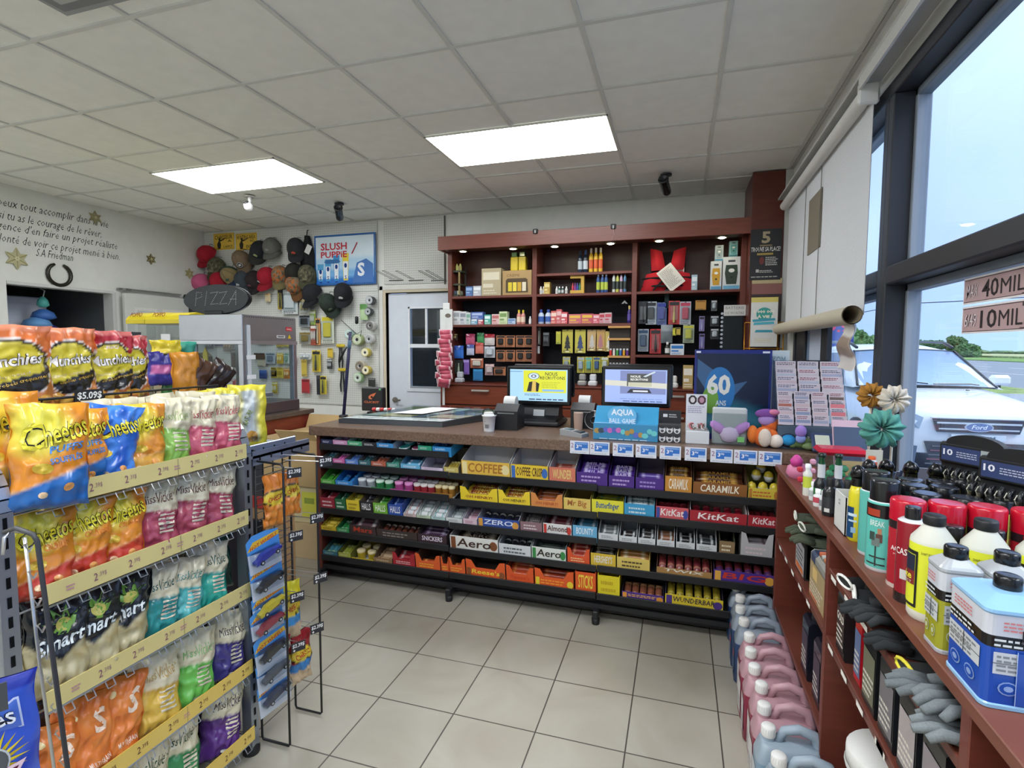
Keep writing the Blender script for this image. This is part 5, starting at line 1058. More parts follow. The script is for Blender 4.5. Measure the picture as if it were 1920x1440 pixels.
# small white pail
t = thing('small_pail','little white plastic pail with a black handle and barcode on the counter','pail',(at(917,808,'Z',CT).x,at(917,808,'Z',CT).y,CT))
MB().lathe([(.030,0),(.038,.085),(.042,.086),(.042,.092),(.038,.093)],18,col='dedfdf').lathe([(.036,.08),(.0,.08)],18,col='9c9c98',cap=False).build('pail_body','satin',t)
q = MB(frame((0,-.0365,.02),(1,0,0),(0,.12,1)));
for i in range(8): q.rect(-.012+.003*i,-.0105+.003*i,0,.022,'2a2a2c',.001)
q.lines(-.015,.015,.035,.05,2,'4c4c50'); q.build('pail_print','matte',t)
MB().tube([(-.04,0,.088),(-.03,-.01,.12),(-.005,-.012,.132),(.025,-.01,.12),(.04,0,.088)],.003,'1c1c1e',6).build('handle','satin',t)
q = MB(); q.lathe([(.03,0),(.035,.09),(.03,.1)],16,col='dcdcd8'); q.solo('paper_cup','white cup half hidden behind the little pail','cup',loc=(-1.06,2.95,CT))
# till stations
def screen_face(q,w,h,kind):
    q.rect(0,w,0,h,'a9d4f2' if kind == 1 else '9fb4ea',.0)
    if kind == 1:
        q.rect(w*.24,w*.98,h*.27,h*.97,'d8dc3c',.0004); q.rect(w*.0,w*.22,h*.92,h*.94,'5c84b8',.0005); q.text('NOUS',w*.62,w*.83,h*.81,h*.92,'26282c',.001,1); q.text('RECRUTONS',w*.53,w*.96,h*.69,h*.79,'26282c',.001,1)
        q.ell(w*.42,h*.79,w*.1,h*.11,'2c3444',.0006); q.ell(w*.42,h*.79,w*.09,h*.1,'c8dcf0',.0008); q.ell(w*.42,h*.79,w*.045,h*.05,'3c4c6c',.001); q.ell(w*.42,h*.79,w*.025,h*.028,'e8eef4',.0012)
        q.poly([(w*.3,h*.3),(w*.38,h*.3),(w*.4,h*.62),(w*.34,h*.6)],'2c2a28',.0007); q.poly([(w*.45,h*.62),(w*.52,h*.55),(w*.5,h*.3),(w*.46,h*.3)],'2c2a28',.0007); q.poly([(w*.38,h*.3),(w*.46,h*.3),(w*.46,h*.64),(w*.4,h*.64)],'d8b860',.00075)
        q.lines(w*.56,w*.9,h*.42,h*.62,4,'b0b834',.001); q.rect(w*.57,w*.94,h*.31,h*.38,'8cb8e0',.001); q.lines(w*.26,w*.6,h*.16,h*.24,2,'5c7ca8',.001); q.lines(w*.34,w*.98,h*.02,h*.1,1,'2c3c5c',.001)
    else:
        q.rect(w*.25,w*.98,h*.27,h*.97,'7c88b8',.0004); q.poly([(0,h*.52),(w,h*.44),(w,h*.6),(0,h*.68)],'d0d0c4',.0006); q.rect(w*.36,w*.76,h*.5,h*.88,'4c4e50',.0007); q.text('NOUS',w*.42,w*.58,h*.76,h*.83,'f0f0e8',.0011,2); q.text('RECRUTONS',w*.42,w*.7,h*.67,h*.74,'f0f0e8',.0011,2); q.rect(w*.38,w*.76,h*.5,h*.62,'c0c0a8',.0009)
        q.poly([(w*.36,h*.3),(w*.76,h*.3),(w*.72,h*.42),(w*.42,h*.42)],'2c2e38',.0008); q.rect(w*.46,w*.7,h*.33,h*.38,'d8dce8',.001); q.poly([(w*.62,h*.8),(w*.8,h*.96),(w*.82,h*.93),(w*.66,h*.78)],'c8d4dc',.0012); q.lines(w*.3,w*.98,h*.02,h*.08,1,'4c5c88',.001); q.lines(w*.25,w*.98,h*.1,h*.14,1,'6c84b8',.001,.3)
def till(lab,x0,x1,yt,yb,Y,kind,basepx):
    a = at(x0,yt,'Y',Y); b_ = at(x1,yb,'Y',Y); w = b_.x-a.x; h = a.z-b_.z; xc = (a.x+b_.x)/2
    t = thing('till_monitor',lab,'monitor',(xc,Y,CT)); zb = b_.z-CT
    q = MB(); q.box(-w/2,w/2,.004,.03,zb,zb+h,'17181b',.008); q.build('screen_housing','gloss',t)
    q = MB(frame((-w/2+.022,.003,zb+.026),(1,0,0),(0,0,1))); screen_face(q,w-.044,h-.046,kind); q.build('screen','screen',t)
    q = MB(); q.box(-w/2+.03,w/2+.01,.06,.085,zb+.05,zb+h+.012,'141518',.008); q.build('rear_screen','gloss',t,'black customer facing second screen behind')
    q = MB(); q.prism([(-.05,0),(.22,0),(.22,.03),(.16,.05),(.13,zb+.12),(.09,zb+.12),(.03,.06),(-.05,.035)],-w*.3,w*.3,'x','1b1c20'); q.box(-w*.34,w*.36,-.07,.2,0,.03,'1a1b1e',.01); q.build('stand','satin',t)
    if kind == 1: MB(frame((0,.024,zb-.05),(1,0,0),(0,.3,1))).box(-.035,.035,-.02,.02,0,.002,'c8cccc').build('label_card','matte',t)
    return t
till('left till monitor showing a yellow recruiting advert on the counter',950,1070,686,762,3.2,1,0)
till('right till monitor showing a blue-grey advert on the counter',1128,1257,686,766,3.2,2,0)
def printer(lab,px,py):
    p = at(px,py,'Z',CT); t = thing('receipt_printer',lab,'printer',(p.x,p.y,CT))
    MB().prism([(-.07,0),(.08,0),(.08,.13),(-.02,.15),(-.07,.11)],-.07,.07,'x','1a1b1e').build('body','satin',t)
    MB().box(-.05,.05,-.075,-.069,.095,.1,'a8acb0').build('paper_slot','metal',t); MB().lathe([(.04,-.035),(.04,.035)],16,.03,.15,'dcdcd8',axis='x').build('paper_roll','matte',t)
printer('black receipt printer between the little pail and the left till',955,803); printer('black receipt printer just left of the white tape roll',1095,800)
q = MB(); q.prism([(-.07,0),(.07,0),(.07,.035),(.0,.03),(-.07,.018)],-.035,.035,'x','9a9c9e'); q.box(-.02,.02,.01,.05,.03,.036,'5c7078'); q.box(-.025,.025,-.055,-.005,.02,.029,'4a4d50')
p = at(1075,818,'Z',CT); q.solo('card_terminal','grey card payment terminal lying on the counter before the left till','terminal','satin',(p.x,p.y+.02,CT),rz=1.2)
q = MB(); q.lathe([(.055,0),(.055,.03),(.02,.031),(.02,0)],24,0,.055,'dcdcda',cap=False,axis='y'); q.add([(.02*cos(i*pi/6),y,.055+.02*sin(i*pi/6)) for y in (0,.03) for i in range(12)],[],'fff'*2); p = at(1110,808,'Z',CT); q.solo('tape_roll','white paper roll standing left of the blue toy display','roll','matte',(p.x,p.y+.06,CT))
q = MB(); q.lathe([(.024,0),(.028,.07),(.028,.1)],14,col='b89c8c'); q.solo('paper_cup','beige cup between the two tills','cup',loc=(-.56,3.1,CT))
# display boxes along the counter edge (right half)
def cx(px,Y=2.8): return at(px,830,'Y',Y).x
def cz(py,px,Y=2.8): return at(px,py,'Y',Y).z-CT
x0,x1 = cx(1112),cx(1233); w = x1-x0; xc = (x0+x1)/2; h = cz(795,1170)
q = MB(); q.box(-w/2,w/2,-.03,.1,0,h,'3c8cb8',.002); q.prism([(-.0,h),(.1,h),(.1,h*1.9),(.09,h*1.9)],-w/2,w/2,'x','3c94c0'); q.M = frame((0,-.0305,0),(1,0,0),(0,0,1))
rr = random.Random(5)
for i in range(14): q.ell(-w*.44+w*.068*i,h*(.35+.3*rr.random()),.012+.006*rr.random(),.014,rr.choice(['c86cb8','6cc8c8','8cc85c','5c6cc0','e8d8e8','3c4c5c','b09050']),.0005+.0002*i,12)
q.lines(-w*.4,w*.4,h*.03,h*.14,1,'c8e0ec',.004)
q.M = frame((0,-.001,h*1.12),(1,0,0),(0,.15,1)); q.box(-.09,.06,-.04,.05,-.006,0,'3c94c0',.004); q.poly([(.07*cos(a_),.045*sin(a_)+.03) for a_ in [pi*i/12 for i in range(13)]]+[(-.07,-.02),(.07,-.02)],'5cb4e0',.004) if 0 else q.ell(-.02,.03,.075,.05,'6cb8e4',.003)
q.text('AQUA',-.075,.04,.025,.062,'e8f4fc',.005,3); q.text('BALL GAME',-.085,.05,-.012,.014,'d0e8f8',.005,3)
q.solo('toy_display','blue counter display box of sea creature squeeze toys','display box','gloss',(xc,2.83,CT))
q = MB(); x0,x1 = cx(1234),cx(1276); w = x1-x0; h = cz(776,1255)
q.box(-w/2,w/2,0,.07,0,h*.62,'3a3a3c',.002); q.box(-w/2,w/2,.065,.072,0,h*1.05,'26262a',.001); q.M = frame((0,-.0005,0),(1,0,0),(0,0,1))
for i in range(3):
    for j in range(2): cx_,cy_ = -w*.33+w*.33*i,h*(.14+.3*j); q.ell(cx_,cy_,w*.15,h*.13,'dcdcdc',.0005,16); q.ell(cx_,cy_-h*.05,w*.07,h*.05,'4c4c4e',.0008,12); q.ell(cx_,cy_+h*.08,w*.12,h*.05,'2c2c2e',.0008,12)
q.M = frame((0,.064,0),(1,0,0),(0,0,1)); q.rect(-w*.32,-w*.12,h*.82,h*.93,'e0e0e0',.001); q.lines(-w*.05,w*.4,h*.8,h*.95,2,'c8c8c8'); q.solo('card_box','black box with six round black and white portraits on the counter edge','display box','satin',((x0+x1)/2,2.82,CT))
x0,x1 = cx(1285),cx(1330); w = x1-x0; h = cz(742,1305)
q = MB(); q.box(-w/2,w/2,0,.08,0,h*.26,'d4d6d8',.002); q.box(-w/2,w*.4,.075,.08,0,h,'d8dae0',.001); q.M = frame((0,.0745,0),(1,0,0),(0,0,1))
q.poly([(-w*.22+w*.19*cos(k*pi/4+.39),h*.88+h*.1*sin(k*pi/4+.39)) for k in range(8)],'2c2428',.0006); q.poly([(w*.17+w*.19*cos(k*pi/4+.39),h*.88+h*.1*sin(k*pi/4+.39)) for k in range(8)],'4c2c38',.0006); q.ell(-w*.22,h*.88,w*.1,h*.06,'d8d0d0',.001); q.ell(w*.17,h*.88,w*.1,h*.06,'b88c9c',.001); q.lines(-w*.42,w*.35,h*.6,h*.76,4,'a89cb8',.001); q.M = Matrix.Identity(4)
for i in range(10): a_ = i*.9; q.tube([(-w*.3+w*.07*i+.012*cos(a_+k),.035+.012*sin(k*1.3),h*.3+.03*sin(a_+k)*.5+.012) for k in range(5)],.0035,('c8a8a0','d85c64','6c5c54','e0dcd8','8c8478')[i % 5],5)
q.solo('cable_display','white counter box of braided charging cables with a tall printed back card','display box','satin',((x0+x1)/2,2.82,CT))
x0,x1 = cx(1336),cx(1402); w = x1-x0; h = cz(767,1370)
t = thing('plush_packet','clear packet with a lilac and pink plush accessory on the counter before the blue poster','packet',((x0+x1)/2,2.83,CT))
q = MB(); q.box(-w/2,w/2,.02,.06,0,h,'c4c8c8',.006); q.poly; q.build('packet','satin',t)
q = MB(TR(0,.005,h*.28));
for s_ in (-1,1): q.lathe([(0,-.05),(.02,-.035),(.026,0),(.018,.04),(0,.05)],12,0,0,'c490d4',axis='x') if 0 else None; q.add(*(lambda L_: (L_.v,L_.f))(MB(TR(s_*.055,.006,.035) @ Matrix.Rotation(s_*.9,4,'Y')).lathe([(0,-.05),(.018,-.035),(.024,0),(.016,.035),(0,.045)],12,sy=.5)),'c490d4',True)
q.lathe([(0,-.04),(.035,-.03),(.045,0),(.035,.03),(0,.04)],16,0,.004,'d4c0dc',sy=.45); q.build('plush','fabric',t)
MB().box(w*.22,w*.42,-.003,.002,h*.1,h*.24,'8cd87c',.001).build('green_sticker','matte',t)
MB().box(-w/2+.002,w/2-.002,-.018,.018,.002,h*.86,'f0f4f4',.004).build('film_cover','film',t)
# foam poster 60 ans
x0,x1,Y = at(1302,700,'Y',3.0).x,at(1447,700,'Y',3.0).x,3.0; w = x1-x0; h = at(1370,656,'Y',Y).z-CT;
q = MB(); q.box(-w/2,w/2,0,.012,0,h,'202c78',.002); q.M = frame((0,-.0005,0),(1,0,0),(0,0,1))
def pc(u,v): return '16264c' if v > .45 else ('1c3c68' if v > .3 else ('2c6c8c' if abs(u-.6) < .5*(1-abs(v-.2)*3) else '1f4470'))
q.grid(20,20,lambda u,v: (-w/2+.012+u*(w-.024),.03+v*(h-.05),.0005),lambda u,v: tuple(hx('14223f')[k]*(1-s)+hx('3a8ea6')[k]*s for k in range(3) for s in [max(0,min(1,1.3-abs(v-.15)*4-abs(u-.55)*1.2))])+(1,),False)
q.poly([(-w*.46,h*.9),(w*.02,h*.62),(w*.2,h*.66),(-w*.1,h*.36),(-w*.3,h*.5),(-w*.46,h*.7)],'3c6088',.0012)
q.ell(-w*.16,h*.55,w*.2,h*.26,'2c74b4',.002,32); q.ell(-w*.28,h*.44,w*.11,h*.15,'6c9c3c',.003,24); q.text('60',-w*.33,-w*.02,h*.5,h*.73,'dcdcd4',.0036,3); q.text('ANS',-w*.21,-w*.07,h*.38,h*.44,'c8d4d8',.0036,2); q.rect(-w*.48,-w*.42,h*.965,h*.985,'e0e4f0',.001); q.rect(w*.38,w*.47,h*.965,h*.985,'e0e4f0',.001)
q.solo('anniversary_poster','dark blue rigid poster with a large 60 standing on the counter','poster','gloss',((x0+x1)/2,Y,CT))
q = MB(); q.box(0,.09,0,.008,0,.47,'c9d6dc',.001); q.M = frame((0,-.001,0),(1,0,0),(0,0,1)); q.text('KOM',.01,.07,.4,.44,'6c98a8',.001,0); q.solo('white_placard','pale blue-white placard standing behind the blue poster and ticket stand','placard',loc=(x1+.0,3.06,CT))
# scratch ticket stand
t = thing('ticket_stand','clear tiered acrylic stand full of lottery tickets on the counter by the window','stand',(at(1520,830,'Y',2.9).x,2.9,CT))
xs = [-.15,-.055,.045,.14]
q = MB(); q.prism([(-.07,0),(.1,0),(.1,.42),(.085,.42),(.07,.40),(-.07,.12)],-.165,-.16,'x','dfe6ec'); q.prism([(-.07,0),(.1,0),(.1,.42),(.085,.42),(-.07,.12)],.135,.14,'x','dfe6ec'); q.box(-.165,.14,.098,.102,0,.42,'dfe6ec'); q.build('acrylic_body','film',t)
MB().box(-.16,.135,-.072,.09,0,.11,'4c5c6c',.002).build('base_box','matte',t,'grey-blue printed base box')
rr = random.Random(11); tk = ['c8b4bc','b8bccc','d0b8bc','a4a8c0','c8c0c8','6c5c58','b46c5c','8c98b4']
for r_ in range(8):
    for c in range(3 if r_ > 3 else 4):
        wd = .3/(3 if r_ > 3 else 4); xx = -.16+wd*c; y = -.066+.02*r_; z = .115+.036*r_
        q = MB(frame((xx+.003,y,z),(1,0,0),(0,.15,1))); q.box(0,wd-.008,0,.05,0,.002,'cfc4cc'); q.rect(.004,wd-.012,.012,.026,rr.choice(tk),.0026); q.lines(.006,wd-.014,.03,.046,2,rr.choice(['4c3c50','8c3c50','3c5078']),.0027,seed=r_*7+c)
        if r_ < 3 and c == 3: q.rect(.004,wd-.012,.004,.03,'d87c84',.003)
        q.build('ticket','satin',t)
MB(TR(.02,-.0725,.03)).box(-.1,.1,0,.0,0,0,'fff'*2) if 0 else None
q = MB(frame((-.12,-.0735,.02),(1,0,0),(0,0,1))); q.text('30 000$',0,.1,.02,.045,'c8c8b4',.001,2); q.build('base_print','matte',t)
# black terminal back, bag above it
q = MB(); q.box(-.07,.07,0,.03,0,.34,'16171a',.008); q.box(-.03,.01,-.002,0,.2,.28,'c8c8b8'); q.solo('lottery_terminal','black tall terminal panel behind the ticket stand at the window','terminal','gloss',(.665,3.1,CT+.0805),rz=-.2)
q = MB(); q.box(-.05,.05,0,.05,0,.08,'1c1d20',.004); q.solo('terminal_foot','black foot block under the terminal panel','block',loc=(.665,3.09,CT))
# plush toys heap
def plush(name,lab,px,py,parts,Y=2.84,z0=0):
    x = at(px,py,'Y',Y).x; q = MB()
    for (dx,dy,dz,rx,ry,rz_,c) in parts: q.lathe([(rx*sin(pi*k/8),dz+rz_*-cos(pi*k/8)) for k in range(9)],14,dx,dy,c,cap=False,sy=ry/rx)
    q.solo(name,lab,'plush toy','fabric',(x,Y,CT+z0))
plush('plush_fox','orange and white fox plush lying front left of the toy heap',1432,820,[(0,0,.05,.05,.04,.05,'d8692c'),(-.05,.0,.06,.025,.03,.045,'e07830'),(.05,-.02,.035,.035,.03,.033,'e8dcd0'),(.035,.0,.06,.03,.03,.03,'d8692c'),(.0,-.035,.05,.03,.02,.045,'d8c8b8')])
plush('plush_fox','orange fox plush with a white tail behind the blue puck toy',1452,790,[(0,.05,.1,.05,.04,.035,'d8692c'),(.055,.05,.11,.03,.03,.028,'e4dcd8')])
plush('plush_puck','round blue plush with a navy rim on the counter',1477,825,[(0,0,.04,.045,.03,.038,'2c3048'),(0,-.012,.042,.034,.03,.028,'2c94d0')])
plush('plush_turtle','green turtle plush between the blue puck toy and the navy case',1505,828,[(0,0,.03,.055,.04,.028,'5c7444'),(.02,-.03,.02,.03,.03,.018,'7c9464'),(-.045,-.01,.02,.02,.02,.016,'6c8454')])
plush('plush_headband','violet and pink plush tag topmost of the toy heap',1440,778,[(0,.03,.16,.055,.02,.025,'7c4c98'),(.03,.02,.17,.025,.02,.015,'d07c9c'),(0,.03,.13,.04,.02,.03,'a88cc8')])
plush('plush_ball','small lilac and blue plush in front of the ticket stand base',1502,800,[(0,.0,.09,.025,.025,.03,'9c7cc8'),(0,0,.055,.022,.02,.022,'8c9cd8')],Y=2.80)
plush('plush_ball','purple and pink plush before the ticket stand right of the lilac one',1540,805,[(0,0,.06,.04,.03,.018,'7c50a0'),(.03,0,.065,.02,.02,.015,'c878a0'),(0,0,.025,.03,.03,.025,'5c4c88')],Y=2.80)
q = MB(); q.box(-.045,.045,-.05,.05,0,.012,'24345c',.01); q.box(-.03,.03,-.02,.035,.012,.016,'c8ccb8',.004); q.solo('navy_case','navy padded case leaning up between the ticket stand and the red lid tub','case','satin',M=TR(.635,2.76,CT+.045) @ Matrix.Rotation(.9,4,'X'))
# ------------------------------------------------------------------ snack gondola on the left, running away from the viewer
GX = -1.4
gon = thing('snack_gondola','silver snack gondola with rounded uprights and yellow price strips on five shelves','gondola',(GX-.25,1.1,0)); Li = inv(gon)
def post(y):
    q = MB(Li); pts = [(GX-.03,0),(GX-.03,1.08)]+[(GX-.03-.13*(1-cos(a)),1.08+.13*sin(a)) for a in [pi/2*k/8 for k in range(1,9)]]+[(GX-.5,1.21)]
    for i in range(len(pts)-1):
        (xa,za),(xb,zb) = pts[i],pts[i+1]; dx,dz = xb-xa,zb-za; l = math.hypot(dx,dz); nx,nz = -dz/l*.02,dx/l*.02
        q.prism([(xa+nx,za+nz),(xa-nx,za-nz),(xb-nx,zb-nz),(xb+nx,zb+nz)],y-.017,y+.017,'y','a9b2be')
    for k in range(22): q.box(GX-.0095,GX-.0085,y-.004,y+.004,.1+.045*k,.125+.045*k,'22252a')
    q.build('upright','metal',gon); q = MB(Li)
    q.lathe([(.028,0),(.03,.02),(.02,.035)],12,GX-.03,y,'17181a'); q.build('foot','satin',gon)
post(.77); post(1.465)
MB(Li).box(GX-.52,GX-.48,.76,1.47,0,1.5,'3c3e42').build('back_panel','satin',gon)
ROWZ = [1.075,.845,.59,.315,.07]
for r_,z in enumerate(ROWZ):
    q = MB(Li)
    for k in range(14): y = .86+.046*k; q.tube([(GX-.45,y,z-.005),(GX-.04,y,z-.005),(GX-.012,y,z-.005),(GX-.012,y,z+.03)],.0022,'b4b8bc',5)
    for x in (GX-.44,GX-.3,GX-.16,GX-.03): q.tube([(x,.79,z-.009),(x,1.45,z-.009)],.0028,'b4b8bc',5)
    for k in range(12): y = .86+.05*k; q.tube([(GX-.005,y,z-.01),(GX+.006,y,z-.028),(GX+.006,y+.02,z-.028),(GX-.005,y+.02,z-.01)],.0016,'b4b8bc',4)
    q.tube([(GX-.008,.83,z-.012),(GX-.008,1.45,z-.012)],.003,'b4b8bc',5)
    so = q.build('wire_shelf','metal',gon)
    y0 = .845-.012*r_; q = MB(Li); q.box(GX-.004,GX,y0,1.452,z-.004,z+.045,'dccd8a' if r_ < 3 else 'e0bf58'); q.M = Li @ frame((GX+.0002,0,0),(0,1,0),(0,0,1))
    if r_ >= 3: q.rect(y0,1.45,z-.003,z+.044,'e2c465',.0003)
    for yy in (.96,1.05,1.145,1.25,1.34,1.42)[(0 if r_ else 0):]: q.text('2',yy-.018,yy-.008,z+.01,z+.03,'8c5c6c' if r_ < 3 else '5c3428',.0008,.5); q.text('.39$',yy-.006,yy+.014,z+.016,z+.029,'a07c80' if r_ < 3 else '6c4438',.0008,0)
    for yy in (.89,1.19): q.lines(yy-.012,yy+.012,z+.012,z+.028,2,'c08c98',.0008,.5,seed=r_)
    q.box(1.19,1.191,z-.004,z+.045,0,.001,'8a8a5c'); q.build('price_strip','satin',so,'yellow price strip')

# ---------------------------- bags
def bag_uv(w,h,t,seed,slump=0):
    calm = .3 if seed == 600 else 1; rr = random.Random(seed); ph = [rr.random()*6 for _ in range(8)]
    def f(u,v,side=1,off=0):                    # u, v in 0..1
        a,b = 2*u-1,2*v-1
        ev = max(0,1-abs(b)**5)**.55; eu = max(0,1-abs(a)**2.6)**.6
        th = t/2*eu*ev*(1.05-.25*b)
        crease = .009*(abs(b)**3)*sin(a*9+ph[0]+b*2)+.005*(abs(b)**2)*sin(a*17+ph[1]-b*3)
        nz = .009*noise.noise(Vector((a*2.2+seed,b*3+ph[2],side)))-.016*abs(noise.noise(Vector((a*2.6+ph[3],b*3.4+seed,3*side))))-.008*abs(noise.noise(Vector((a*6+ph[3],b*7+seed,5*side))))
        x = w/2*a*(1-.08*(1-abs(b)**4))+.003*sin(b*7+ph[4])+slump*b*b*.02
        y = h/2*b-.004*abs(sin(a*3+ph[5]))*abs(b)
        z = side*(th+(crease+nz)*ev*calm)+.006*sin(a*2+ph[6])*(b**2)+(.002*side)+slump*.03*max(0,b)**2
        return (x,y,z+off*side)
    return f
def bag(name,M,w,h,t,colf,prints,seed,label,group,back='b8b8bc',m='foil',nu=26,nv=38):
    f = bag_uv(w,h,t,seed); q = MB()
    q.grid(nu,nv,lambda u,v: f(u,v,1),colf); q.grid(nu//2,nv//2,lambda u,v: f(u,v,-1),lambda u,v: colf(1-u,v),flip=True)
    for p in prints(w,h) if prints else ():
        s_,x0,x1,y0,y1,c,bold,sh,rot,z = p
        wf = lambda P: f(min(1,max(0,P[0]/w+.5)),min(1,max(0,P[1]/h+.5)),1,P[2])
        if isinstance(s_,str): q.text(s_,x0,x1,y0,y1,c,z,bold,sh,rot,warp=wf)
        else:                                       # polygon given as a list, triangulated as a fan of small quads
            cx_ = sum(k[0] for k in s_)/len(s_); cy_ = sum(k[1] for k in s_)/len(s_); n_ = len(s_); V = [(cx_,cy_,z)]; R_ = 4
            for j in range(1,R_+1): V += [(cx_+(k[0]-cx_)*j/R_,cy_+(k[1]-cy_)*j/R_,z) for k in s_]
            F_ = [(0,1+i,1+(i+1) % n_) for i in range(n_)]+[(1+(j-1)*n_+i,1+j*n_+i,1+j*n_+(i+1) % n_,1+(j-1)*n_+(i+1) % n_) for j in range(1,R_) for i in range(n_)]
            q.add(V,F_,c,True,warp=wf)
    return q.solo(name,label,'snack bag',m,group=group,M=M)
def oval(cx,cy,rx,ry,n=20): return [(cx+rx*cos(2*pi*i/n),cy+ry*sin(2*pi*i/n)) for i in range(n)]
def mixc(a,b,s): a,b = hx(a),hx(b); s = max(0,min(1,s)); return tuple(a[i]*(1-s)+b[i]*s for i in range(3))+(1,)
def kett(c,cd):       # cream top with a scalloped edge over a coloured bottom
    def f(u,v):
        e = .56+.018*abs(sin(u*22))-.05*(u-.3)
        return mixc(mixc(cd,c,(e-v)*22-.6),'d5cdb0',(v-e)*34+.5)
    return f
def kett_p(dark,c):
    def p(w,h):
        out = [('Miss',-w*.34,-w*.02,h*.17,h*.28,dark,0,.35,.12,.0012),('Vickie',.0,w*.36,h*.17,h*.32,dark,0,.35,.12,.0012),("'s",w*.36,w*.43,h*.26,h*.3,dark,0,0,0,.0012)]
        for i in range(5): out.append(([(w*.02,-h*.02-.055*h*i),(w*.36-.02*w*(i % 2),-h*.02-.055*h*i),(w*.36,h*.012-.055*h*i),(w*.02,h*.012-.055*h*i)],0,0,0,0,'d9cfb8',0,0,0,.0012))
        out.append((oval(w*.1,-h*.4,w*.14,h*.035),0,0,0,0,'e6e2d4',0,0,0,.0014)); return out
    return p
def cheet(top,mid,bot,slope=.25):
    def f(u,v):
        e = .3+slope*(u-.5)
        if v < e: return mixc(mixc(bot,'e0885c',1.6*noise.noise(Vector((u*6,v*6,3)))-.1) if bot == 'c8402c' else bot,'e8b070',1-(e-v)*30)
        s = (v-e)/(1-e); g = max(0,1-((u-.35)**2*4+(v-.75)**2*9))
        return mixc(mid,top,g*1.3)
    return f
def cheet_p(sub,subc,w0=0):
    def p(w,h):
        out = []
        for k,(c,bo,z) in enumerate((('16150f',3.4,.0016),('e9dc3c',1.2,.003))):
            out.append(('C',-w*.4,-w*.1,h*.04,h*.3,c,bo,.1,.25,z)); out.append(('heetos',-w*.13,w*.45,h*.12,h*.34,c,bo,.1,.3,z))
        for i,s in enumerate(sub): out.append((s,-w*.02,w*.42,h*(.03-.1*i),h*(.1-.1*i),subc,2,.1,.15,.0018))
        out.append((oval(-w*.12,-h*.12,w*.13,h*.05),0,0,0,0,'d8b83c',0,0,0,.0012))
        out.append((oval(w*.2,-h*.3,w*.07,h*.04,10),0,0,0,0,'e8a45c',0,0,0,.0012)); out.append((oval(-w*.1,-h*.36,w*.06,h*.03,10),0,0,0,0,'e8c89c',0,0,0,.0012)); return out
    return p
def smart(u,v):
    e = .48+.1*abs(u-.5)*2-.12*(1-abs(u-.5)*2)
    return mixc(mixc('c8c09c','a89868',.5+.9*noise.noise(Vector((u*7,v*9,1)))),'1b2025',(v-e)*30+.5)
def smart_p(w,h): return [([(-w*.05,h*.12),(-w*.28,h*.26),(-w*.1,h*.24),(-w*.12,h*.4),(w*.02,h*.3),(w*.12,h*.42),(w*.14,h*.28),(w*.34,h*.34),(w*.2,h*.2),(w*.1,h*.12)],0,0,0,0,'7cb048',0,0,0,.0012),(oval(w*.03,h*.22,w*.13,h*.07),0,0,0,0,'d0c868',0,0,0,.0016),('Smart',-w*.36,w*.38,-h*.02,h*.13,'e4ecec',1.5,.2,.2,.0022)]
def sun(u,v): return mixc('d9722c','e89048',.5+.8*noise.noise(Vector((u*4,v*5,2))))
def sun_p(w,h): return [('S',w*.12,w*.36,h*.05,h*.34,'f0dcc8',2,.1,0,.0016),(oval(-w*.2,h*.32,w*.08,h*.035),0,0,0,0,'e8d8a0',0,0,0,.0012),('MULTIGRAIN',w*.02,w*.42,-h*.3,-h*.24,'f0dcc8',1,0,.1,.0014)]
def blue(u,v): return mixc('1c56b8','4c8ce0',.5+1.1*noise.noise(Vector((u*5,v*6,5))))
KINDS = {'puff': (cheet('e8dc50','dd8a26','2468b0'),cheet_p(('PUFFS','SOUFFLÉS'),'4c8cd0')),'bluepuff': (blue,cheet_p((),'4c8cd0')),'crunch': (cheet('e8d84c','dd8a28','c8402c'),cheet_p(('CRUNCHY',),'e88c3c')),'plain': (cheet('e4d048','d88c2c','d8a03c',.1),cheet_p((),'c8602c')),
 'lime': (kett('8cbc54','6c9c3c'),kett_p('9cb070',0)),'rose': (kett('c85c70','a84458'),kett_p('b84c54',0)),'wine': (kett('a8485c','8c3448'),kett_p('5c2c30',0)),'teal': (kett('2c8c8c','1c7074'),kett_p('2c5c5c',0)),'aqua': (kett('5cb8b8','3c9c9c'),kett_p('4c8c8c',0)),'jade': (kett('2ca090','1c8074'),kett_p('2c5c58',0)),
 'yellow': (kett('d8b44c','c09c3c'),kett_p('c0a060',0)),'jalapeno': (kett('6cbc54','54a440'),kett_p('8cc07c',0)),'indigo': (kett('40387c','302868'),kett_p('3c3040',0)),'green': (kett('3c8c58','2c7444'),kett_p('2c4c38',0)),'purple': (kett('5c3480','48286c'),kett_p('3c2c40',0)),'darkjade': (lambda u,v: '1c4c48',None),'darkplum': (lambda u,v: '2c1a34',None),'black': (lambda u,v: '1e1c20',None),
 'smart': (smart,smart_p),'sun': (sun,sun_p)}
KN = {'puff': 'orange and blue puffs bag','bluepuff': 'shiny blue puffs bag','crunch': 'orange and red cheese snack bag','plain': 'all orange cheese snack bag','lime': 'lime green chips bag with cream top','rose': 'pink chips bag with cream top','wine': 'wine red chips bag with cream top','teal': 'teal chips bag with cream top','aqua': 'pale aqua chips bag with cream top','jade': 'jade chips bag with cream top','yellow': 'yellow chips bag with cream top','jalapeno': 'bright green chips bag with cream top','indigo': 'indigo chips bag with cream top','green': 'dark green chips bag with cream top','purple': 'purple chips bag with cream top','darkjade': 'dark jade bag','darkplum': 'dark plum bag','black': 'black bag','smart': 'black and cream popcorn bag','sun': 'orange multigrain chips bag'}
RN = ['top','second','third','fourth','bottom']
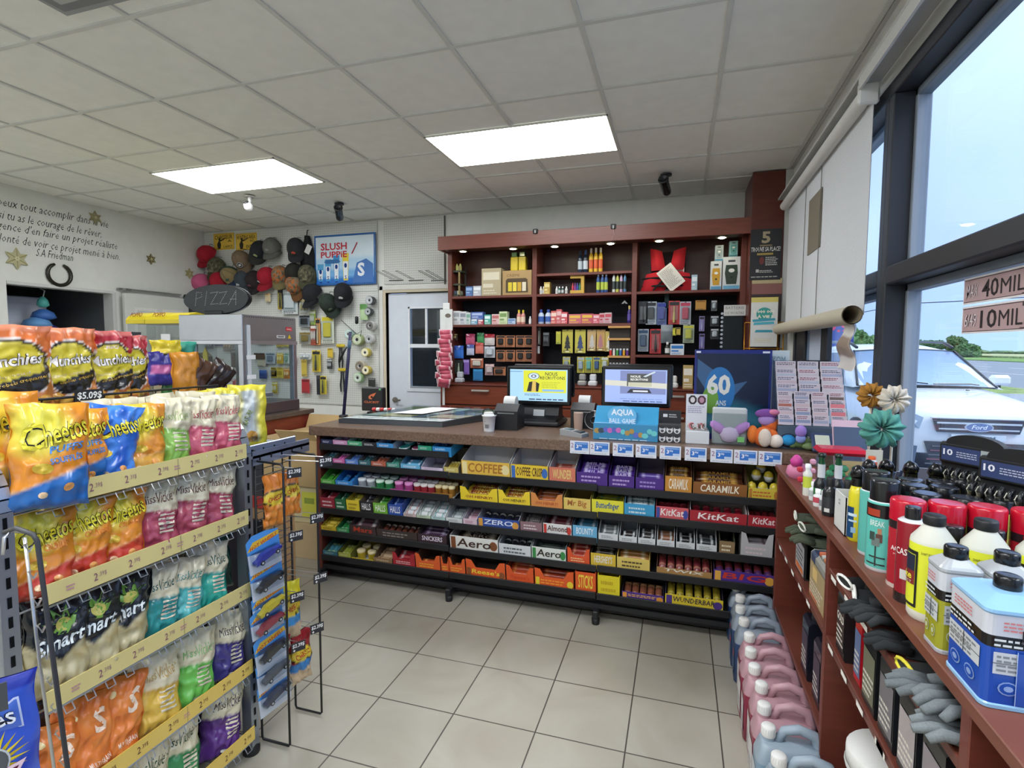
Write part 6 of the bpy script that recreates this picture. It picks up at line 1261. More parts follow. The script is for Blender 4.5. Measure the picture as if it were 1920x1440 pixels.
# row, pixel x where the bag meets the strip, pixel y of its top, kind, width, height, lean, yaw, label tail
BAGS = [(0,165,768,'puff',.14,.215,1,'beside the blue bag'),(0,228,765,'bluepuff',.14,.215,-1,''),(0,285,780,'plain',.13,.21,1,''),(0,338,768,'lime',.13,.22,0,''),(0,388,752,'rose',.13,.21,0,'left one of two'),(0,437,752,'rose',.13,.21,1,'right one of two'),
 (1,100,955,'crunch',.14,.21,1,'leftmost of three'),(1,172,942,'crunch',.145,.22,-1,'middle one of three'),(1,240,940,'crunch',.14,.21,0,'rightmost of three'),(1,310,895,'wine',.135,.215,1,'leftmost of three'),(1,372,895,'wine',.135,.215,0,'middle one of three'),(1,424,888,'wine',.13,.21,-1,'rightmost of three'),
 (2,130,1115,'smart',.14,.235,1,'leftmost of three'),(2,193,1100,'smart',.14,.235,0,'middle one of three'),(2,250,1090,'smart',.14,.23,-1,'rightmost of three'),(2,315,1055,'teal',.13,.21,1,'beside the popcorn bags'),(2,362,1045,'aqua',.13,.2,-1,''),(2,410,1020,'jade',.13,.215,0,''),
 (3,112,1320,'sun',.13,.2,0,'leftmost of three'),(3,178,1280,'sun',.135,.22,1,'middle one of three'),(3,240,1258,'sun',.135,.22,-1,'rightmost of three'),(3,312,1215,'yellow',.14,.23,1,''),(3,382,1170,'jalapeno',.14,.225,0,''),(3,445,1155,'indigo',.135,.225,-1,''),
 (4,290,1390,'green',.14,.22,0,'left one of two'),(4,352,1350,'green',.14,.23,1,'right one of two'),(4,436,1285,'purple',.14,.23,-1,''),
 (4,150,1440,'crunch',.13,.2,0,'deep at the left'),(4,215,1440,'wine',.13,.2,0,'deep in the middle')]
for n_,(r_,px,yt,k,w,h,ln,lab) in enumerate(BAGS):
    z = ROWZ[r_]; sz = z+.02
    # y on the strip line under that pixel column
    lo,hi = .3,2.5
    for _ in range(30):
        md = (lo+hi)/2; P = Vector((GX,md,z+.04))-Vector((0,0,EYE)); sx_ = 960+FPX*P.dot(_r2)/P.dot(_f)
        if sx_ < px: lo = md
        else: hi = md
    y = lo; X = GX-.06
    M = TR(X,y+.015,z+.004+h/2) @ frame((0,0,0),(sin(.35),cos(.35),0),(0,0,1)) @ Matrix.Rotation(-.14,4,'X') @ Matrix.Rotation(-.12+.06*ln,4,'Z')
    cf,pf = KINDS[k]
    bag('chips_bag',M,w,h,.075,cf,pf,n_*3+1,('%s on the %s shelf, %s' % (KN[k],RN[r_],lab)) if lab else '%s on the %s gondola shelf' % (KN[k],RN[r_]),'snack bags on the %s gondola shelf' % RN[r_])
# a second rank behind, seen between the front bags
BACK = [(0,.93,'yellow'),(0,1.13,'lime'),(0,1.27,'jalapeno'),(0,1.40,'lime'),(1,.93,'black'),(1,1.08,'black'),(1,1.22,'wine'),(1,1.36,'lime'),(1,1.44,'black'),(2,.95,'black'),(2,1.15,'teal'),(2,1.3,'aqua'),(2,1.42,'darkjade'),(2,1.455,'darkjade'),(3,.93,'black'),(3,1.08,'green'),(3,1.22,'yellow'),(3,1.35,'jalapeno'),(3,1.43,'black'),(4,1.18,'green'),(4,1.33,'darkplum'),(4,1.42,'darkplum')]
PLC = {0: 'leftmost',1: 'second',2: 'third',3: 'fourth',4: 'fifth'}; cnt = {}
for n_,(r_,y,k) in enumerate(BACK):
    c = cnt[r_] = cnt.get(r_,-1)+1
    M = TR(GX-.17,y,ROWZ[r_]+.107) @ frame((0,0,0),(sin(.25),cos(.25),0),(0,0,1)) @ Matrix.Rotation(-.05,4,'X') @ Matrix.Rotation(.1*(n_ % 3-1),4,'Z')
    cf,pf = KINDS[k]; bag('chips_bag',M,.14,.235,.06,cf,pf,100+n_,'%s behind the front rank, %s of those on the %s shelf' % (KN[k].replace(' with cream top',''),PLC[c],RN[r_]),'rear snack bags on the %s gondola shelf' % RN[r_],nu=16,nv=22)
# very large puffs bag at the left end beyond the post
M = TR(GX-.005,.862,1.195) @ frame((0,0,0),(.42,.9,0),(0,0,1)) @ Matrix.Rotation(-.1,4,'X') @ Matrix.Rotation(-.06,4,'Z')
bag('chips_bag',M,.155,.245,.08,*KINDS['puff'],201,'large orange and blue puffs bag overhanging the left end of the top price strip',None)
M = TR(GX-.09,.815,1.225) @ frame((0,0,0),(.42,.9,0),(0,0,1)) @ Matrix.Rotation(-.1,4,'X')
bag('chips_bag',M,.15,.24,.08,*KINDS['plain'],202,'orange cheese snack bag cut by the left edge of the view over the rounded post',None)
# yellow bags at the far end of the top shelf
def lay(u,v): return mixc('d8cc3c','b4bcc0',1.6*(1-abs(u-.55)*3.2)) if .12 < v < .9 else 'd8cc40'
def lay_p(w,h): return [(oval(w*.1,-h*.3,w*.16,h*.09),0,0,0,0,'c89444',0,0,0,.0012),('NATURE',-w*.2,w*.25,-h*.05,h*.03,'8c9c3c',1,.1,1.2,.0014)]
for i,(x,y,yw,lb) in enumerate(((-1.56,1.60,-.9,'outermost yellow chips bag hanging past the far gondola post'),(-1.62,1.56,-.7,'middle yellow chips bag at the far end of the gondola'),(-1.70,1.56,-.5,'third yellow chips bag, further from the viewer at the gondola end'),(-1.78,1.62,-.3,'fourth yellow chips bag peeping over the rose bags'))):
    M = TR(x+.03,y,1.19-.01*i) @ frame((0,0,0),(-sin(yw)*1,cos(yw),0),(0,0,1)) @ Matrix.Rotation(-.05,4,'X'); bag('chips_bag',M,.13,.24,.07,lay,lay_p,300+i,lb,'yellow chips bags at the gondola end')
q = MB(Li); q.box(-1.86,-1.42,1.46,1.80,1.055,1.065,'a8b0bc'); q.box(-1.43,-1.42,1.50,1.80,1.03,1.08,'9ca8c0');
for k in range(5): q.box(-1.419,-1.418,1.53+.055*k,1.535+.055*k,1.045,1.065,'1c1e22')
q.build('end_shelf','metal',gon,'blue-grey slotted steel end shelf')
q = MB(TR(-1.66,1.60,1.33) @ Matrix.Rotation(.5,4,'Y')); q.grid(8,8,lambda u,v: ((u-.5)*.09,-.02*sin(pi*u),(v-.5)*.1),lambda u,v: 'd8cc3c'); q.solo('chips_bag','yellow bag corner folded over with a white sticker at the gondola end','snack bag','foil',M=TR(-1.60,1.62,1.28) @ Matrix.Rotation(-.5,4,'Y')) if 0 else None
# ---------------------------- upper rack of roasted nut pouches
ur = thing('pouch_rack','black wire rack above the gondola holding the nut pouches','rack',(-1.8,1.15,1.24)); Li = inv(ur)
q = MB(Li)
for x in (-1.72,-1.86): q.tube([(x,.75,1.262),(x,1.62,1.262)],.004,'1a1b1e',6)
q.tube([(-1.69,.75,1.3),(-1.69,1.62,1.3)],.004,'1a1b1e',6); q.tube([(-1.69,1.62,1.3),(-1.72,1.62,1.262),(-1.9,1.62,1.262)],.004,'1a1b1e',6)
for k in range(11): y = .77+.085*k; q.tube([(-1.69,y,1.3),(-1.70,y,1.262),(-1.9,y,1.262)],.003,'1a1b1e',5)
for y in (.8,1.45): q.tube([(-1.9,y,1.5),(-1.9,y,1.21)],.006,'1a1b1e',6)
q.build('wire_tray','satin',ur)
q = MB(frame((-1.684,1.14,1.297),(0,1,0),(0,0,1)));
q.box(-.035,.045,-.022,.022,0,.003,'1e1f22'); q.text('$5.09$',-.03,.04,-.008,.016,'f0f0ec',.004,2,.1); q.lines(-.028,.036,-.02,-.012,1,'8c8c8c',.004); tag(q.build('price_tag','satin'),'black price tag reading 5.09 under the nut pouches','price tag')
def munch(top):
    def f(u,v):
        d = ((u-.45)/.52)**2+((v-.5)/.34)**2
        if v > .93: return mixc(top,'e8b0a0',.3)
        if d < .82 and v > .38+.2*(u-.5): return 'd8c83c' if v < .74 else 'dccc50'
        if d < 1.0: return '26221f'
        if d < 1.08: return 'e8dcd4'
        return top if v > .5 else mixc('c08040',top,.3)
    return f
def munch_p(fl):
    def p(w,h):
        out = [('Munchies',-w*.44,w*.36,h*.02,h*.16,'2c1814',4.5,.1,.1,.0014),('Munchies',-w*.44,w*.36,h*.02,h*.16,'f0ece8',2,.1,.1,.0026),('crunchy coated',-w*.42,w*.2,-h*.12,-h*.07,'e8d8b0',.5,.1,.15,.0016),('enrobées croquantes',-w*.3,w*.4,-h*.18,-h*.13,'d8b040',.5,.1,.2,.0016)]
        for i in range(5): out.append((oval(-w*.3+w*.16*i,-h*(.36+.05*(i % 2)),w*.1,h*.05,12),0,0,0,0,('d8a040','e0b458')[i % 2],0,0,0,.0012+.0003*i))
        if fl: out.append((fl,-w*.15,w*.1,h*.24,h*.29,'f0e0d8',1,0,0,.0014))
        return out
    return p
for i,(px0,px1,yt,yb,top,fl,lb) in enumerate(((-70,98,610,760,'d8743c','','leftmost nut pouch, orange, cut by the left edge of the view'),(88,170,614,770,'d8743c','','second nut pouch, orange, behind the price tag'),(160,250,620,775,'b8303c','BBQ','third nut pouch, red, marked BBQ'),(226,278,628,770,'b8303c','','fourth nut pouch, red, mostly behind the third'))):
    X = -1.76-.012*i; a = at(px0,700,'X',X); b_ = at(px1,700,'X',X); w = b_.y-a.y
    w = max(w,.15); yc = (a.y+b_.y)/2 if i != 3 else b_.y-w/2
    zt = at(px1-10,yt,'X',X).z; zb = 1.266
    M = TR(X,yc,(zt+zb)/2) @ frame((0,0,0),(.08,1,0),(0,0,1))
    bag('nut_pouch',M,w,zt-zb,.05,munch(top),munch_p(fl),400+i,lb,'nut pouches on the upper wire rack')
for i,(y,z,c,lb,rx) in enumerate(((1.56,1.33,'c8862c','slim orange pouch edge right of the red nut pouches',0),(1.60,1.31,'4c3020','glossy brown pouch leaning right of the nut pouches',.5),(1.68,1.30,'2a1c16','dark brown pouch under the glossy brown one',.7))):
    M = TR(-1.78,y,z) @ frame((0,0,0),(.3,1,0),(0,0,1)) @ Matrix.Rotation(-rx,4,'Z'); bag('snack_pouch',M,.1,.2,.05,lambda u,v,c=c: c,None,420+i,lb,None,nu=14,nv=18)
for i,(px,py,c,c2,lb) in enumerate(((300,690,'3c3488','c86ca0','violet and pink snack bag seen beyond the nut pouches'),(325,690,'c85c34','e0b090','orange red snack bag beside the violet one'),(330,712,'3c7c3c','a8c848','green snack bag low beside the steel warmer'),(340,670,'3c9c84','c8e0d8','sea green bag standing left of the steel warmer'),(312,668,'d8c02c','26241c','yellow and black topped bag above the violet one'))):
    p = at(px,py,'X',-2.35); M = TR(*p) @ frame((0,0,0),(.5,.8,0),(0,0,1)); bag('snack_pouch',M,.13,.16,.05,lambda u,v,c=c,c2=c2: c2 if .35 < v < .6 and .2 < u < .85 else c,None,440+i,lb,None,nu=14,nv=16)
q = MB(); q.box(-2.55,-2.15,1.6,2.35,0,1.18,'3c3e42',.004)
for z in (1.18,): q.box(-2.58,-2.12,1.55,2.4,z,z+.02,'5c6066',.002)
tag(q.build('low_gondola','satin'),'dark low gondola behind the nut pouches carrying assorted snack bags','gondola')
# yellow topped dispensers
for i,(px0,px1,lb) in enumerate(((236,272,'left clear bin with a rounded yellow hood left of the steel warmer'),(271,345,'right clear bin with a rounded yellow hood, partly behind the warmer'))):
    Y = 3.05; a = at(px0,610,'Y',Y); b_ = at(px1,610,'Y',Y); w = b_.x-a.x; zt = at(px0,583,'Y',Y).z; zm = at(px0,607,'Y',Y).z; t = thing('hooded_bin',lb,'bin',((a.x+b_.x)/2,Y,0))
    pts = [(0,zm),(.3,zm),(.3,zt+.0)]+[(.3-.3*s,zm+.03+(zt-zm-.03)*math.sqrt(max(0,1-(s)**2.5))) for s in (.2,.4,.6,.8,.92,1)]
    MB().prism(pts,-w/2,w/2,'x','d8c424').build('hood','gloss',t)
    q = MB(frame((0,.09,zm+.035),(1,0,0),(0,.35,1))); q.M = frame((0,.008,zm+.045),(1,0,0),(0,.5,1)); q.text('POPPO',-w*.3,w*.3 if i == 0 else .0,.005,.04,'8c3c1c',.006,2); q.build('hood_print','matte',t)
    MB().box(-w/2+.004,w/2-.004,.01,.29,1.0,zm,'eef2f2').build('clear_bin','film',t); MB().box(-w/2,w/2,.0,.3,0,1.0,'8c8a84',.004).build('bin_base','satin',t)
    MB().box(-w/2+.01,w/2-.01,.02,.28,1.005,1.4,'b09c7c',.03).build('contents','matte',t)
    MB().box(-.03 if i else .0,.06,-.004,.0,1.44,1.54,'dcdce0').build('label_card','matte',t)
# ---------------------------- hanging wing at the far end of the gondola
wing = thing('wire_wing','black wire side rack hung on the far end of the gondola','rack',(-1.37,1.6,0)); Li = inv(wing)
for y in (1.52,1.70):
    x0,x1 = -1.432,-1.31; MB(Li).tube([(x0,y,1.085 if y < 1.6 else 1.06),(x0,y,.02),(x0+.004,y,.01),(x1-.004,y,.01),(x1,y,.015),(x1,y,1.03),(x1-.01,y,1.04),(x0,y,1.045)],.0042,'17181b',7).build('guard_loop','satin',wing)
q = MB(Li)
for k in range(36): z = .1+.026*k; q.tube([(-1.43,1.52,z),(-1.43,1.70,z)],.0016,'2a2b2f',4)
for y in (1.56,1.61,1.66): q.tube([(-1.433,y,.1),(-1.433,y,1.03)],.0025,'2a2b2f',5)
q.build('wire_panel','satin',wing)
q = MB(Li); q.box(-1.445,-1.435,1.49,1.74,1.05,1.1,'a4b0c8',.002)
for k in range(4): q.box(-1.4349,-1.434,1.51+.055*k,1.515+.055*k,1.07,1.085,'1a1c22')
q.build('bracket','metal',wing)
def peg(y,z,lab,out=.12,rx=0,price=True):
    t = thing('price_hook',lab,'price hook',(-1.43,y,z)); MB().tube([(0,0,0),(out,0,.006),(out,0,.018)],.002,'c4c6c8',5).tube([(0,0,.02),(out*.95,0,.024)],.0015,'c4c6c8',5).build('wire','metal',t)
    q = MB(frame((out,0,.006),(.5,.87,0),(0,0,1))); q.box(-.026,.026,-.018,.018,0,.0015,'2a2b30'); q.text('$2.39$',-.022,.022,-.003,.013,'f0f0ee',.0022,1.5,.1); q.ell(-.016,-.011,.004,.004,'e0e0e0',.0022,8); q.build('price_tag','satin',t,'dark price tag reading 2.39')
peg(1.60,.985,'topmost 2.39 price hook on the black side rack',.1); peg(1.66,1.02,'turned 2.39 price hook sticking out at the top right of the side rack',.19); peg(1.60,.75,'second 2.39 price hook from the top, beside the toy car cards',.1); peg(1.67,.80,'second 2.39 price hook from the top, outer column',.14)
peg(1.60,.52,'third 2.39 price hook above the yellow peanut bag',.1); peg(1.67,.57,'third 2.39 price hook, outer column',.15); peg(1.60,.33,'lowest 2.39 price hook, inner column',.1); peg(1.67,.37,'lowest 2.39 price hook, outer column',.13)
def nutf(c,b=None):
    def f(u,v):
        if v > .8: return c
        d = ((u-.5)/.55)**2+((v-.55)/.14)**2
        if d < 1: return 'e0c43c'
        if d < 1.25: return '241c18'
        if b and v < .42: return b if v > .25 else 'c8b090'
        return mixc(c,'e8b060' if c == 'd8802c' else c,.6*max(0,noise.noise(Vector((u*8,v*12,2)))*2))
    return f
def nut_p(w,h): return [('CHEEZ',-w*.36,w*.36,h*.0,h*.09,'b8302c',1,.1,.2,.0014)]
for i,(y,z,c,b,w,h,lb,dx) in enumerate(((1.555,.9,'d8802c',None,.075,.19,'orange snack pouch highest on the side rack, inner column',.05),(1.63,.91,'d8802c',None,.06,.17,'orange snack pouch highest on the side rack, outer column',.06),(1.56,.67,'b02c2c','c88c5c',.06,.15,'red snack pouch half hidden behind the upper toy car card',.02),(1.615,.46,'d8cc34','3c8cc8',.08,.22,'yellow and blue peanut pouch on the side rack',.05),(1.56,.28,'9c242c','3c7cb8',.07,.2,'dark red peanut pouch, left of two at the foot of the side rack',.05),(1.66,.26,'9c242c','3c7cb8',.08,.2,'dark red peanut pouch, right of two at the foot of the side rack',.06))):
    M = TR(-1.43+dx,y,z) @ frame((0,0,0),(.3,.95,0),(0,0,1)); bag('nut_pouch',M,w*1.15,h,.03,nutf(c,b),nut_p if i != 2 else None,500+i,lb,'pouches on the black side rack',nu=16,nv=26)
def carcard(y,z,w,h,cars,lb,rot):
    t = thing('toy_car_card',lb,'toy car',M=TR(-1.36,y,z) @ frame((0,0,0),(.22,.975,0),(0,0,1)) @ Matrix.Rotation(rot,4,'Z'),group='toy car cards on the side rack')
    q = MB(); q.prism([(-w/2,-h/2),(w/2,-h/2),(w/2,h*.42),(w*.1,h*.5),(-w*.3,h*.5),(-w/2,h*.36)],0,.001,'z','4c94dc'); q.poly([(-w/2,h*.12),(w/2,h*.26),(w/2,h*.38),(-w*.3,h*.33)],'e0b83c',.0016); q.text('HOT WHEELS',-w*.42,w*.44,h*.19,h*.29,'c83c2c',.002,1.5,.2,.16) if 1 else None
    q.poly([(-w/2,-h/2),(w/2,-h/2),(w/2,-h*.12),(-w/2,h*.04)],'c4ccd8',.0014); q.build('card','gloss',t)
    for j,(cy_,cc) in enumerate(cars):
        v = MB(TR(0,cy_,.006) @ Matrix.Rotation(.25,4,'Z')); L_ = w*.42
        v.prism([(-L_,-.008),(L_,-.008),(L_,.002),(L_*.55,.006),(L_*.3,.014),(-L_*.4,.015),(-L_*.7,.006),(-L_,.004)],0,.022,'z',cc)
        for wx in (-L_*.6,L_*.6): v.lathe([(.0,-.001),(.008,0),(.008,.024),(.004,.0245,'c8c8c8'),(.0,.025)],12,wx,-.009,'141416')
        v.build('toy_car','gloss',t); MB(TR(0,cy_,0)).box(-w*.46,w*.46,-.022,.024,.001,.034,'eef4fa',.006).build('blister','film',t)
carcard(1.475,.745,.125,.135,[(-.012,'2c3ca0')],'blue toy car card topmost in the column on the side rack',.12)
carcard(1.485,.645,.125,.13,[(-.01,'26282c'),],'black toy car card second in the column on the side rack',.1); carcard(1.49,.545,.125,.12,[(0.0,'d8c02c')],'yellow toy car card third in the column on the side rack',.1); carcard(1.48,.495,.125,.1,[(-.01,'a03440')],'dark red toy car card fourth in the column on the side rack',.1)
carcard(1.495,.38,.125,.14,[(-.0,'1e1e22')],'black open wheeled toy car card, fifth in the column',.12); carcard(1.50,.30,.125,.12,[(.0,'4c5058')],'grey toy car card, sixth in the column',.1); carcard(1.505,.215,.125,.13,[(.0,'34384c'),],'slate truck toy card lowest in the column on the side rack',.1)
# wine coloured packs on a low stand beyond the wing
t = thing('floor_display','narrow cardboard floor display with dark red snack packs beside the side rack','display',(-2.12,2.2,0))
MB().box(-.08,.14,0,.18,0,.62,'b08c60',.003).box(-.07,.12,-.006,0,.62,.68,'a83430').build('display_body','matte',t)
for k in range(5): MB().box(-.05,.1,-.03,-.006,.08+.1*k,.165+.1*k,('26262c','8c1c28')[k % 2],.006).build('snack_pack','gloss',t)
# ---------------------------- near left wing with big sunflower seed bag
nw = thing('wire_wing','dark wire side rack hung on the near end of the gondola at the left edge','rack',(-1.25,.7,0)); Li = inv(nw)
def PXY(px,py,X): p = at(px,py,'X',X); return (X,p.y,p.z)
q = MB(Li); q.tube([PXY(8,998,-1.36),PXY(30,990,-1.3),PXY(62,1002,-1.24),PXY(70,1015,-1.235),PXY(100,1240,-1.235),PXY(128,1450,-1.235),PXY(135,1600,-1.235)],.0048,'3a3b3e',8); q.build('guard_loop','satin',nw)
q = MB(Li); q.tube([PXY(6,1040,-1.33),PXY(8,1008,-1.33),PXY(22,995,-1.325),PXY(45,998,-1.32)],.0035,'d0d2d4',7); q.tube([PXY(46,1008,-1.34),PXY(75,1250,-1.34),PXY(104,1460,-1.34),PXY(120,1620,-1.34)],.0035,'c0c2c2',7)
for k in range(9): p = PXY(50+8.2*k,1020+50*k,-1.34); q.tube([p,(p[0]+.012,p[1]-.012,p[2]+.004),(p[0]+.014,p[1]-.004,p[2]-.014),(p[0],p[1]+.01,p[2]-.01)],.0022,'c8caca',5)
q.build('chrome_rail','metal',nw)
q = MB(Li)
for k in range(16): z = .42+.036*k; q.tube([(-1.42,.55,z),(-1.42,.76,z+.0)],.002,'9a9c9e',4)
for y in (.62,.68,.74): q.tube([(-1.425,y,.3),(-1.425,y,1.02)],.004,'2c2d30',6)
q.build('wire_panel','satin',nw)
def spitz(u,v):
    if v > .92: return '2434a0'
    return mixc('2040b4','4c70dc',.5+.9*sin((math.atan2(v-.28,u-.5))*9)*.5*(1 if v < .6 else 0))
def spitz_p(w,h):
    out = [([(-w*.42,h*.21),(w*.34,h*.21),(w*.34,h*.39),(-w*.42,h*.39)],0,0,0,0,'c8d4f0',0,0,0,.002),([(-w*.4,h*.22),(w*.32,h*.22),(w*.32,h*.38),(-w*.4,h*.38)],0,0,0,0,'4c70cc',0,0,0,.003),('salées',-w*.36,w*.28,h*.25,h*.35,'10142c',3,0,.05,.0038),('salées',-w*.36,w*.28,h*.25,h*.35,'f0f4fc',.6,0,.05,.0046)]
    for i in range(22):
        a_ = 2*pi*i/22; c,s_ = cos(a_),sin(a_); cx_,cy_ = -w*.02,h*.05
        out.append(([(cx_+w*.2*cos(a_-.13),cy_+w*.2*sin(a_-.13)),(cx_+w*.42*c,cy_+w*.42*s_),(cx_+w*.2*cos(a_+.13),cy_+w*.2*sin(a_+.13))],0,0,0,0,('e0c82c','c8b020')[i % 2],0,0,0,.0016))
    out += [(oval(-w*.02,h*.05,w*.22,w*.22),0,0,0,0,'c8ccd0',0,0,0,.0022),(oval(-w*.02,h*.05,w*.2,w*.2),0,0,0,0,'54585c',0,0,0,.0028),('SPITZ',-w*.42,w*.38,-h*.12,h*.01,'5c1c38',4,.15,.1,.0036),('SPITZ',-w*.42,w*.38,-h*.12,h*.01,'f0d0dc',1,.15,.1,.0042)]
    return out
Mx = -1.2; tp = at(20,1245,'X',Mx);
M = TR(-1.165,.594,tp.z-.155) @ frame((0,0,0),(.55,1,0),(0,0,1)) @ Matrix.Rotation(.02,4,'Z')
bag('seed_bag',M,.145,.32,.045,spitz,spitz_p,600,'blue sunflower seed bag with a yellow flower at the lower left edge',None,nu=40,nv=50)
q = MB(TR(-1.13,.555,tp.z+.0) @ frame((0,0,0),(.55,1,0),(0,0,1))); q.box(-.04,.045,-.03,.02,.002,.004,'4a4c50'); q.text('3.09$',-.03,.035,-.012,.01,'f0f0ec',.005,1.5); q.v = q.v; tag(q.build('price_tag','satin'),'dark grey price tag above the blue sunflower seed bag','price tag')
# ---------------------------- steel pizza warmer, its cabinet and the oval sign
HX0,HX1,HY0,HY1,HZ0,HZ1 = -3.47,-2.9,3.0,3.55,.985,1.675
t = thing('pizza_warmer','stainless steel and glass pizza warmer cabinet behind the snack gondola','warmer',((HX0+HX1)/2,(HY0+HY1)/2,HZ0)); Li = inv(t)
ST = 'b4b8c0'
MB(Li).box(HX0,HX1,HY0,HY1,1.49,HZ1,ST,.004).build('hood','metal',t)
q = MB(Li);
for x in (HX0+.02,HX1-.02):
    for y in (HY0+.02,HY1-.02): q.box(x-.02,x+.02,y-.02,y+.02,HZ0+.03,1.49,ST,.002)
q.box(HX0-.01,HX1+.01,HY0-.01,HY1+.01,HZ0-.03,HZ0+.05,'8c8890',.004); q.box(HX0-.005,HX1+.005,HY0-.005,HY1+.005,1.465,1.492,'c8ccd4',.002); q.build('frame','metal',t)
q = MB(Li); q.box(HX1-.006,HX1-.002,HY0+.04,HY1-.04,HZ0+.05,1.465,'e4ecf0'); q.box(HX0+.04,HX1-.04,HY0+.004,HY0+.008,HZ0+.05,1.465,'e4ecf0'); q.build('glass_panel','glass',t)
q = MB(Li); q.box(HX0+.04,HX0+.13,HY0+.03,HY0+.04,HZ0+.05,1.465,'8c949c')
for j in range(2):
    for i in range(18): q.box(HX0+.055+.025*j,HX0+.065+.025*j,HY0+.027,HY0+.03,HZ0+.08+.021*i,HZ0+.09+.021*i,'202226')
q.build('perforated_panel','metal',t); MB(Li).prism([(HX0+.15,HZ0+.05),(HX0+.21,HZ0+.05),(HX0+.20,1.4),(HX0+.18,1.44),(HX0+.16,1.4)],HY0+.05,HY0+.06,'y','d8b42c').build('yellow_guide','satin',t)
q = MB(Li @ frame((HX1+.001,0,0),(0,1,0),(0,0,1))); q.rect(HY0+.33,HY0+.42,1.515,1.535,'e4e4e4'); q.rect(HY0+.34,HY0+.41,1.52,1.53,'6c6c70',.001); q.poly([(HY0+.45,1.512),(HY0+.49,1.512),(HY0+.47,1.545)],'e0c030'); q.rect(HY0+.43,HY0+.5,1.57,1.6,'c8343c'); q.text('CHAUD',HY0+.44,HY0+.49,1.578,1.59,'f4e8e8',.001,1)
for k in range(24): q.rect(HY0+.02+.021*k,HY0+.03+.021*k,1.655,1.662,'4c5058')
q.build('warning_labels','matte',t)
q = MB(Li); q.box(HX1-.0,HX1+.012,HY0+.035,HY0+.065,HZ0+.05,1.6,'ccd4dc',.002)
for k,z in enumerate((1.36,1.22,1.09)): q.box(HX1+.012,HX1+.016,HY0+.02,HY0+.1,z,z+.03,'e8ecf0')
q.build('door_rail','satin',t)
t = thing('chalk_sign','oval black chalk sign reading PIZZA in white dots on top of the steel warmer','sign',(-3.17,3.06,HZ1));
q = MB(frame((0,.0,.108),(1,0,0),(0,.05,1))); q.v = []; n_ = 40
pts = [(.29*cos(2*pi*i/n_),.104*sin(2*pi*i/n_)) for i in range(n_)]; q.prism(pts,0,.02,'z','22272c'); q.prism([(x*1.03,y*1.05) for x,y in pts],-.01,.006,'z','101214'); q.build('board','satin',t)
q = MB(frame((0,.0,.108),(1,0,0),(0,.05,1)))
ST_ = {'P': [[(0,0),(.12,1)],[(.12,1),(.6,.95),(.66,.65),(.08,.48)]],'I': [[(0,0),(.3,1)]],'Z': [[(0,.9),(.8,.98),(.0,.05),(.8,.1)]],'A': [[(0,0),(.8,1),(.8,0)],[(.2,.4),(.8,.4)]]}
def dots(ch,x0,w_,h_):
    for st in ST_[ch]:
        for (xa,ya),(xb,yb) in zip(st,st[1:]):
            L_ = math.hypot((xb-xa)*w_,(yb-ya)*h_); k = max(2,int(L_/.011))
            for i in range(k+1): q.ell(x0+(xa+(xb-xa)*i/k)*w_,-.04+(ya+(yb-ya)*i/k)*h_,.0024,.0024,'dce0e0',.0206,6)
x = -.18
for ch,w_ in (('P',.09),('I',.05),('Z',.08),('Z',.08),('A',.08)): dots(ch,x,w_,.095); x += w_*.95+.004
q.build('dotted_lettering','matte',t); q = MB(); q.box(-.09,.07,-.035,.03,0,.028,'1a1d20',.004); q.build('stand_foot','satin',t)
t = thing('warmer_cabinet','red-brown cabinet carrying the pizza warmer, left of the counter','cabinet',(-3.2,3.3,0)); Li = inv(t)
MB(Li).box(-3.5,-2.82,2.92,3.6,.0,.92,'7c3222',.002).build('body','wood',t); MB(Li).box(-3.52,-2.80,2.90,3.62,.921,.954,'5c5048',.003).build('top','counter',t)
q = MB(frame((-2.815,0,0),(0,1,0),(0,0,1)));
q.M = frame((-2.9,2.914,.62),(1,0,0),(0,0,1)); q.box(-.35,.06,0,.28,0,.003,'1c5468');
for dx,r_ in ((-.2,.25),(-.13,0),(-.07,-.25)): q.poly([(dx-.04,.05),(dx+.04,.05),(dx+.04,.22),(dx-.04,.22)],'c8dce0',.004+abs(dx)*.01); q.ell(dx,.15,.025,.025,'6c949c',.007)
for i in range(5): q.rect(-.03+.017*i,-.02+.017*i,.04+.05*i,.055+.05*i,'d8ecf0',.008)
q.rect(-.35,.06,0,.03,'10141c',.008); tag(q.build('lottery_sticker','gloss'),'teal lottery placard with white cards fixed to the warmer cabinet','placard')
# cardboard boxes between cabinet and counter
q = MB(); q.box(-2.79,-2.3,3.0,3.5,.5,.82,'b49a6c',.002); q.prism([(3.0,.82),(3.004,.82),(2.95,.89),(2.946,.888)],-2.6,-2.3,'x','c8ac7c'); q.prism([(3.5,.82),(3.504,.82),(3.55,.92),(3.546,.92)],-2.79,-2.3,'x','b89c6c'); tag(q.build('cardboard_box','matte'),'open brown cardboard box, upper one left of the counter','box')
q = MB(); q.box(-2.78,-2.28,3.0,3.5,0,.245,'b8a27c',.002); tag(q.build('cardboard_box','matte'),'closed brown cardboard box on the floor left of the counter','box')
q = MB(); q.box(-2.77,-2.3,3.02,3.48,.245,.498,'c4b890',.002); q.M = frame((-2.45,3.018,.28),(1,0,0),(0,0,1)); q.rect(0,.12,0,.18,'c8c84c',.001); q.rect(.02,.1,.1,.14,'8c9c3c',.002); tag(q.build('cardboard_box','matte'),'pale cardboard box with a lime green label, middle of the three boxes','box')
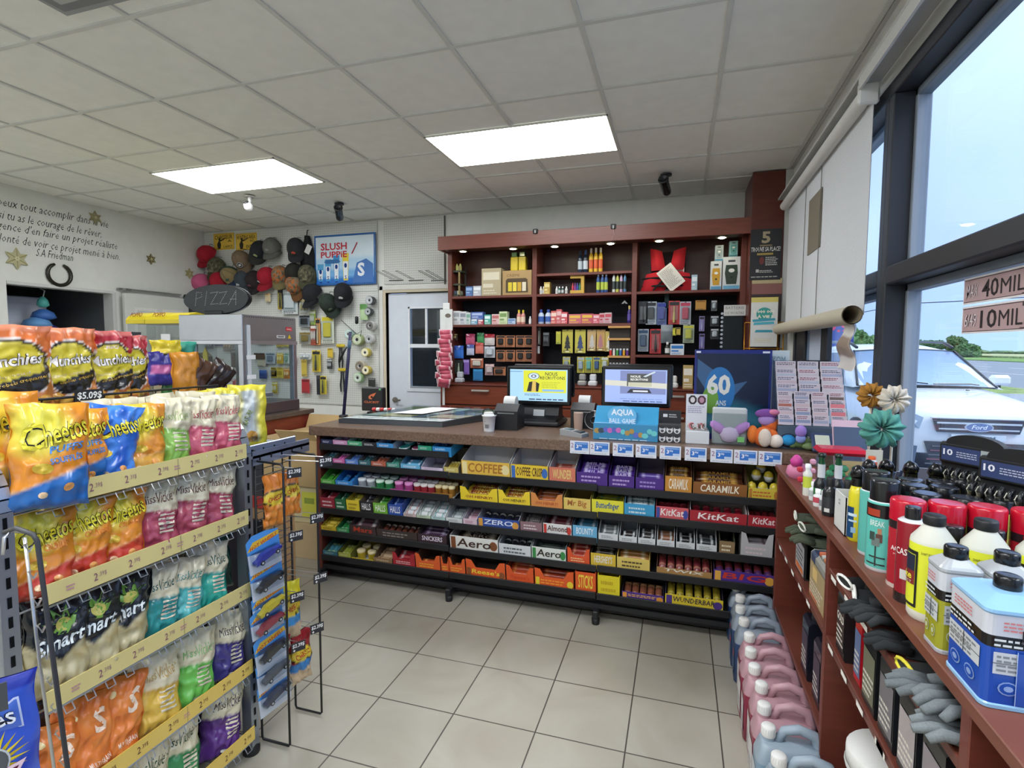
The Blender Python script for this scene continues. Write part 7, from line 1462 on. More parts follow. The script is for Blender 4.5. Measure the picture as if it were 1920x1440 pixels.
# ------------------------------------------------------------------ shelf unit along the window wall
FX,TZ = .43,.925
su = thing('side_shelving','red-brown wooden shelf unit with a long top running under the window','shelving',(.6,1.4,0)); Li = inv(su)
MB(Li).box(FX-.004,RX-.006,-.4,2.655,TZ-.024,TZ,'704030',.002).build('top_board','wood',su)
for y in (2.60,1.755,.955,.15): MB(Li).box(FX,RX-.006,y-.014,y+.014,0,TZ-.025,WOOD,.002).build('upright','wood',su)
MB(Li).box(RX-.014,RX-.007,-.4,2.6,0,TZ-.025,'4c261c').build('back_panel','wood',su)
SHV = [(1.77,2.585,.61),(1.77,2.585,.30),(.97,1.74,.81),(.97,1.74,.606),(.97,1.74,.12),(.165,.94,.5),(1.77,2.585,.08)]
for a,b_,z in SHV: MB(Li).box(FX+.002,RX-.015,a,b_,z-.022,z,'643428',.002).build('shelf','wood',su)
q = MB(Li @ frame((FX-.0005,0,0),(0,-1,0),(0,0,1)))
for a,z,n_ in ((2.5,.61,5),(1.7,.81,3),(1.7,.606,4),(1.3,.606,2)):
    for i in range(n_): y = a-.13*i; q.rect(-y,-y+.05,z-.018,z-.004,'e4e0d8')
q.build('shelf_labels','matte',su,'white paper shelf labels')
MB(Li).box(FX+.05,FX+.3,.3,.86,TZ+.0005,TZ+.002,'5c6c88').box(FX+.06,FX+.14,.4,.84,TZ+.002,TZ+.0025,'c8d0d8').build('plastic_sheet','gloss',su,'blue-grey plastic sleeve')
# ---- cans and bottles on the top
def LT(x,y,z=TZ): return TR(x,y,z)
def lab_frame(q,r_,y0=-1,ang=-.5):
    """a frame on the side of a round can that faces the aisle and the viewer"""
    d = Vector((cos(pi+.95),sin(pi+.95),0)); return d
def curved(q,r_,z0,z1,a0,a1,col,dr=.0006,n=10):
    V = []; F = []
    for i in range(n+1):
        a = a0+(a1-a0)*i/n
        V += [((r_+dr)*cos(a),(r_+dr)*sin(a),z0),((r_+dr)*cos(a),(r_+dr)*sin(a),z1)]
    for i in range(n): F.append((2*i,2*i+2,2*i+3,2*i+1))
    return q.add(V,F,col,True)
def ctext(q,s_,r_,z0,z1,a0,a1,col,dr=.0012,bold=1): return q.text(s_,a0,a1,z0,z1,col,0,bold,0,0,warp=lambda P: ((r_+dr)*cos(P[0]),(r_+dr)*sin(P[0]),P[1]))
FA = pi*1.30     # the direction in which labels look: to the aisle and the viewer
def can(name,lab,x,y,r_,h,body,cap,capr,caph,draw=None,group=None,z=TZ,cat='spray can'):
    t = thing(name,lab,cat,(x,y,z),group=group)
    q = MB(); q.lathe([(r_*.96,0,'c8ccd0'),(r_,.003),(r_,.008,body),(r_,h*.985),(r_*.97,h,'c8ccd0'),(r_*.7,h*1.03),(.001,h*1.03)],24,col=body)
    if draw: draw(q,r_,h)
    q.build('can_body','gloss',t)
    MB(TR(0,0,h)).lathe([(capr,0),(capr,caph*.9),(capr*.93,caph),(capr*.8,caph*1.01),(.001,caph*1.0)],24,col=cap).build('cap','gloss',t); return t
def dteal(q,r_,h):
    curved(q,r_,h*.78,h*.97,FA-1.4,FA+1.6,'15161a',.0004); ctext(q,'BREAK',r_,h*.66,h*.74,FA-.5,FA+.4,'d8f0ec'); curved(q,r_,h*.8,h*.9,FA-.8,FA+.1,'a8402c',.0008)
    for (a,z,s_,c) in ((-.5,.5,.35,'3c4c48'),(-.1,.48,.4,'5c3c34'),(.0,.56,.25,'b07c5c'),(-.35,.42,.5,'6c7c78')): curved(q,r_,h*(z-.05),h*(z+.07),FA+a,FA+a+s_,c,.0008+.0002*abs(a)*4)
    curved(q,r_,h*.08,h*.45,FA-.12,FA-.04,'2c3434',.001); curved(q,r_,h*.1,h*.12,FA-.7,FA+.5,'2c3434',.001); curved(q,r_,h*.2,h*.22,FA-.5,FA+.5,'2c3434',.001)
can('spray_can','teal spray can with a black cap at the front edge of the side shelf',.473,1.46,.034,.165,'5cb8ac','17181b',.030,.05,dteal)
can('spray_can','teal spray can half hidden behind the front teal one',.485,1.56,.034,.165,'5cb0a4','17181b',.030,.05)
def dred(q,r_,h):
    ctext(q,'ACASE',r_,h*.56,h*.63,FA-.6,FA+.5,'f0e4e0',.001,2); ctext(q,'penetrant',r_,h*.5,h*.53,FA-.4,FA+.4,'f0e4e0',.001,0); curved(q,r_,h*.0,h*.06,FA-2,FA+2,'c8b8b0',.0006)
    curved(q,r_,h*.26,h*.38,FA-.1,FA+.4,'8c8c8c',.001); curved(q,r_,h*.29,h*.35,FA-.02,FA+.3,'d8d4d0',.0016); curved(q,r_,h*.72,h*.76,FA-.1,FA+.2,'e0d0cc',.001); curved(q,r_,h*.88,h,FA-2,FA+2,'2c2024',.0006)
for i,(x,y,lb) in enumerate(((.487,1.365,'leftmost of four big red cans with bright red caps, by the aisle'),(.556,1.36,'second from the aisle of four red cans with bright red caps'),(.625,1.355,'third from the aisle of four red cans with bright red caps'),(.696,1.345,'rightmost of four red cans with bright red caps, by the window'))):
    can('spray_can',lb,x,y,.033,.150,'a82430','b8142c',.0335,.046,dred,'red capped cans')
can('spray_can','slim dark red can beside the leftmost yellow brake bottle',.468,1.285,.026,.17,'8c1c28','1c1a1c',.014,.03,lambda q,r_,h: (ctext(q,'CASE',r_,h*.6,h*.68,FA-.8,FA+.3,'f0e4e0'),curved(q,r_,.0,h*.12,FA-2,FA+2,'241c1c'),curved(q,r_,h*.3,h*.42,FA-.4,FA+.3,'c8c4c4',.001)))
BC = [(.510,1.625),(.583,1.60),(.597,1.668),(.577,1.515),(.667,1.673),(.648,1.604),(.651,1.50),(.735,1.72),(.735,1.655),(.722,1.595),(.725,1.51)]
CO = {0: 'beside the teal cans'}
for i,(x,y) in enumerate(BC):
    lb = 'black %s domed bottle cap can, %s of the block behind the red capped cans' % ('and yellow' if i else 'and grey',ORD[i] if i < 10 else 'rearmost')
    can('spray_can',lb,x,y,.031,.150,('4c5054' if i == 0 else 'c8c84c'),'111215',.031,.028,None,'black domed cans behind the red caps')
# bottles with slanted black flip caps
def flip(x,y,lb,body='d8cc2c'):
    t = thing('squeeze_bottle',lb,'bottle',(x,y,TZ),group='yellow bottles with slanted black caps');
    q = MB(); q.lathe([(.018,0),(.021,.005),(.021,.13),(.016,.15),(.012,.152)],18,col=body,sy=1.2)
    V = curved(q,.0215,.01,.095,FA-.9,FA+.8,'1c4470',.002); curved(q,.0215,.07,.078,FA-.6,FA+.5,'d0e0f0',.003); curved(q,.0215,.055,.06,FA-.5,FA+.6,'b8d0e8',.003); curved(q,.0215,.025,.04,FA-.2,FA+.3,'8cb0d0',.003); q.build('body','gloss',t)
    q = MB(TR(0,0,.152)); q.lathe([(.017,0),(.0165,.018),(.018,.022)],16,col='141518'); q.M = q.M @ TR(0,0,.028) @ Matrix.Rotation(-.5,4,'X'); q.lathe([(.001,-.012),(.018,-.008),(.023,.004),(.017,.018),(.005,.028),(.001,.029)],16,col='101114',sy=1.25,sx=.85); q.build('flip_cap','gloss',t)
flip(.474,1.66,'nearest yellow bottle with a slanted black cap, labelled blue, at the shelf edge');
for i,(x,y,lb) in enumerate(((.528,1.76,'second yellow bottle with a slanted black cap, counted from the aisle'),(.577,1.78,'third yellow bottle with a slanted black cap, counted from the aisle'),(.634,1.77,'fourth yellow bottle with a slanted black cap, counted from the aisle'),(.69,1.76,'fifth slanted black cap bottle, closest to the window'))): flip(x,y,lb,'d0c84c')
can('spray_can','black and yellow can with a grey white cap behind the nearest yellow bottle',.50,1.70,.028,.15,'2a2426','c0c0b8',.028,.028,lambda q,r_,h: (curved(q,r_,.0,h*.4,0,2*pi,'d8cc30',.0006,20),curved(q,r_,h*.5,h*.62,FA-1,FA+1,'8c2c28',.001)))
can('squeeze_bottle','bright orange bottle tip between the slanted black caps',.555,1.83,.014,.19,'e0602c','e0602c',.010,.015,cat='bottle')
# brake fluid bottles
def brake(x,y,lb):
    t = thing('fluid_bottle',lb,'bottle',(x,y,TZ),group='yellow labelled fluid bottles'); q = MB()
    q.lathe([(.034,0,'dcdcd0'),(.037,.006),(.037,.018,'d8dc30'),(.037,.150,'d0d0c4'),(.036,.157),(.016,.185),(.015,.19),(.001,.19)],24,col='d0d0c4')
    curved(q,.037,.024,.135,FA-2.3,FA-.35,'181a1c',.0008); curved(q,.037,.03,.128,FA-2.2,FA-.45,'d8dc30',.0014); curved(q,.037,.095,.127,FA-2.2,FA-.46,'1c2438',.0020); curved(q,.037,.068,.095,FA-2.2,FA-.46,'7c2424',.0020); ctext(q,'Brake',.037,.078,.092,FA-1.9,FA-.6,'e8dc3c',.0028,2); ctext(q,'PROTECT',.037,.07,.075,FA-1.7,FA-.6,'e8dcd0',.0028,0)
    ctext(q,"DON'T SPARE ANYTHING",.037,.132,.137,FA-.2,FA+.8,'2c3020',.001,1); q.build('body','satin',t)
    MB(TR(0,0,.186)).lathe([(.0175,0),(.0185,.003),(.0185,.016),(.017,.019),(.001,.019)],20,col='151618').build('cap','satin',t)
for x,y,lb in ((.478,1.215,'yellow labelled fluid bottle with black cap nearest the aisle'),(.558,1.21,'middle of the three yellow labelled fluid bottles'),(.64,1.20,'rightmost yellow labelled fluid bottle, cut by the edge of the view')): brake(x,y,lb)
for x,y,lb in ((.535,1.275,'short black can top between the leftmost fluid bottle and red caps'),(.60,1.27,'short black can top behind the middle fluid bottle'),(.68,1.28,'short black can top behind the rightmost fluid bottle')): can('small_can',lb,x,y,.016,.14,'2c2c30','1a1b1e',.0165,.03,None,'black topped small cans',cat='can')
# rectangular additive cans: olive and blue
def rcan(x,y,lb,col,top,lip,w=.05,d=.05,h=.145,grp=None,z=TZ):
    t = thing('additive_can',lb,'can',(x,y,z),rz=0,group=grp)
    def rr_(a,b_,r_=.012): return [(sx*(a-r_)+r_*cos(th),sy*(b_-r_)+r_*sin(th)) for sx,sy,t0 in ((1,1,0),(-1,1,pi/2),(-1,-1,pi),(1,-1,1.5*pi)) for th in [t0+pi/8*k for k in range(5)]]
    q = MB(); n_ = 20
    lv = [(1,.0,top),(1.03,.001,top),(1.03,.006,top),(1,.008,col),(1,h*.62,'17181b'),(1,h*.74,'c8ccd4'),(1,h*.93,'c8ccd4'),(1.0,h*.95,top),(1.03,h*.97,top),(1.02,h,top),(.9,h+.004,top),(.5,h+.014,top)]
    V = [(px*s_,py*s_,zz) for s_,zz,c in lv for px,py in rr_(w/2,d/2)]; F = []; C = []
    for k in range(len(lv)-1):
        for i in range(n_): F.append((k*n_+i,k*n_+(i+1) % n_,(k+1)*n_+(i+1) % n_,(k+1)*n_+i)); C.append(hx(lv[k][2]))
    F.append(tuple((len(lv)-1)*n_+i for i in range(n_))); C.append(hx(top)); q.add(V,F,C,False)
    for (o,r_,wd) in (((-w/2-.0006,0,0),(0,-1,0),d),((0,-d/2-.0006,0),(1,0,0),w)):
        q.M = frame(o,r_,(0,0,1)); g_ = 'b8bcc0'
        q.rect(-wd*.4,wd*.4,h*.36,h*.58,'c8ccd0',.0004); q.lines(-wd*.36,wd*.36,h*.38,h*.56,4,'7c8084',.0008,.5); q.rect(-wd*.42,wd*.42,h*.465,h*.472,'3c4044',.001); q.rect(-.001,.001,h*.36,h*.58,'3c4044',.001)
        for s_ in (-.2,.18): q.ell(s_*wd,h*.22,wd*.13,h*.07,'c8ccb8' if col[0] != '1' else '8ca8d8',.0004,12); q.ell(s_*wd,h*.22,wd*.11,h*.058,col,.0008,12); q.ell(s_*wd,h*.22,wd*.06,h*.03,'c8ccb8' if col[0] != '1' else '8ca8d8',.0012,10)
        q.lines(-wd*.4,wd*.4,h*.63,h*.73,2,'d8dcdc',.0006); q.text('STP',-wd*.3,wd*.2,h*.8,h*.88,'c84040',.0006,1) if 0 else q.lines(-wd*.3,wd*.2,h*.79,h*.9,3,'d07c7c',.0006)
    q.build('can_body','gloss',t); MB(TR(0,-.0,h+.012)).lathe([(.0165,0),(.0175,.003),(.0175,.018),(.016,.021),(.013,.022),(.001,.021)],20,col='131416').build('cap','gloss',t); return t
rcan(.467,1.10,'olive green and grey rectangular additive can with a round black cap','9c9c2c','a8acb0','a8acb0',w=.062,d=.062,h=.150)
rcan(.537,1.095,'grey topped rectangular can behind the olive one, towards the window','9c9c2c','a8acb0','a8acb0',w=.062,d=.062,h=.150)
rcan(.608,1.085,'third grey topped rectangular can at the right edge of the view','9c9c2c','a8acb0','a8acb0',w=.062,d=.062,h=.150)
bl = rcan(.486,.985,'large blue rectangular additive can with a pale blue top, nearest the viewer','1c4cac','8cb8dc','8cb8dc',w=.1,d=.115,h=.148)
q = MB(frame((0,-.0587,0),(1,0,0),(0,0,1))); q.rect(-.012,.038,.01,.088,'2850a8',.001); q.rect(-.0125,-.0115,.008,.09,'a8c0e8',.0014); q.rect(.0375,.0385,.008,.09,'a8c0e8',.0014)
for i in range(12): q.rect(-.008+.003*i,-.0064+.003*i+.001*(i % 3),.1,.122,'241c1a',.001)
q.build('barcode_panel','gloss',bl)
rcan(.60,.98,'pale blue topped can just right of the large blue one','1c4cac','8cb8dc','8cb8dc',w=.088,d=.105,h=.135)
# white carton, small dark bottles, green spout bottles
q = MB();
for y0,y1,x0,x1 in ((-.055,.055,0,.003),(-.055,.055,.077,.08),(-.055,-.052,0,.08),(.052,.055,0,.08)): q.box(x0,x1,y0,y1,0,.095 if x0 else .11,'d8dad8')
q.box(0,.08,-.055,.055,0,.003,'c8c8c8'); q.box(.01,.07,-.045,.045,.003,.07,'b8c8c4',.01); q.M = frame((-.0005,0,0),(0,-1,0),(0,0,1)); q.lines(-.01,.01,.075,.095,2,'8c9094'); q.solo('white_carton','open white carton with clear sachets at the side shelf edge','carton',loc=(.452,1.735,TZ))
def dbot(x,y,lb,h=.075,c='202224',g='small dark bottles'):
    t = thing('small_bottle',lb,'bottle',(x,y,TZ),group=g); q = MB(); q.lathe([(.020,0),(.021,.003),(.021,h),(.016,h+.012),(.010,h+.02)],18,col=c); curved(q,.021,.012,h*.8,FA-1.3,FA+1.2,'33373a',.0006); curved(q,.021,.014,.026,FA-.3,FA+.4,'d8d8d4',.0012); q.build('body','gloss',t)
    MB(TR(0,0,h+.018)).lathe([(.012,0),(.0125,.026),(.011,.028),(.001,.028)],14,col='121316').build('cap','satin',t)
dbot(.462,1.885,'nearest small black bottle left of the white carton'); dbot(.505,1.86,'small black bottle top behind the white carton, left one'); dbot(.54,1.85,'small black bottle top behind the white carton, right one')
for x,y,lb in ((.462,2.0,'left tall bottle with a dark green neck'),(.512,2.0,'right tall bottle with a dark green neck')):
    t = thing('spout_bottle',lb,'bottle',(x,y,TZ),group='bottles with dark green necks'); MB().lathe([(.02,0,'2c7044'),(.022,.004),(.022,.06,'1c1e20'),(.021,.075),(.013,.09),(.0115,.095,'c8ccd0'),(.0115,.14)],16,col='1c1e20').build('body','gloss',t); MB(TR(0,0,.14)).lathe([(.0105,0,'1c5030'),(.0085,.02),(.012,.024,'16241c'),(.012,.036),(.001,.037)],14,col='1c5030').build('neck','gloss',t)
for i,(x,y,h,c,c2,lb) in enumerate(((.447,2.12,.10,'dcdcd4','c8d44c','white bottle with a lime label at the far end of the side shelf'),(.455,2.06,.05,'e0e4e4','b8bcc0','tiny clear bottle at the shelf edge, far end'),(.452,1.985,.045,'e0e0e0','c04c5c','tiny white bottle with a red label at the shelf edge'),(.46,1.94,.05,'d8dcdc','8c9094','tiny white bottle next to the nearest small black bottle'))):
    t = thing('small_bottle',lb,'bottle',(x,y,TZ),group='little white bottles'); q = MB(); q.lathe([(.014,0,c),(.015,.003),(.015,h*.3,c2),(.015,h*.7,c),(.015,h*.8),(.008,h*.9),(.008,h)],14,col=c); q.build('body','gloss',t); MB(TR(0,0,h)).lathe([(.009,0),(.009,.014),(.001,.015)],12,col='f0f0f0').build('cap','satin',t)
# toys at the far end, red lid jar, scrunchie flowers, cards
q = MB(); q.lathe([(.03,0),(.045,.02),(.04,.045),(.02,.06),(.0,.065)],14,col='d07ca0'); q.lathe([(.0,.05),(.02,.055),(.025,.075),(.01,.095),(0,.1)],12,-.01,-.02,'c83c90'); q.solo('pink_toy','small pink and salmon toy figure at the corner of counter and side shelf','toy','satin',(.47,2.40,TZ))
q = MB()
for i in range(8): q.lathe([(0,-.012),(.01,-.008),(.012,0),(.01,.008),(0,.012)],8,.02*sin(i*2.1),.02*cos(i*1.7),'e0c8d0' if i % 2 else 'e8e8e8') if 0 else q.box(.03*sin(i*2.1)-.01,.03*sin(i*2.1)+.01,.03*cos(i*1.7)-.01,.03*cos(i*1.7)+.01,.012*i,.012*i+.02,('e8e4e4','d8a0b8','c83c4c')[i % 3],.005)
q.solo('charm_heap','heap of small white and pink charms before the green necked bottles','charms','gloss',(.47,2.25,TZ))
t = thing('candy_tub','clear tub with a wide red lid and green sweets near the window','tub',(.60,2.33,TZ)); MB().box(-.075,.075,-.05,.05,.002,.12,'e8ecec',.015).build('tub','film',t); MB().box(-.085,.085,-.055,.055,.12,.145,'b81c34',.012).build('lid','gloss',t)
q = MB()
for i in range(9): q.lathe([(0,-.02),(.018,-.01),(.02,.0),(.012,.014),(0,.02)],8,-.05+.012*i,.02*sin(i*2),'2c9c64') if 0 else q.box(-.06+.013*i,-.035+.013*i,-.03+.01*(i % 3),.0+.01*(i % 3),.01+.02*(i % 3),.035+.02*(i % 3),('2c9c64','5cb88c')[i % 2],.008)
q.build('sweets','satin',t)
def flower(x,y,h,c1,c2,lb,r_=.045):
    t = thing('scrunchie_flower',lb,'flower',(x,y,TZ)); MB().tube([(0,0,0),(0,0,h)],.004,'d8ccb8',6).build('stick','satin',t)
    q = MB(TR(0,0,h))
    def fn(u,v): a = 2*pi*u; b_ = 2*pi*v; w_ = 1+.24*sin(a*11+b_)+.16*sin(a*17+2*b_); R_ = r_*.62; return ((R_+r_*.42*w_*cos(b_))*cos(a),(r_*.34*sin(b_))*1.2*w_,(R_+r_*.42*w_*cos(b_))*sin(a))
    q.grid(72,10,fn,lambda u,v: c2 if (u*11) % 1 > .5 else c1); q.build('ruffle','fabric',t); return t
flower(.66,2.10,.255,'4c8c80','5fa296','large green fabric flower on a stick in front of the window',.062)
flower(.655,2.20,.36,'9c6c28','b07c30','mustard fabric flower on a stick, upper left of the trio',.042); flower(.715,2.17,.35,'c8bca8','dcd4c8','cream fabric flower on a stick, upper right of the trio',.046)
q = MB(TR(0,0,0)); q.box(-.025,.025,-.0,.002,.13,.19,'c8c4b4'); q.tube([(0,.004,0),(0,.004,.14)],.003,'d0c8b8',5); q.solo('blank_tag','blank beige card on a stick below the green fabric flower','card',loc=(.625,2.04,TZ),rz=.1)
q = MB(TR(0,0,0) @ Matrix.Rotation(-.3,4,'X')); q.box(-.06,.06,0,.003,0,.2,'3c4c68'); q.box(-.06,.06,-.002,0,0,.06,'c8a86c'); q.box(-.065,.065,.004,.006,-.0,.23,'c8a8b4'); q.solo('leaflet','stack of dark blue and pink leaflets leaning by the window frame','leaflet',loc=(.68,2.46,TZ+.01))
q = MB()
for i in range(7): q.M = TR(0,.03*i,0) @ Matrix.Rotation(.5+.03*i,4,'X'); q.box(-.05,.05,0,.002,0,.19-.008*i,('8c94a4','5c6c8c','a8b0bc','48506c')[i % 4])
q.solo('magazine_pile','fan of grey-blue magazines leaning behind the fabric flowers','magazines','gloss',(.73,1.98,TZ))
# hanging air freshener rack
t = thing('freshener_rack','black rack of hanging clip fresheners with blue header strips at the window edge','rack',(.768,1.575,TZ))
for k,(y,x) in enumerate(((.16,.0),(-.05,.0))):
    q = MB(TR(x,y,.0) @ Matrix.Rotation(-1.0,4,'Z')); q.box(-.09,.09,-.012,.012,.205,.265,'131417',.006); q.lathe([(.08,-.01),(.08,.01)],20,0,.265,'131417',axis='y',sx=.9,sy=.35); q.box(-.088,.088,.0,.004,0,.21,'1a1b1e'); q.build('header','satin',t)
    q = MB(TR(x,y,0) @ Matrix.Rotation(-1.0,4,'Z') @ frame((0,-.013,.235),(1,0,0),(0,0,1))); q.rect(-.08,.06,-.02,.02,'3c4870',.0006); q.text('10',-.075,-.05,-.005,.012,'e8ecf4',.0012,2); q.rect(.02,.065,-.022,.022,'a8aeb0',.001); q.lines(-.04,.015,-.008,.01,3,'b8c0d8',.0012); q.ell(.042,.0,.014,.014,'5c6064',.0016); q.build('header_label','gloss',t)
    for i in range(9):
        for j in range(2):
            q = MB(TR(x,y,0) @ Matrix.Rotation(-1.0,4,'Z') @ TR(-.08+.02*i,-.03-.005*j,.18-.07*j)); q.tube([(0,0,.02),(0,-.008,.01),(0,-.012,0),(0,-.008,-.014)],.006,('1c1d20','2a2b2c')[i % 2],6); q.box(-.004,.004,-.022,-.014,-.03,.0,('4c4a38','5c584c','34342c')[(i+j) % 3],.002); q.tube([(0,-.02,.015),(0,-.028,.005),(0,-.02,-.008)],.0015,'c8c4b0',4); q.build('clip','gloss',t)
q = MB(TR(.675,1.47,TZ) @ Matrix.Rotation(-.7,4,'Z')); q.box(-.02,.02,0,.004,0,.11,'c8b8b4',.002); q.lathe([(.022,-.002),(.022,.004)],16,0,.105,'d8c8c4',axis='y'); q.M = q.M @ frame((0,-.003,0),(1,0,0),(0,0,1)); q.ell(0,.105,.012,.012,'4c4444',.0006); q.ell(0,.105,.008,.008,'d8c8c4',.001); q.rect(-.004,.004,.05,.08,'2c2c2c',.001); tag(q.build('skull_card','satin'),'pale rounded tag with a black ring emblem beside the freshener rack','tag')
# ---- lower shelf goods
def glove(x,y,z,lb,c,cuff,rz,sc=1.0):
    if cuff in ('f0f0ea','dcdcd0','d8cc3c'): rz -= 3.1; x -= .008          # these lie with the edged cuff towards the aisle
    t = thing('work_glove',lb,'glove',M=TR(x,y,z) @ rotz(rz),group='pairs of work gloves on the side shelves'); q = MB()
    q.grid(8,8,lambda u,v: (-.055+.1*u,(-.04+.08*v)*(1-.1*u),.004+.02*sin(pi*v)**.6*(.8+.2*sin(u*3))),lambda u,v: c); q.grid(8,8,lambda u,v: (-.055+.1*u,(-.04+.08*v)*(1-.1*u),.002),lambda u,v: c,flip=True)
    for i in range(4): yy = -.031+.02*i; L_ = (.055,.07,.075,.06)[i]; q.tube([(.035,yy*.95,.012),(.05+L_*.5,yy*1.05,.016+.004*(i % 2)),(.04+L_,yy*1.1,.008)],[.0105,.010,.007],c,8)
    q.tube([(-.02,-.036,.012),(.01,-.062,.014),(.035,-.07,.01)],[.012,.011,.008],c,8); q.build('glove_body','fabric',t)
    q = MB(); q.lathe([(.036,-.0545),(.034,-.05)],14,0,.013,c,sy=.36,axis='x'); q.tube([(-.055,.038*cos(a),.013+.013*sin(a)) for a in [2*pi*k/12 for k in range(12)]],.0038,cuff,6,closed=True); q.build('cuff','fabric',t)
for i,(x,y,z,lb,c,cf,rz) in enumerate(((.50,2.24,.80,'top olive glove with white edging on the far stack','4c5444','dcdcd0',3.0),(.505,2.16,.785,'second olive glove with white edging on the far stack','4c5444','dcdcd0',3.2),(.51,2.2,.755,'third olive glove with white edging on the far stack','48503f','d8d8cc',3.1),(.51,2.1,.75,'lowest olive glove with white edging on the far stack','48503f','d8d8cc',2.9),
    (.50,1.62,.81,'black glove with bold white edging, far end of the glove shelf','1c1e20','f0f0ea',3.3),(.505,1.53,.81,'black and grey glove with white edging beside the first','24282c','f0f0ea',2.9),(.50,1.44,.81,'plain charcoal glove with curled fingers in the middle of the shelf','2b2e31','2b2e31',3.1),(.50,1.38,.835,'plain charcoal glove lying over the first charcoal one','303336','303336',3.4),(.51,1.29,.81,'third plain charcoal glove, thicker, at the shelf front','26292c','26292c',3.0),
    (.50,1.20,.81,'black glove with a yellow edge cord','2b2d2e','d8cc3c',3.2),(.50,1.13,.812,'grey fingered glove with a red cuff','6c7478','b01c28',3.0),(.505,1.07,.84,'grey glove with a red cuff lying higher','747c80','b01c28',3.5),(.50,1.02,.81,'pale grey glove nearest the viewer on the glove shelf','7c8488','3c4044',3.1))): glove(x,y,z,lb,c,cf,rz)
q = MB(); q.box(-.05,.09,-.06,.1,0,.135,'17181b',.006); q.box(-.05,.09,-.06,-.055,.0,.13,'17181b'); q.M = frame((-.051,0,0),(0,-1,0),(0,0,1)); q.rect(-.09,.05,.005,.115,'a8a8ac',.0005); q.lines(-.08,.04,.02,.1,5,'54565c',.001); q.rect(-.08,.04,.01,.03,'c86c3c',.0012)
q.solo('battery_box','black box with a grey printed front on the far lower shelf, under the olive gloves','box',loc=(.50,2.18,.61))
q = MB(); q.box(-.05,.1,-.12,.12,0,.15,'8c8c84',.01); q.box(-.052,.1,.04,.10,.08,.152,'34405c',.008); q.M = frame((-.0525,0,0),(0,-1,0),(0,0,1)); q.rect(-.1,.1,.0,.12,'a8946c',.0005); q.rect(-.06,.0,.07,.11,'d8b878',.001); q.lines(-.09,.09,.01,.06,4,'d8d0c0',.0012); q.lines(-.09,.02,.002,.02,1,'c8643c',.0014)
q.solo('washer_box','grey and gold packed box with a dark blue corner beside the black battery box','box',loc=(.50,1.93,.61))
for i,(y,c,lb) in enumerate(((1.9,'c8784c','first orange stick lying on the gold packed box'),(1.93,'b8b8b4','grey stick lying on the gold packed box'),(1.96,'c8643c','second orange stick lying on the gold packed box'))): q = MB(); q.tube([(-.04,0,.008),(.09,.02,.008)],.008,c,8); q.solo('glue_stick',lb,'stick','satin',(.50,y,.7625))
def jugo(x,y,z,lb,c,lc,h=.2,w=.05,d=.12,txt=None,tc='e0dcd0',cap=None):
    t = thing('oil_jug',lb,'jug',(x,y,z)); q = MB(); q.prism([(-w/2,0),(w/2,0),(w/2,h*.86),(w*.1,h),(-w*.35,h),(-w/2,h*.9)],-d/2,d/2,'x',c)
    q.v = []; q.f = []; q.c = []; q.s = []
    q.prism([(-d/2+.004,0),(d/2-.004,0),(d/2,.006),(d/2,h*.7),(d*.2,h*.84),(d*.2,h*.94),(-d*.42,h*.94),(-d/2,h*.88),(-d/2,.006)],-w/2,w/2,'y',c)
    q.build('body','gloss',t); MB(TR(-d*.25,0,h*.94)).lathe([(.014,0),(.0145,h*.09),(.012,h*.1),(.001,h*.1)],16,col=cap or c).build('cap','satin',t)
    q = MB(frame((-d/2-.0006,0,0),(0,-1,0),(0,0,1))); q.rect(-w*.44,w*.44,h*.12,h*.72,lc,.0005)
    if txt: q.text(txt,-w*.4,w*.4,h*.52,h*.64,tc,.001,2)
    q.lines(-w*.4,w*.4,h*.16,h*.46,4,tc,.001,seed=int(y*50)); q.build('label','satin',t)
jugo(.51,1.63,.606,'black oil jug marked GOLD with a green spot, far end of the middle lower shelf','1e2022','3c2c2c',.185,.075,.14,'GOLD')
jugo(.51,1.50,.606,'bright red oil jug on the middle lower shelf','b8202c','5c6c94',.19,.05,.13)
jugo(.51,1.40,.606,'black jug with a grey green label, third on the middle lower shelf','1c1e20','6c6c58',.19,.085,.14); jugo(.51,1.29,.606,'black jug with a metallic picture label, fourth on the middle lower shelf','202226','706c70',.19,.085,.14)
jugo(.51,1.18,.606,'black jug with a pale mauve label, fifth on the middle lower shelf','202226','a8a0a0',.185,.085,.14); jugo(.51,1.07,.606,'black jug nearest the viewer on the middle lower shelf','1c1d20','8c8488',.185,.085,.14)
for y,lb in ((2.05,'dark blue black jug low behind the gallon jugs, farther one'),(1.88,'dark blue black jug low behind the gallon jugs, nearer one')): jugo(.51,y,.30,lb,'1a1c26','3c3040',.22,.09,.13)
for y,x,lb in ((1.50,.53,'white bucket with a red side print on the bottom shelf, farther one'),(1.28,.53,'white bucket on the bottom shelf, nearer one')):
    t = thing('white_bucket',lb,'bucket',(x,y,.1215)); MB().lathe([(.082,0),(.094,.27),(.098,.272),(.098,.31),(.094,.315),(.001,.318)],28,col='dcdcd8').lathe([(.099,.262),(.101,.27),(.099,.276)],28,col='d0d0cc',cap=False).build('bucket_body','satin',t); q = MB(); curved(q,.090,.05,.2,pi-.5,pi+.7,'b82838',.002); curved(q,.090,.08,.17,pi-.35,pi+.55,'e0d4d0',.003); q.build('bucket_label','satin',t)
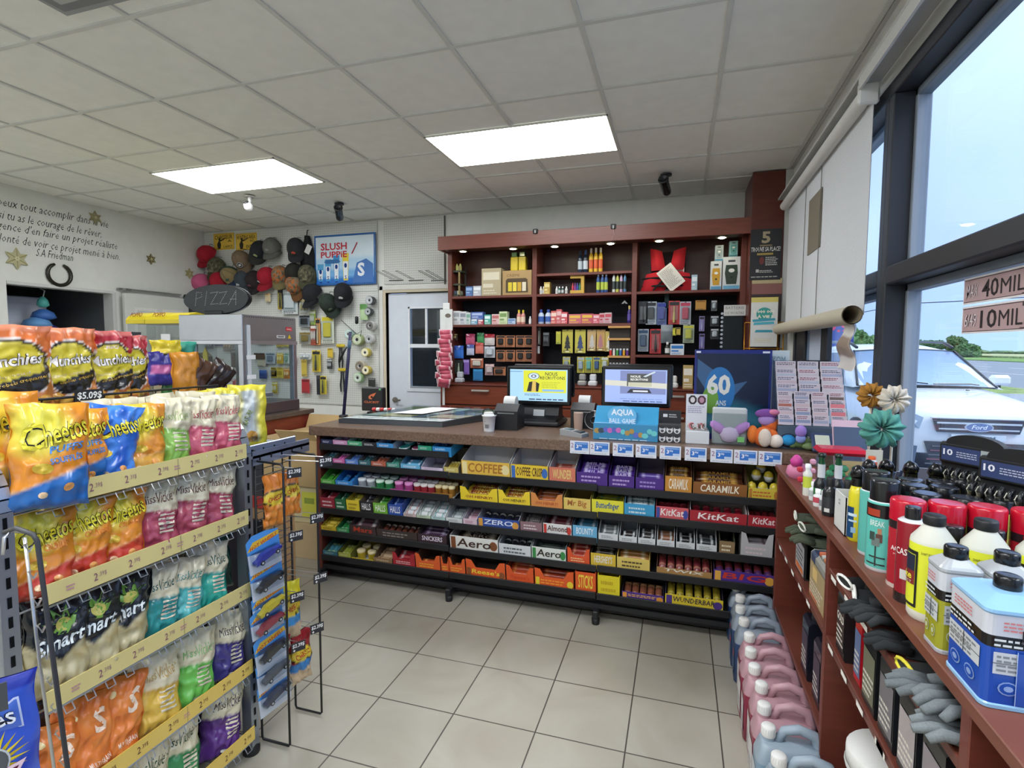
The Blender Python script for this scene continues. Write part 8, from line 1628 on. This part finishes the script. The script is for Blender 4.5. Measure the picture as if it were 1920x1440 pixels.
# ---- gallon jugs on the floor
JB,JR,JC = ('2c4470','8e9aa8','blue'),('842440','b8909a','red'),('7c96ac','98a8b6','pale blue')
def make_jug(liq,air,cn):
    t = thing('washer_fluid_jug','','jug'); L_,W_,H_ = .185,.105,.262
    def prof(z):
        return 1 if .02 < z < .17 else (.93 if z <= .02 else 1-.0*z)
    q = MB()
    lv = [(0,.92,liq),(.008,1,liq),(.15,1,liq),(.17,.99,liq),(.178,.97,air),(.2,.9,air),(.222,.72,air),(.235,.5,air)]
    pts = lambda s_: [((sx*(L_/2-.022)+.022*cos(th))*s_,(sy*(W_/2-.022)+.022*sin(th))*s_) for sx,sy,t0 in ((1,1,0),(-1,1,pi/2),(-1,-1,pi),(1,-1,1.5*pi)) for th in [t0+pi/8*k for k in range(5)]]
    V = []; F = []; C = []
    for z,s_,c in lv:
        sh_ = 0
        for (x,y) in pts(1):
            ys = s_ if z > .17 else s_; xs = 1 if z < .18 else (1-(z-.178)*1.6 if x > 0 else 1-(z-.178)*3.2); V.append((x*(s_ if z < .1 else 1)*xs,y*ys,z))
    for k in range(len(lv)-1):
        for i in range(20): F.append((k*20+i,k*20+(i+1) % 20,(k+1)*20+(i+1) % 20,(k+1)*20+i)); C.append(hx(lv[k][2]))
    F.append(tuple((len(lv)-1)*20+i for i in range(20))); C.append(hx(air)); F.append(tuple(range(19,-1,-1))); C.append(hx(liq)); q.add(V,F,C,True)
    # neck, and the loop handle behind it
    q.lathe([(.024,.205),(.02,.235),(.018,.25)],16,-.055,0,air)
    q.build('jug_body','jug',t)
    h = MB(); h.tube([(-.03,0,.232),(-.01,0,.268),(.03,0,.280),(.072,0,.268),(.086,0,.235),(.088,0,.19)],[.013,.014,.015,.016,.017,.018],air,8); h.build('handle','jug',t)
    c = MB(TR(-.055,0,.246)); c.lathe([(.021,0),(.022,.004),(.0205,.028),(.018,.031),(.001,.031)],18,col='e8e8e6')
    for k in range(18): a = 2*pi*k/18; c.box(.0205*cos(a)-.001,.0205*cos(a)+.001,.0205*sin(a)-.001,.0205*sin(a)+.001,.003,.026,'dcdcda')
    c.build('cap','satin',t)
    l = MB(frame((-L_/2-.001,0,0),(0,-1,0),(0,0,1))); l.rect(-.036,.036,.03,.15,'d4d0d0' if cn == 'red' else ('3c5c88' if cn == 'blue' else 'c8ccd0'),.0004)
    if cn == 'blue': l.rect(-.02,.02,.1,.13,'c84c4c',.0008)
    l.lines(-.03,.03,.04,.09,4,'8c8c90' if cn != 'blue' else '9cb4d8',.0008); l.build('label','satin',t)
    return t
JY = [2.815,2.695,2.58,2.462,2.335,2.215,2.10,1.99,1.875,1.765,1.64]
for i,y in enumerate(JY):
    k = JB if i < 4 else (JR if i < 9 else JC); nth = (ORD[i],ORD[i-4],ORD[i-9])[(i >= 4)+(i >= 9)]
    pos = {0: 'farthest'}.get(i if i < 4 else (i-4 if i < 9 else i-9),nth)
    lab = '%s washer fluid jug on the floor, %s of its colour from the counter' % (k[2],{'leftmost': 'first'}.get(nth,nth))
    KIT.place('jug'+k[2],lambda: make_jug(*k),TR(.352+.006*sin(i*2),y,0) @ rotz(.03*sin(i*1.7)),lab,'washer fluid jugs on the floor')
# ------------------------------------------------------------------ blind, signs on the glass
t = thing('roller_blind','cream roller blind pulled half way down in front of the far window','blind',(.74,3.6,2.5)); Li = inv(t)
q = MB(Li); q.lathe([(.032,2.72,'d8d8d4'),(.032,4.6)],16,.735,2.535,'d8d8d4',axis='y'); q.v = [Li @ Vector(p) for p in []] if 0 else q.v; q.build('roller_tube','satin',t)
q = MB(Li)
def bl_(u,v): y = 2.72+1.86*u; return (.765-.0*v+.006*sin(u*9)*(1-v),y,1.60+(2.52-1.60)*v)
q.grid(24,10,bl_,lambda u,v: 'd2d5d8'); q.grid(24,10,lambda u,v: (bl_(u,v)[0]+.002,bl_(u,v)[1],bl_(u,v)[2]),lambda u,v: 'd2d5d8',flip=True); q.build('blind_cloth','fabric',t)
q = MB(Li);
def roll(u,v): a = 2*pi*v*1.05; r_ = .042; return (.765-r_+r_*cos(a),2.725+1.855*u,1.60+r_*sin(a)-.0)
q.grid(6,20,roll,lambda u,v: 'b8b09c'); q.grid(6,20,lambda u,v: (lambda p: (.723+(p[0]-.723)*.9,p[1],1.6+(p[2]-1.6)*.9))(roll(u,v)),lambda u,v: 'a89c84',flip=True); q.build('rolled_hem','fabric',t,'beige rolled hem of the blind')
q = MB(Li);
for y in (3.55,3.95): q.tube([(.755,y,2.5),(.752,y,1.62),(.72,y,1.545)],.0022,'6c6c66',4)
q.build('cord','matte',t)
MB(Li).box(.70,.78,2.69,2.72,2.49,2.58,'e0e0dc',.008).build('end_bracket','satin',t)
q = MB(frame((.7605,3.86,2.14),(0,-1,0),(0,0,1))); q.box(-.0,.32,-.1,.24,0,.003,'7c7464'); tag(q.build('blind_sign','matte'),'dark square sheet fixed on the cream roller blind','sheet')
MB().box(.70,.80,-3,4.68,2.60,2.615,'b8bab8',.002).box(.70,.71,-3,2.70,2.55,2.60,'c8c8c4').struct('trim_7','satin')
# white plastic bag hanging at the blind corner
q = MB(); q.grid(10,16,lambda u,v: ((u-.5)*.05+.012*sin(v*9),(.03+.08*(1-v))*cos(2*pi*u)*.8,-.21*(1-v)+.02*sin(u*13)*.3),lambda u,v: '8c7c70' if .3 < v < .7 else 'c8c4c0'); q.solo('hanging_bag','crumpled brown and clear bag hanging under the blind corner','bag','foil',(.735,2.80,1.565))
def wsign(y0,y1,z0,z1,big,small,logo,lb):
    q = MB(frame((RX+.082,y1,z0),(0,-1,0),(0,0,1))); w = y1-y0; h = z1-z0; q.box(0,w,0,h,0,.002,'e8e4e4'); q.rect(.006,w-.006,.006,h-.006,'b89c9c',.0026); q.rect(.006,w-.006,h-.009,h-.006,'5c4448',.003); q.rect(.006,w-.006,.006,.008,'5c4448',.003)
    q.text(big,w*.165,w*.295,h*.17,h*.8,'241c20',.0034,1); q.text('MILLIONS',w*.31,w*.8,h*.2,h*.74,'241c20',.0034,0); q.text(logo,w*.03,w*.135,h*.25,h*.72,'2c2024',.0034,4,.1); q.text(logo,w*.03,w*.135,h*.25,h*.72,'d8c8cc',.004,.5,.1); q.lines(w*.46,w*.8,h*.08,h*.15,1,'5c4448',.0034); q.rect(w*.47,w*.62,h*.78,h*.9,'3c3034',.0034)
    tag(q.build('jackpot_sign','satin'),lb,'sign')
wsign(1.45,2.15,1.595,1.680,'40','','MAX','upper pink jackpot sign on the window glass reading 40 MILLIONS'); wsign(1.45,2.15,1.500,1.588,'10','','6/49','lower pink jackpot sign on the window glass reading 10 MILLIONS')
# ------------------------------------------------------------------ outside
GZ = -.15
MB().box(RX+.15,14,-25,24,GZ-.1,GZ,'8c929c').struct('ground_asphalt','paint')
MB().box(14,44,-200,400,GZ-.2,GZ-.1,'80868f').struct('ground_road','paint')
q = MB()
for k in range(40): q.box(29,29.15,-20+6*k,-17+6*k,GZ-.1,GZ-.085,'e0e0dc')
q.box(22,22.15,-100,300,GZ-.1,GZ-.085,'d8d8d4'); q.struct('ground_road_lines','paint')
q = MB(); q.box(-40,RX-1,BY+3,300,GZ-.3,GZ-.05,'8c9450'); q.box(RX-1,14,24,400,GZ-.3,GZ-.05,'7c9048'); q.box(44,60,-200,400,GZ-.3,GZ+.0,'6c8c3c'); q.box(60,520,-300,520,GZ-.3,GZ+.35,'a4a878'); tag(q.build('grass','leaf'),'green verge and pale field beyond the road','grass',kind='stuff')
def tree_(x,y,z,h,w,col,lb,seed,g=None):
    t = thing('bush' if 'bush' in lb else 'tree',lb,'bush' if 'bush' in lb else 'tree',(x,y,z),group=g); MB().tube([(0,0,0),(.1,0,h*.5)],[.18,.1],'54483a',8).build('trunk','leaf',t)
    rr = random.Random(seed); q = MB()
    for i in range(16):
        cx_,cy_,cz_ = rr.uniform(-w,w)*.55,rr.uniform(-w,w)*.4,h*(.3+.5*rr.random()); r_ = w*(.26+.2*rr.random())
        q.grid(30,20,lambda u,v: (lambda d: (lambda k_: (cx_+d[0]*k_,cy_+d[1]*k_,cz_+d[2]*.85*k_))(r_*(1+.35*noise.noise(Vector(d)*3+Vector((i,seed,0)))+.4*noise.noise(Vector(d)*11+Vector((seed,i,0))))))((sin(pi*v)*cos(2*pi*u),sin(pi*v)*sin(2*pi*u),-cos(pi*v))),lambda u,v: col,False)
    q.build('crown','leaf',t)
def far(px,dist): d = ray(px,650); d.z = 0; d.normalize(); return Vector((0,0,0))+d*dist
for i,(px,dist,h,w,lb) in enumerate(((1790,150,4.6,2.7,'tallest green tree across the road, right of the utility pole'),(1754,150,3.8,2.0,'green tree left of the tallest one across the road'),(1818,146,2.4,2.6,'low bush right of the tallest tree across the road'),(1726,152,3.0,3.6,'low bush left of the two trees across the road'),(1702,152,3.0,3.4,'low bush by the foot of the utility pole'),(1600,42,3.2,2.0,'green tree seen past the hanging bag, left of the mullion'),(1575,40,2.9,1.6,'green tree beside the blue price sign'),(1630,46,3.0,1.8,'green tree close to the window mullion'))):
    p = far(px,dist); tree_(p.x,p.y,GZ,h,w,'5c7c4c' if i < 5 else '648850',lb,i+3,'trees and bushes beyond the road')
q = MB();
for k in range(70): x = k*3.2; q.lathe([(0,0),(3.2,.3),(3.4,.6),(2.2,.9+.3*sin(k*1.3)),(0,1.2+.4*sin(k*2.1))],9,60+x*1.0,260-x*1.6,'6c8458')
tag(q.build('distant_tree_line','leaf'),'hazy line of distant trees along the horizon','trees',kind='stuff')
p = far(1698,55); t = thing('utility_pole','grey wooden utility pole with crossarms across the road','pole',(p.x,p.y,GZ)); MB().tube([(0,0,0),(0,0,9)],[.16,.11],'9aa0a4',10).build('pole','matte',t)
q = MB(rotz(.9)); q.box(-1.2,1.2,-.06,.06,8.3,8.42,'8c9296'); q.box(-1.2,1.2,-.06,.06,5.6,5.7,'8c9296');
for x in (-1,-.5,.5,1): q.lathe([(.05,8.42),(.06,8.55),(.03,8.6)],8,x,0,'b8bcc0'); q.lathe([(.12,5.7),(.14,6.1),(.1,6.2)],8,x*.6,.2,'a8acb0')
q.build('crossarm','matte',t)
for i,(z,lb) in enumerate(((8.5,'upper power line across the road'),(5.2,'lower power line across the road'))):
    q = MB(); d = Vector((sin(-.5),cos(-.5),0)); d = Vector((-.25,.97,0)); q.tube([p+d*s_+Vector((0,0,z-1.2*(1-((abs(s_) % 50)-25)**2/625)*.6)) for s_ in range(-75,76,5)],.035,'3c4048',5); tag(q.build('power_line','matte'),lb,'power line')
p = far(1556,19); t = thing('price_sign','blue petrol price sign with red figures seen under the blind','sign',M=TR(p.x,p.y,GZ) @ rotz(-.2))
MB().box(-.5,-.4,-.05,.05,0,.9,'5c6068').box(.4,.5,-.05,.05,0,.9,'5c6068').build('legs','satin',t); MB().box(-.6,.6,-.1,.1,.9,2.5,'2c3c94',.02).build('sign_body','satin',t)
q = MB(frame((0,-.101,0),(1,0,0),(0,0,1))); q.text('159.9',-.5,.5,2.1,2.4,'f02c4c',.002,3); q.rect(-.55,.55,1.2,1.6,'dfe4ec',.001); q.text('express',-.45,.45,1.3,1.5,'1c2438',.003,2); q.rect(-.55,.55,.92,1.1,'d8d03c',.001); q.build('sign_face','gloss',t)
# ------------------------------------------------------------------ white car parked outside
d = ray(1832,790); d.z = 0; d.normalize(); fr_ = Vector((0,0,0))+d*7.9
CARM = TR(fr_.x,fr_.y,GZ) @ rotz(.06)       # local: nose at y=0 looking to -y, body towards +y
car = thing('parked_car','white compact sport utility car parked nose on outside the window','car',M=CARM)
WH = 'e2e6ea'
def sec(y):          # half width, sill z, belt z, roof half width, roof z (None before the cabin)
    k = [(0,.70,.42,.78),(.05,.82,.34,.90),(.25,.90,.30,.98),(.9,.915,.28,1.06),(1.25,.92,.28,1.10),(2.0,.925,.28,1.12),(3.2,.925,.28,1.14),(4.1,.90,.3,1.12),(4.4,.82,.36,1.02)]
    for a,b_ in zip(k,k[1:]):
        if a[0] <= y <= b_[0]: s_ = (y-a[0])/(b_[0]-a[0]); return [a[i]+(b_[i]-a[i])*s_ for i in range(1,4)]
    return k[-1][1:]
q = MB(); ys = [0,.03,.08,.18,.3,.5,.7,.9,1.1,1.25,1.6,2,2.5,3,3.5,4,4.2,4.4]; nn = 20
V = []
for y in ys:
    w,z0,z1 = sec(y)
    for i in range(nn+1):
        a = pi*i/nn; c_ = cos(a); s_ = sin(a); V.append((w*math.copysign(abs(c_)**.35,c_),y,z0+(z1-z0)*(s_**.42 if s_ > 0 else 0)+.02*s_))
F = [(j*(nn+1)+i,j*(nn+1)+i+1,(j+1)*(nn+1)+i+1,(j+1)*(nn+1)+i) for j in range(len(ys)-1) for i in range(nn)]; F.append(tuple(range(nn,-1,-1))); F.append(tuple((len(ys)-1)*(nn+1)+i for i in range(nn+1)))
q.add(V,F,WH,True); q.build('body','carpaint',car)
cab_ = [(1.15,.80,1.08,1.10),(1.55,.76,1.08,1.40),(1.95,.66,1.08,1.62),(2.4,.64,1.08,1.68),(3.4,.63,1.08,1.66),(4.05,.62,1.08,1.58),(4.35,.72,1.06,1.2)]
q = MB(); n2 = 14; V = []
for y,wt,zb,zt in cab_:
    for i in range(n2+1): a = pi*i/n2; c_,s_ = cos(a),sin(a); x = (.86*(1-s_**.6)+wt*s_**.6)*math.copysign(abs(c_)**.3,c_); V.append((x,y,zb+(zt-zb)*s_**.5 if s_ > 1e-6 else zb))
F = [(j*(n2+1)+i,j*(n2+1)+i+1,(j+1)*(n2+1)+i+1,(j+1)*(n2+1)+i) for j in range(len(cab_)-1) for i in range(n2)]
q.add(V,F,WH,True); q.build('cabin','carpaint',car)
q = MB()
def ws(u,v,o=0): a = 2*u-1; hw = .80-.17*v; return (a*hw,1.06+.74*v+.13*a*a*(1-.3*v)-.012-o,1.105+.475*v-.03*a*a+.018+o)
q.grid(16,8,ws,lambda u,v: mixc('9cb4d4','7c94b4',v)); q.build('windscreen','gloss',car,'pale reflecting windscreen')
q = MB()
for s_ in (-1,1): q.add([(s_*.885,1.5,1.12),(s_*.865,3.9,1.14),(s_*.70,3.8,1.52),(s_*.70,2.05,1.55)],[(0,1,2,3)],'2c3644')
q.tube([ws(i/10,0,.004) for i in range(11)],.013,'26282c',6); q.tube([ws(i/10,1,.004) for i in range(11)],.008,'4c525a',6)
for e_ in (0,1):
    q.tube([ws(e_,i/8,.006) for i in range(9)],.016,'2c2f34',6); s_ = 2*e_-1
    q.tube([(s_*.60,1.85,1.625),(s_*.61,2.1,1.695),(s_*.60,2.8,1.715),(s_*.59,3.7,1.69)],.022,'3c4044',6)
    q.tube([ws(.5+.02*s_,.02,.02),ws(.5+.2*s_+.1,.05,.02),ws(.5+.36*s_,.03,.02)],.008,'1c1e20',5)
for x in (-.3,.3): q.box(x-.02,x+.02,.80,.83,1.085,1.10,'2c2e32',.006)
q.build('side_glass_and_trim','gloss',car)
q = MB()
for s_ in (-1,1): q.M = TR(s_*1.0,1.5,1.14); q.box(-.11,.11,-.06,.07,-.02,.12,WH,.035); q.box(-.03 if s_ > 0 else -.0,.0 if s_ > 0 else .03,-.03,.03,-.06,0,'2c2e32')
q.build('wing_mirror','carpaint',car)
q = MB(frame((0,-.03,0),(1,0,0),(0,0,1)))
q.prism([(-.44,.82),(.44,.82),(.39,.67),(-.39,.67)],-.02,.0,'z','3a4048'); q.box(-.40,.40,.765,.785,0,.012,'c8d0d8'); q.box(-.38,.38,.70,.715,0,.012,'c8d0d8'); q.box(-.46,.46,.822,.836,-.02,.006,'c0ccd4',.003)
q.build('upper_grille','gloss',car)
q = MB(frame((0,-.05,.735),(1,0,0),(0,0,1))); q.prism([(.135*cos(2*pi*i/28),.052*sin(2*pi*i/28)) for i in range(28)],-.02,.0,'z','c0ccd8'); q.ell(0,0,.125,.045,'5c7ca8',.001,28); q.text('Ford',-.075,.08,-.022,.026,'e8f0f8',.002,1,.3); q.build('oval_badge','gloss',car)
q = MB(frame((0,-.02,0),(1,0,0),(0,0,1))); q.poly([(-.52,.56),(.52,.56),(.42,.26),(-.42,.26)],'4a4c54',.012)
for k in range(5): q.box(-.5+.015*k,.5-.015*k,.30+.05*k,.312+.05*k,.012,.022,'8c5c6c' if k % 2 else '6c7078')
for s_ in (-1,1): q.poly([(s_*.58,.50),(s_*.80,.52),(s_*.80,.34),(s_*.60,.30)][::s_],'5c6c80',.012); q.ell(s_*.70,.42,.05,.05,'e0b090',.02)
q.build('lower_grille','satin',car)
q = MB()
for s_ in (-1,1): q.add([(s_*.54,-.05,.83),(s_*.76,-.01,.93),(s_*.94,.34,.99),(s_*.95,.12,.82),(s_*.58,-.055,.70)],[(0,1,2,3,4)][::1],'a8b8c8'); q.add([(s_*.60,-.06,.79),(s_*.76,-.03,.87),(s_*.80,-.025,.80),(s_*.64,-.06,.74)],[(0,1,2,3)],'e8f0f4')
q.build('headlamp','gloss',car)
q = MB()
for s_ in (-1,1):
    for y in (.82,3.45): q.lathe([(.10,s_*.72,'9a9ea2'),(.2,s_*.90,'9a9ea2'),(.22,s_*.935,'1a1b1d'),(.35,s_*.93),(.36,s_*.75),(.3,s_*.72)],28,y,.36,'1a1b1d',axis='x')
q.build('wheel','satin',car)
q = MB(frame((0,-.035,.0),(1,0,0),(0,0,1))); q.box(-.26,.26,.585,.65,0,.008,'d0d8e0',.002); q.text('CADUM',-.12,.16,.6,.635,'6c7c8c',.009,1); q.build('bumper_plate','satin',car)
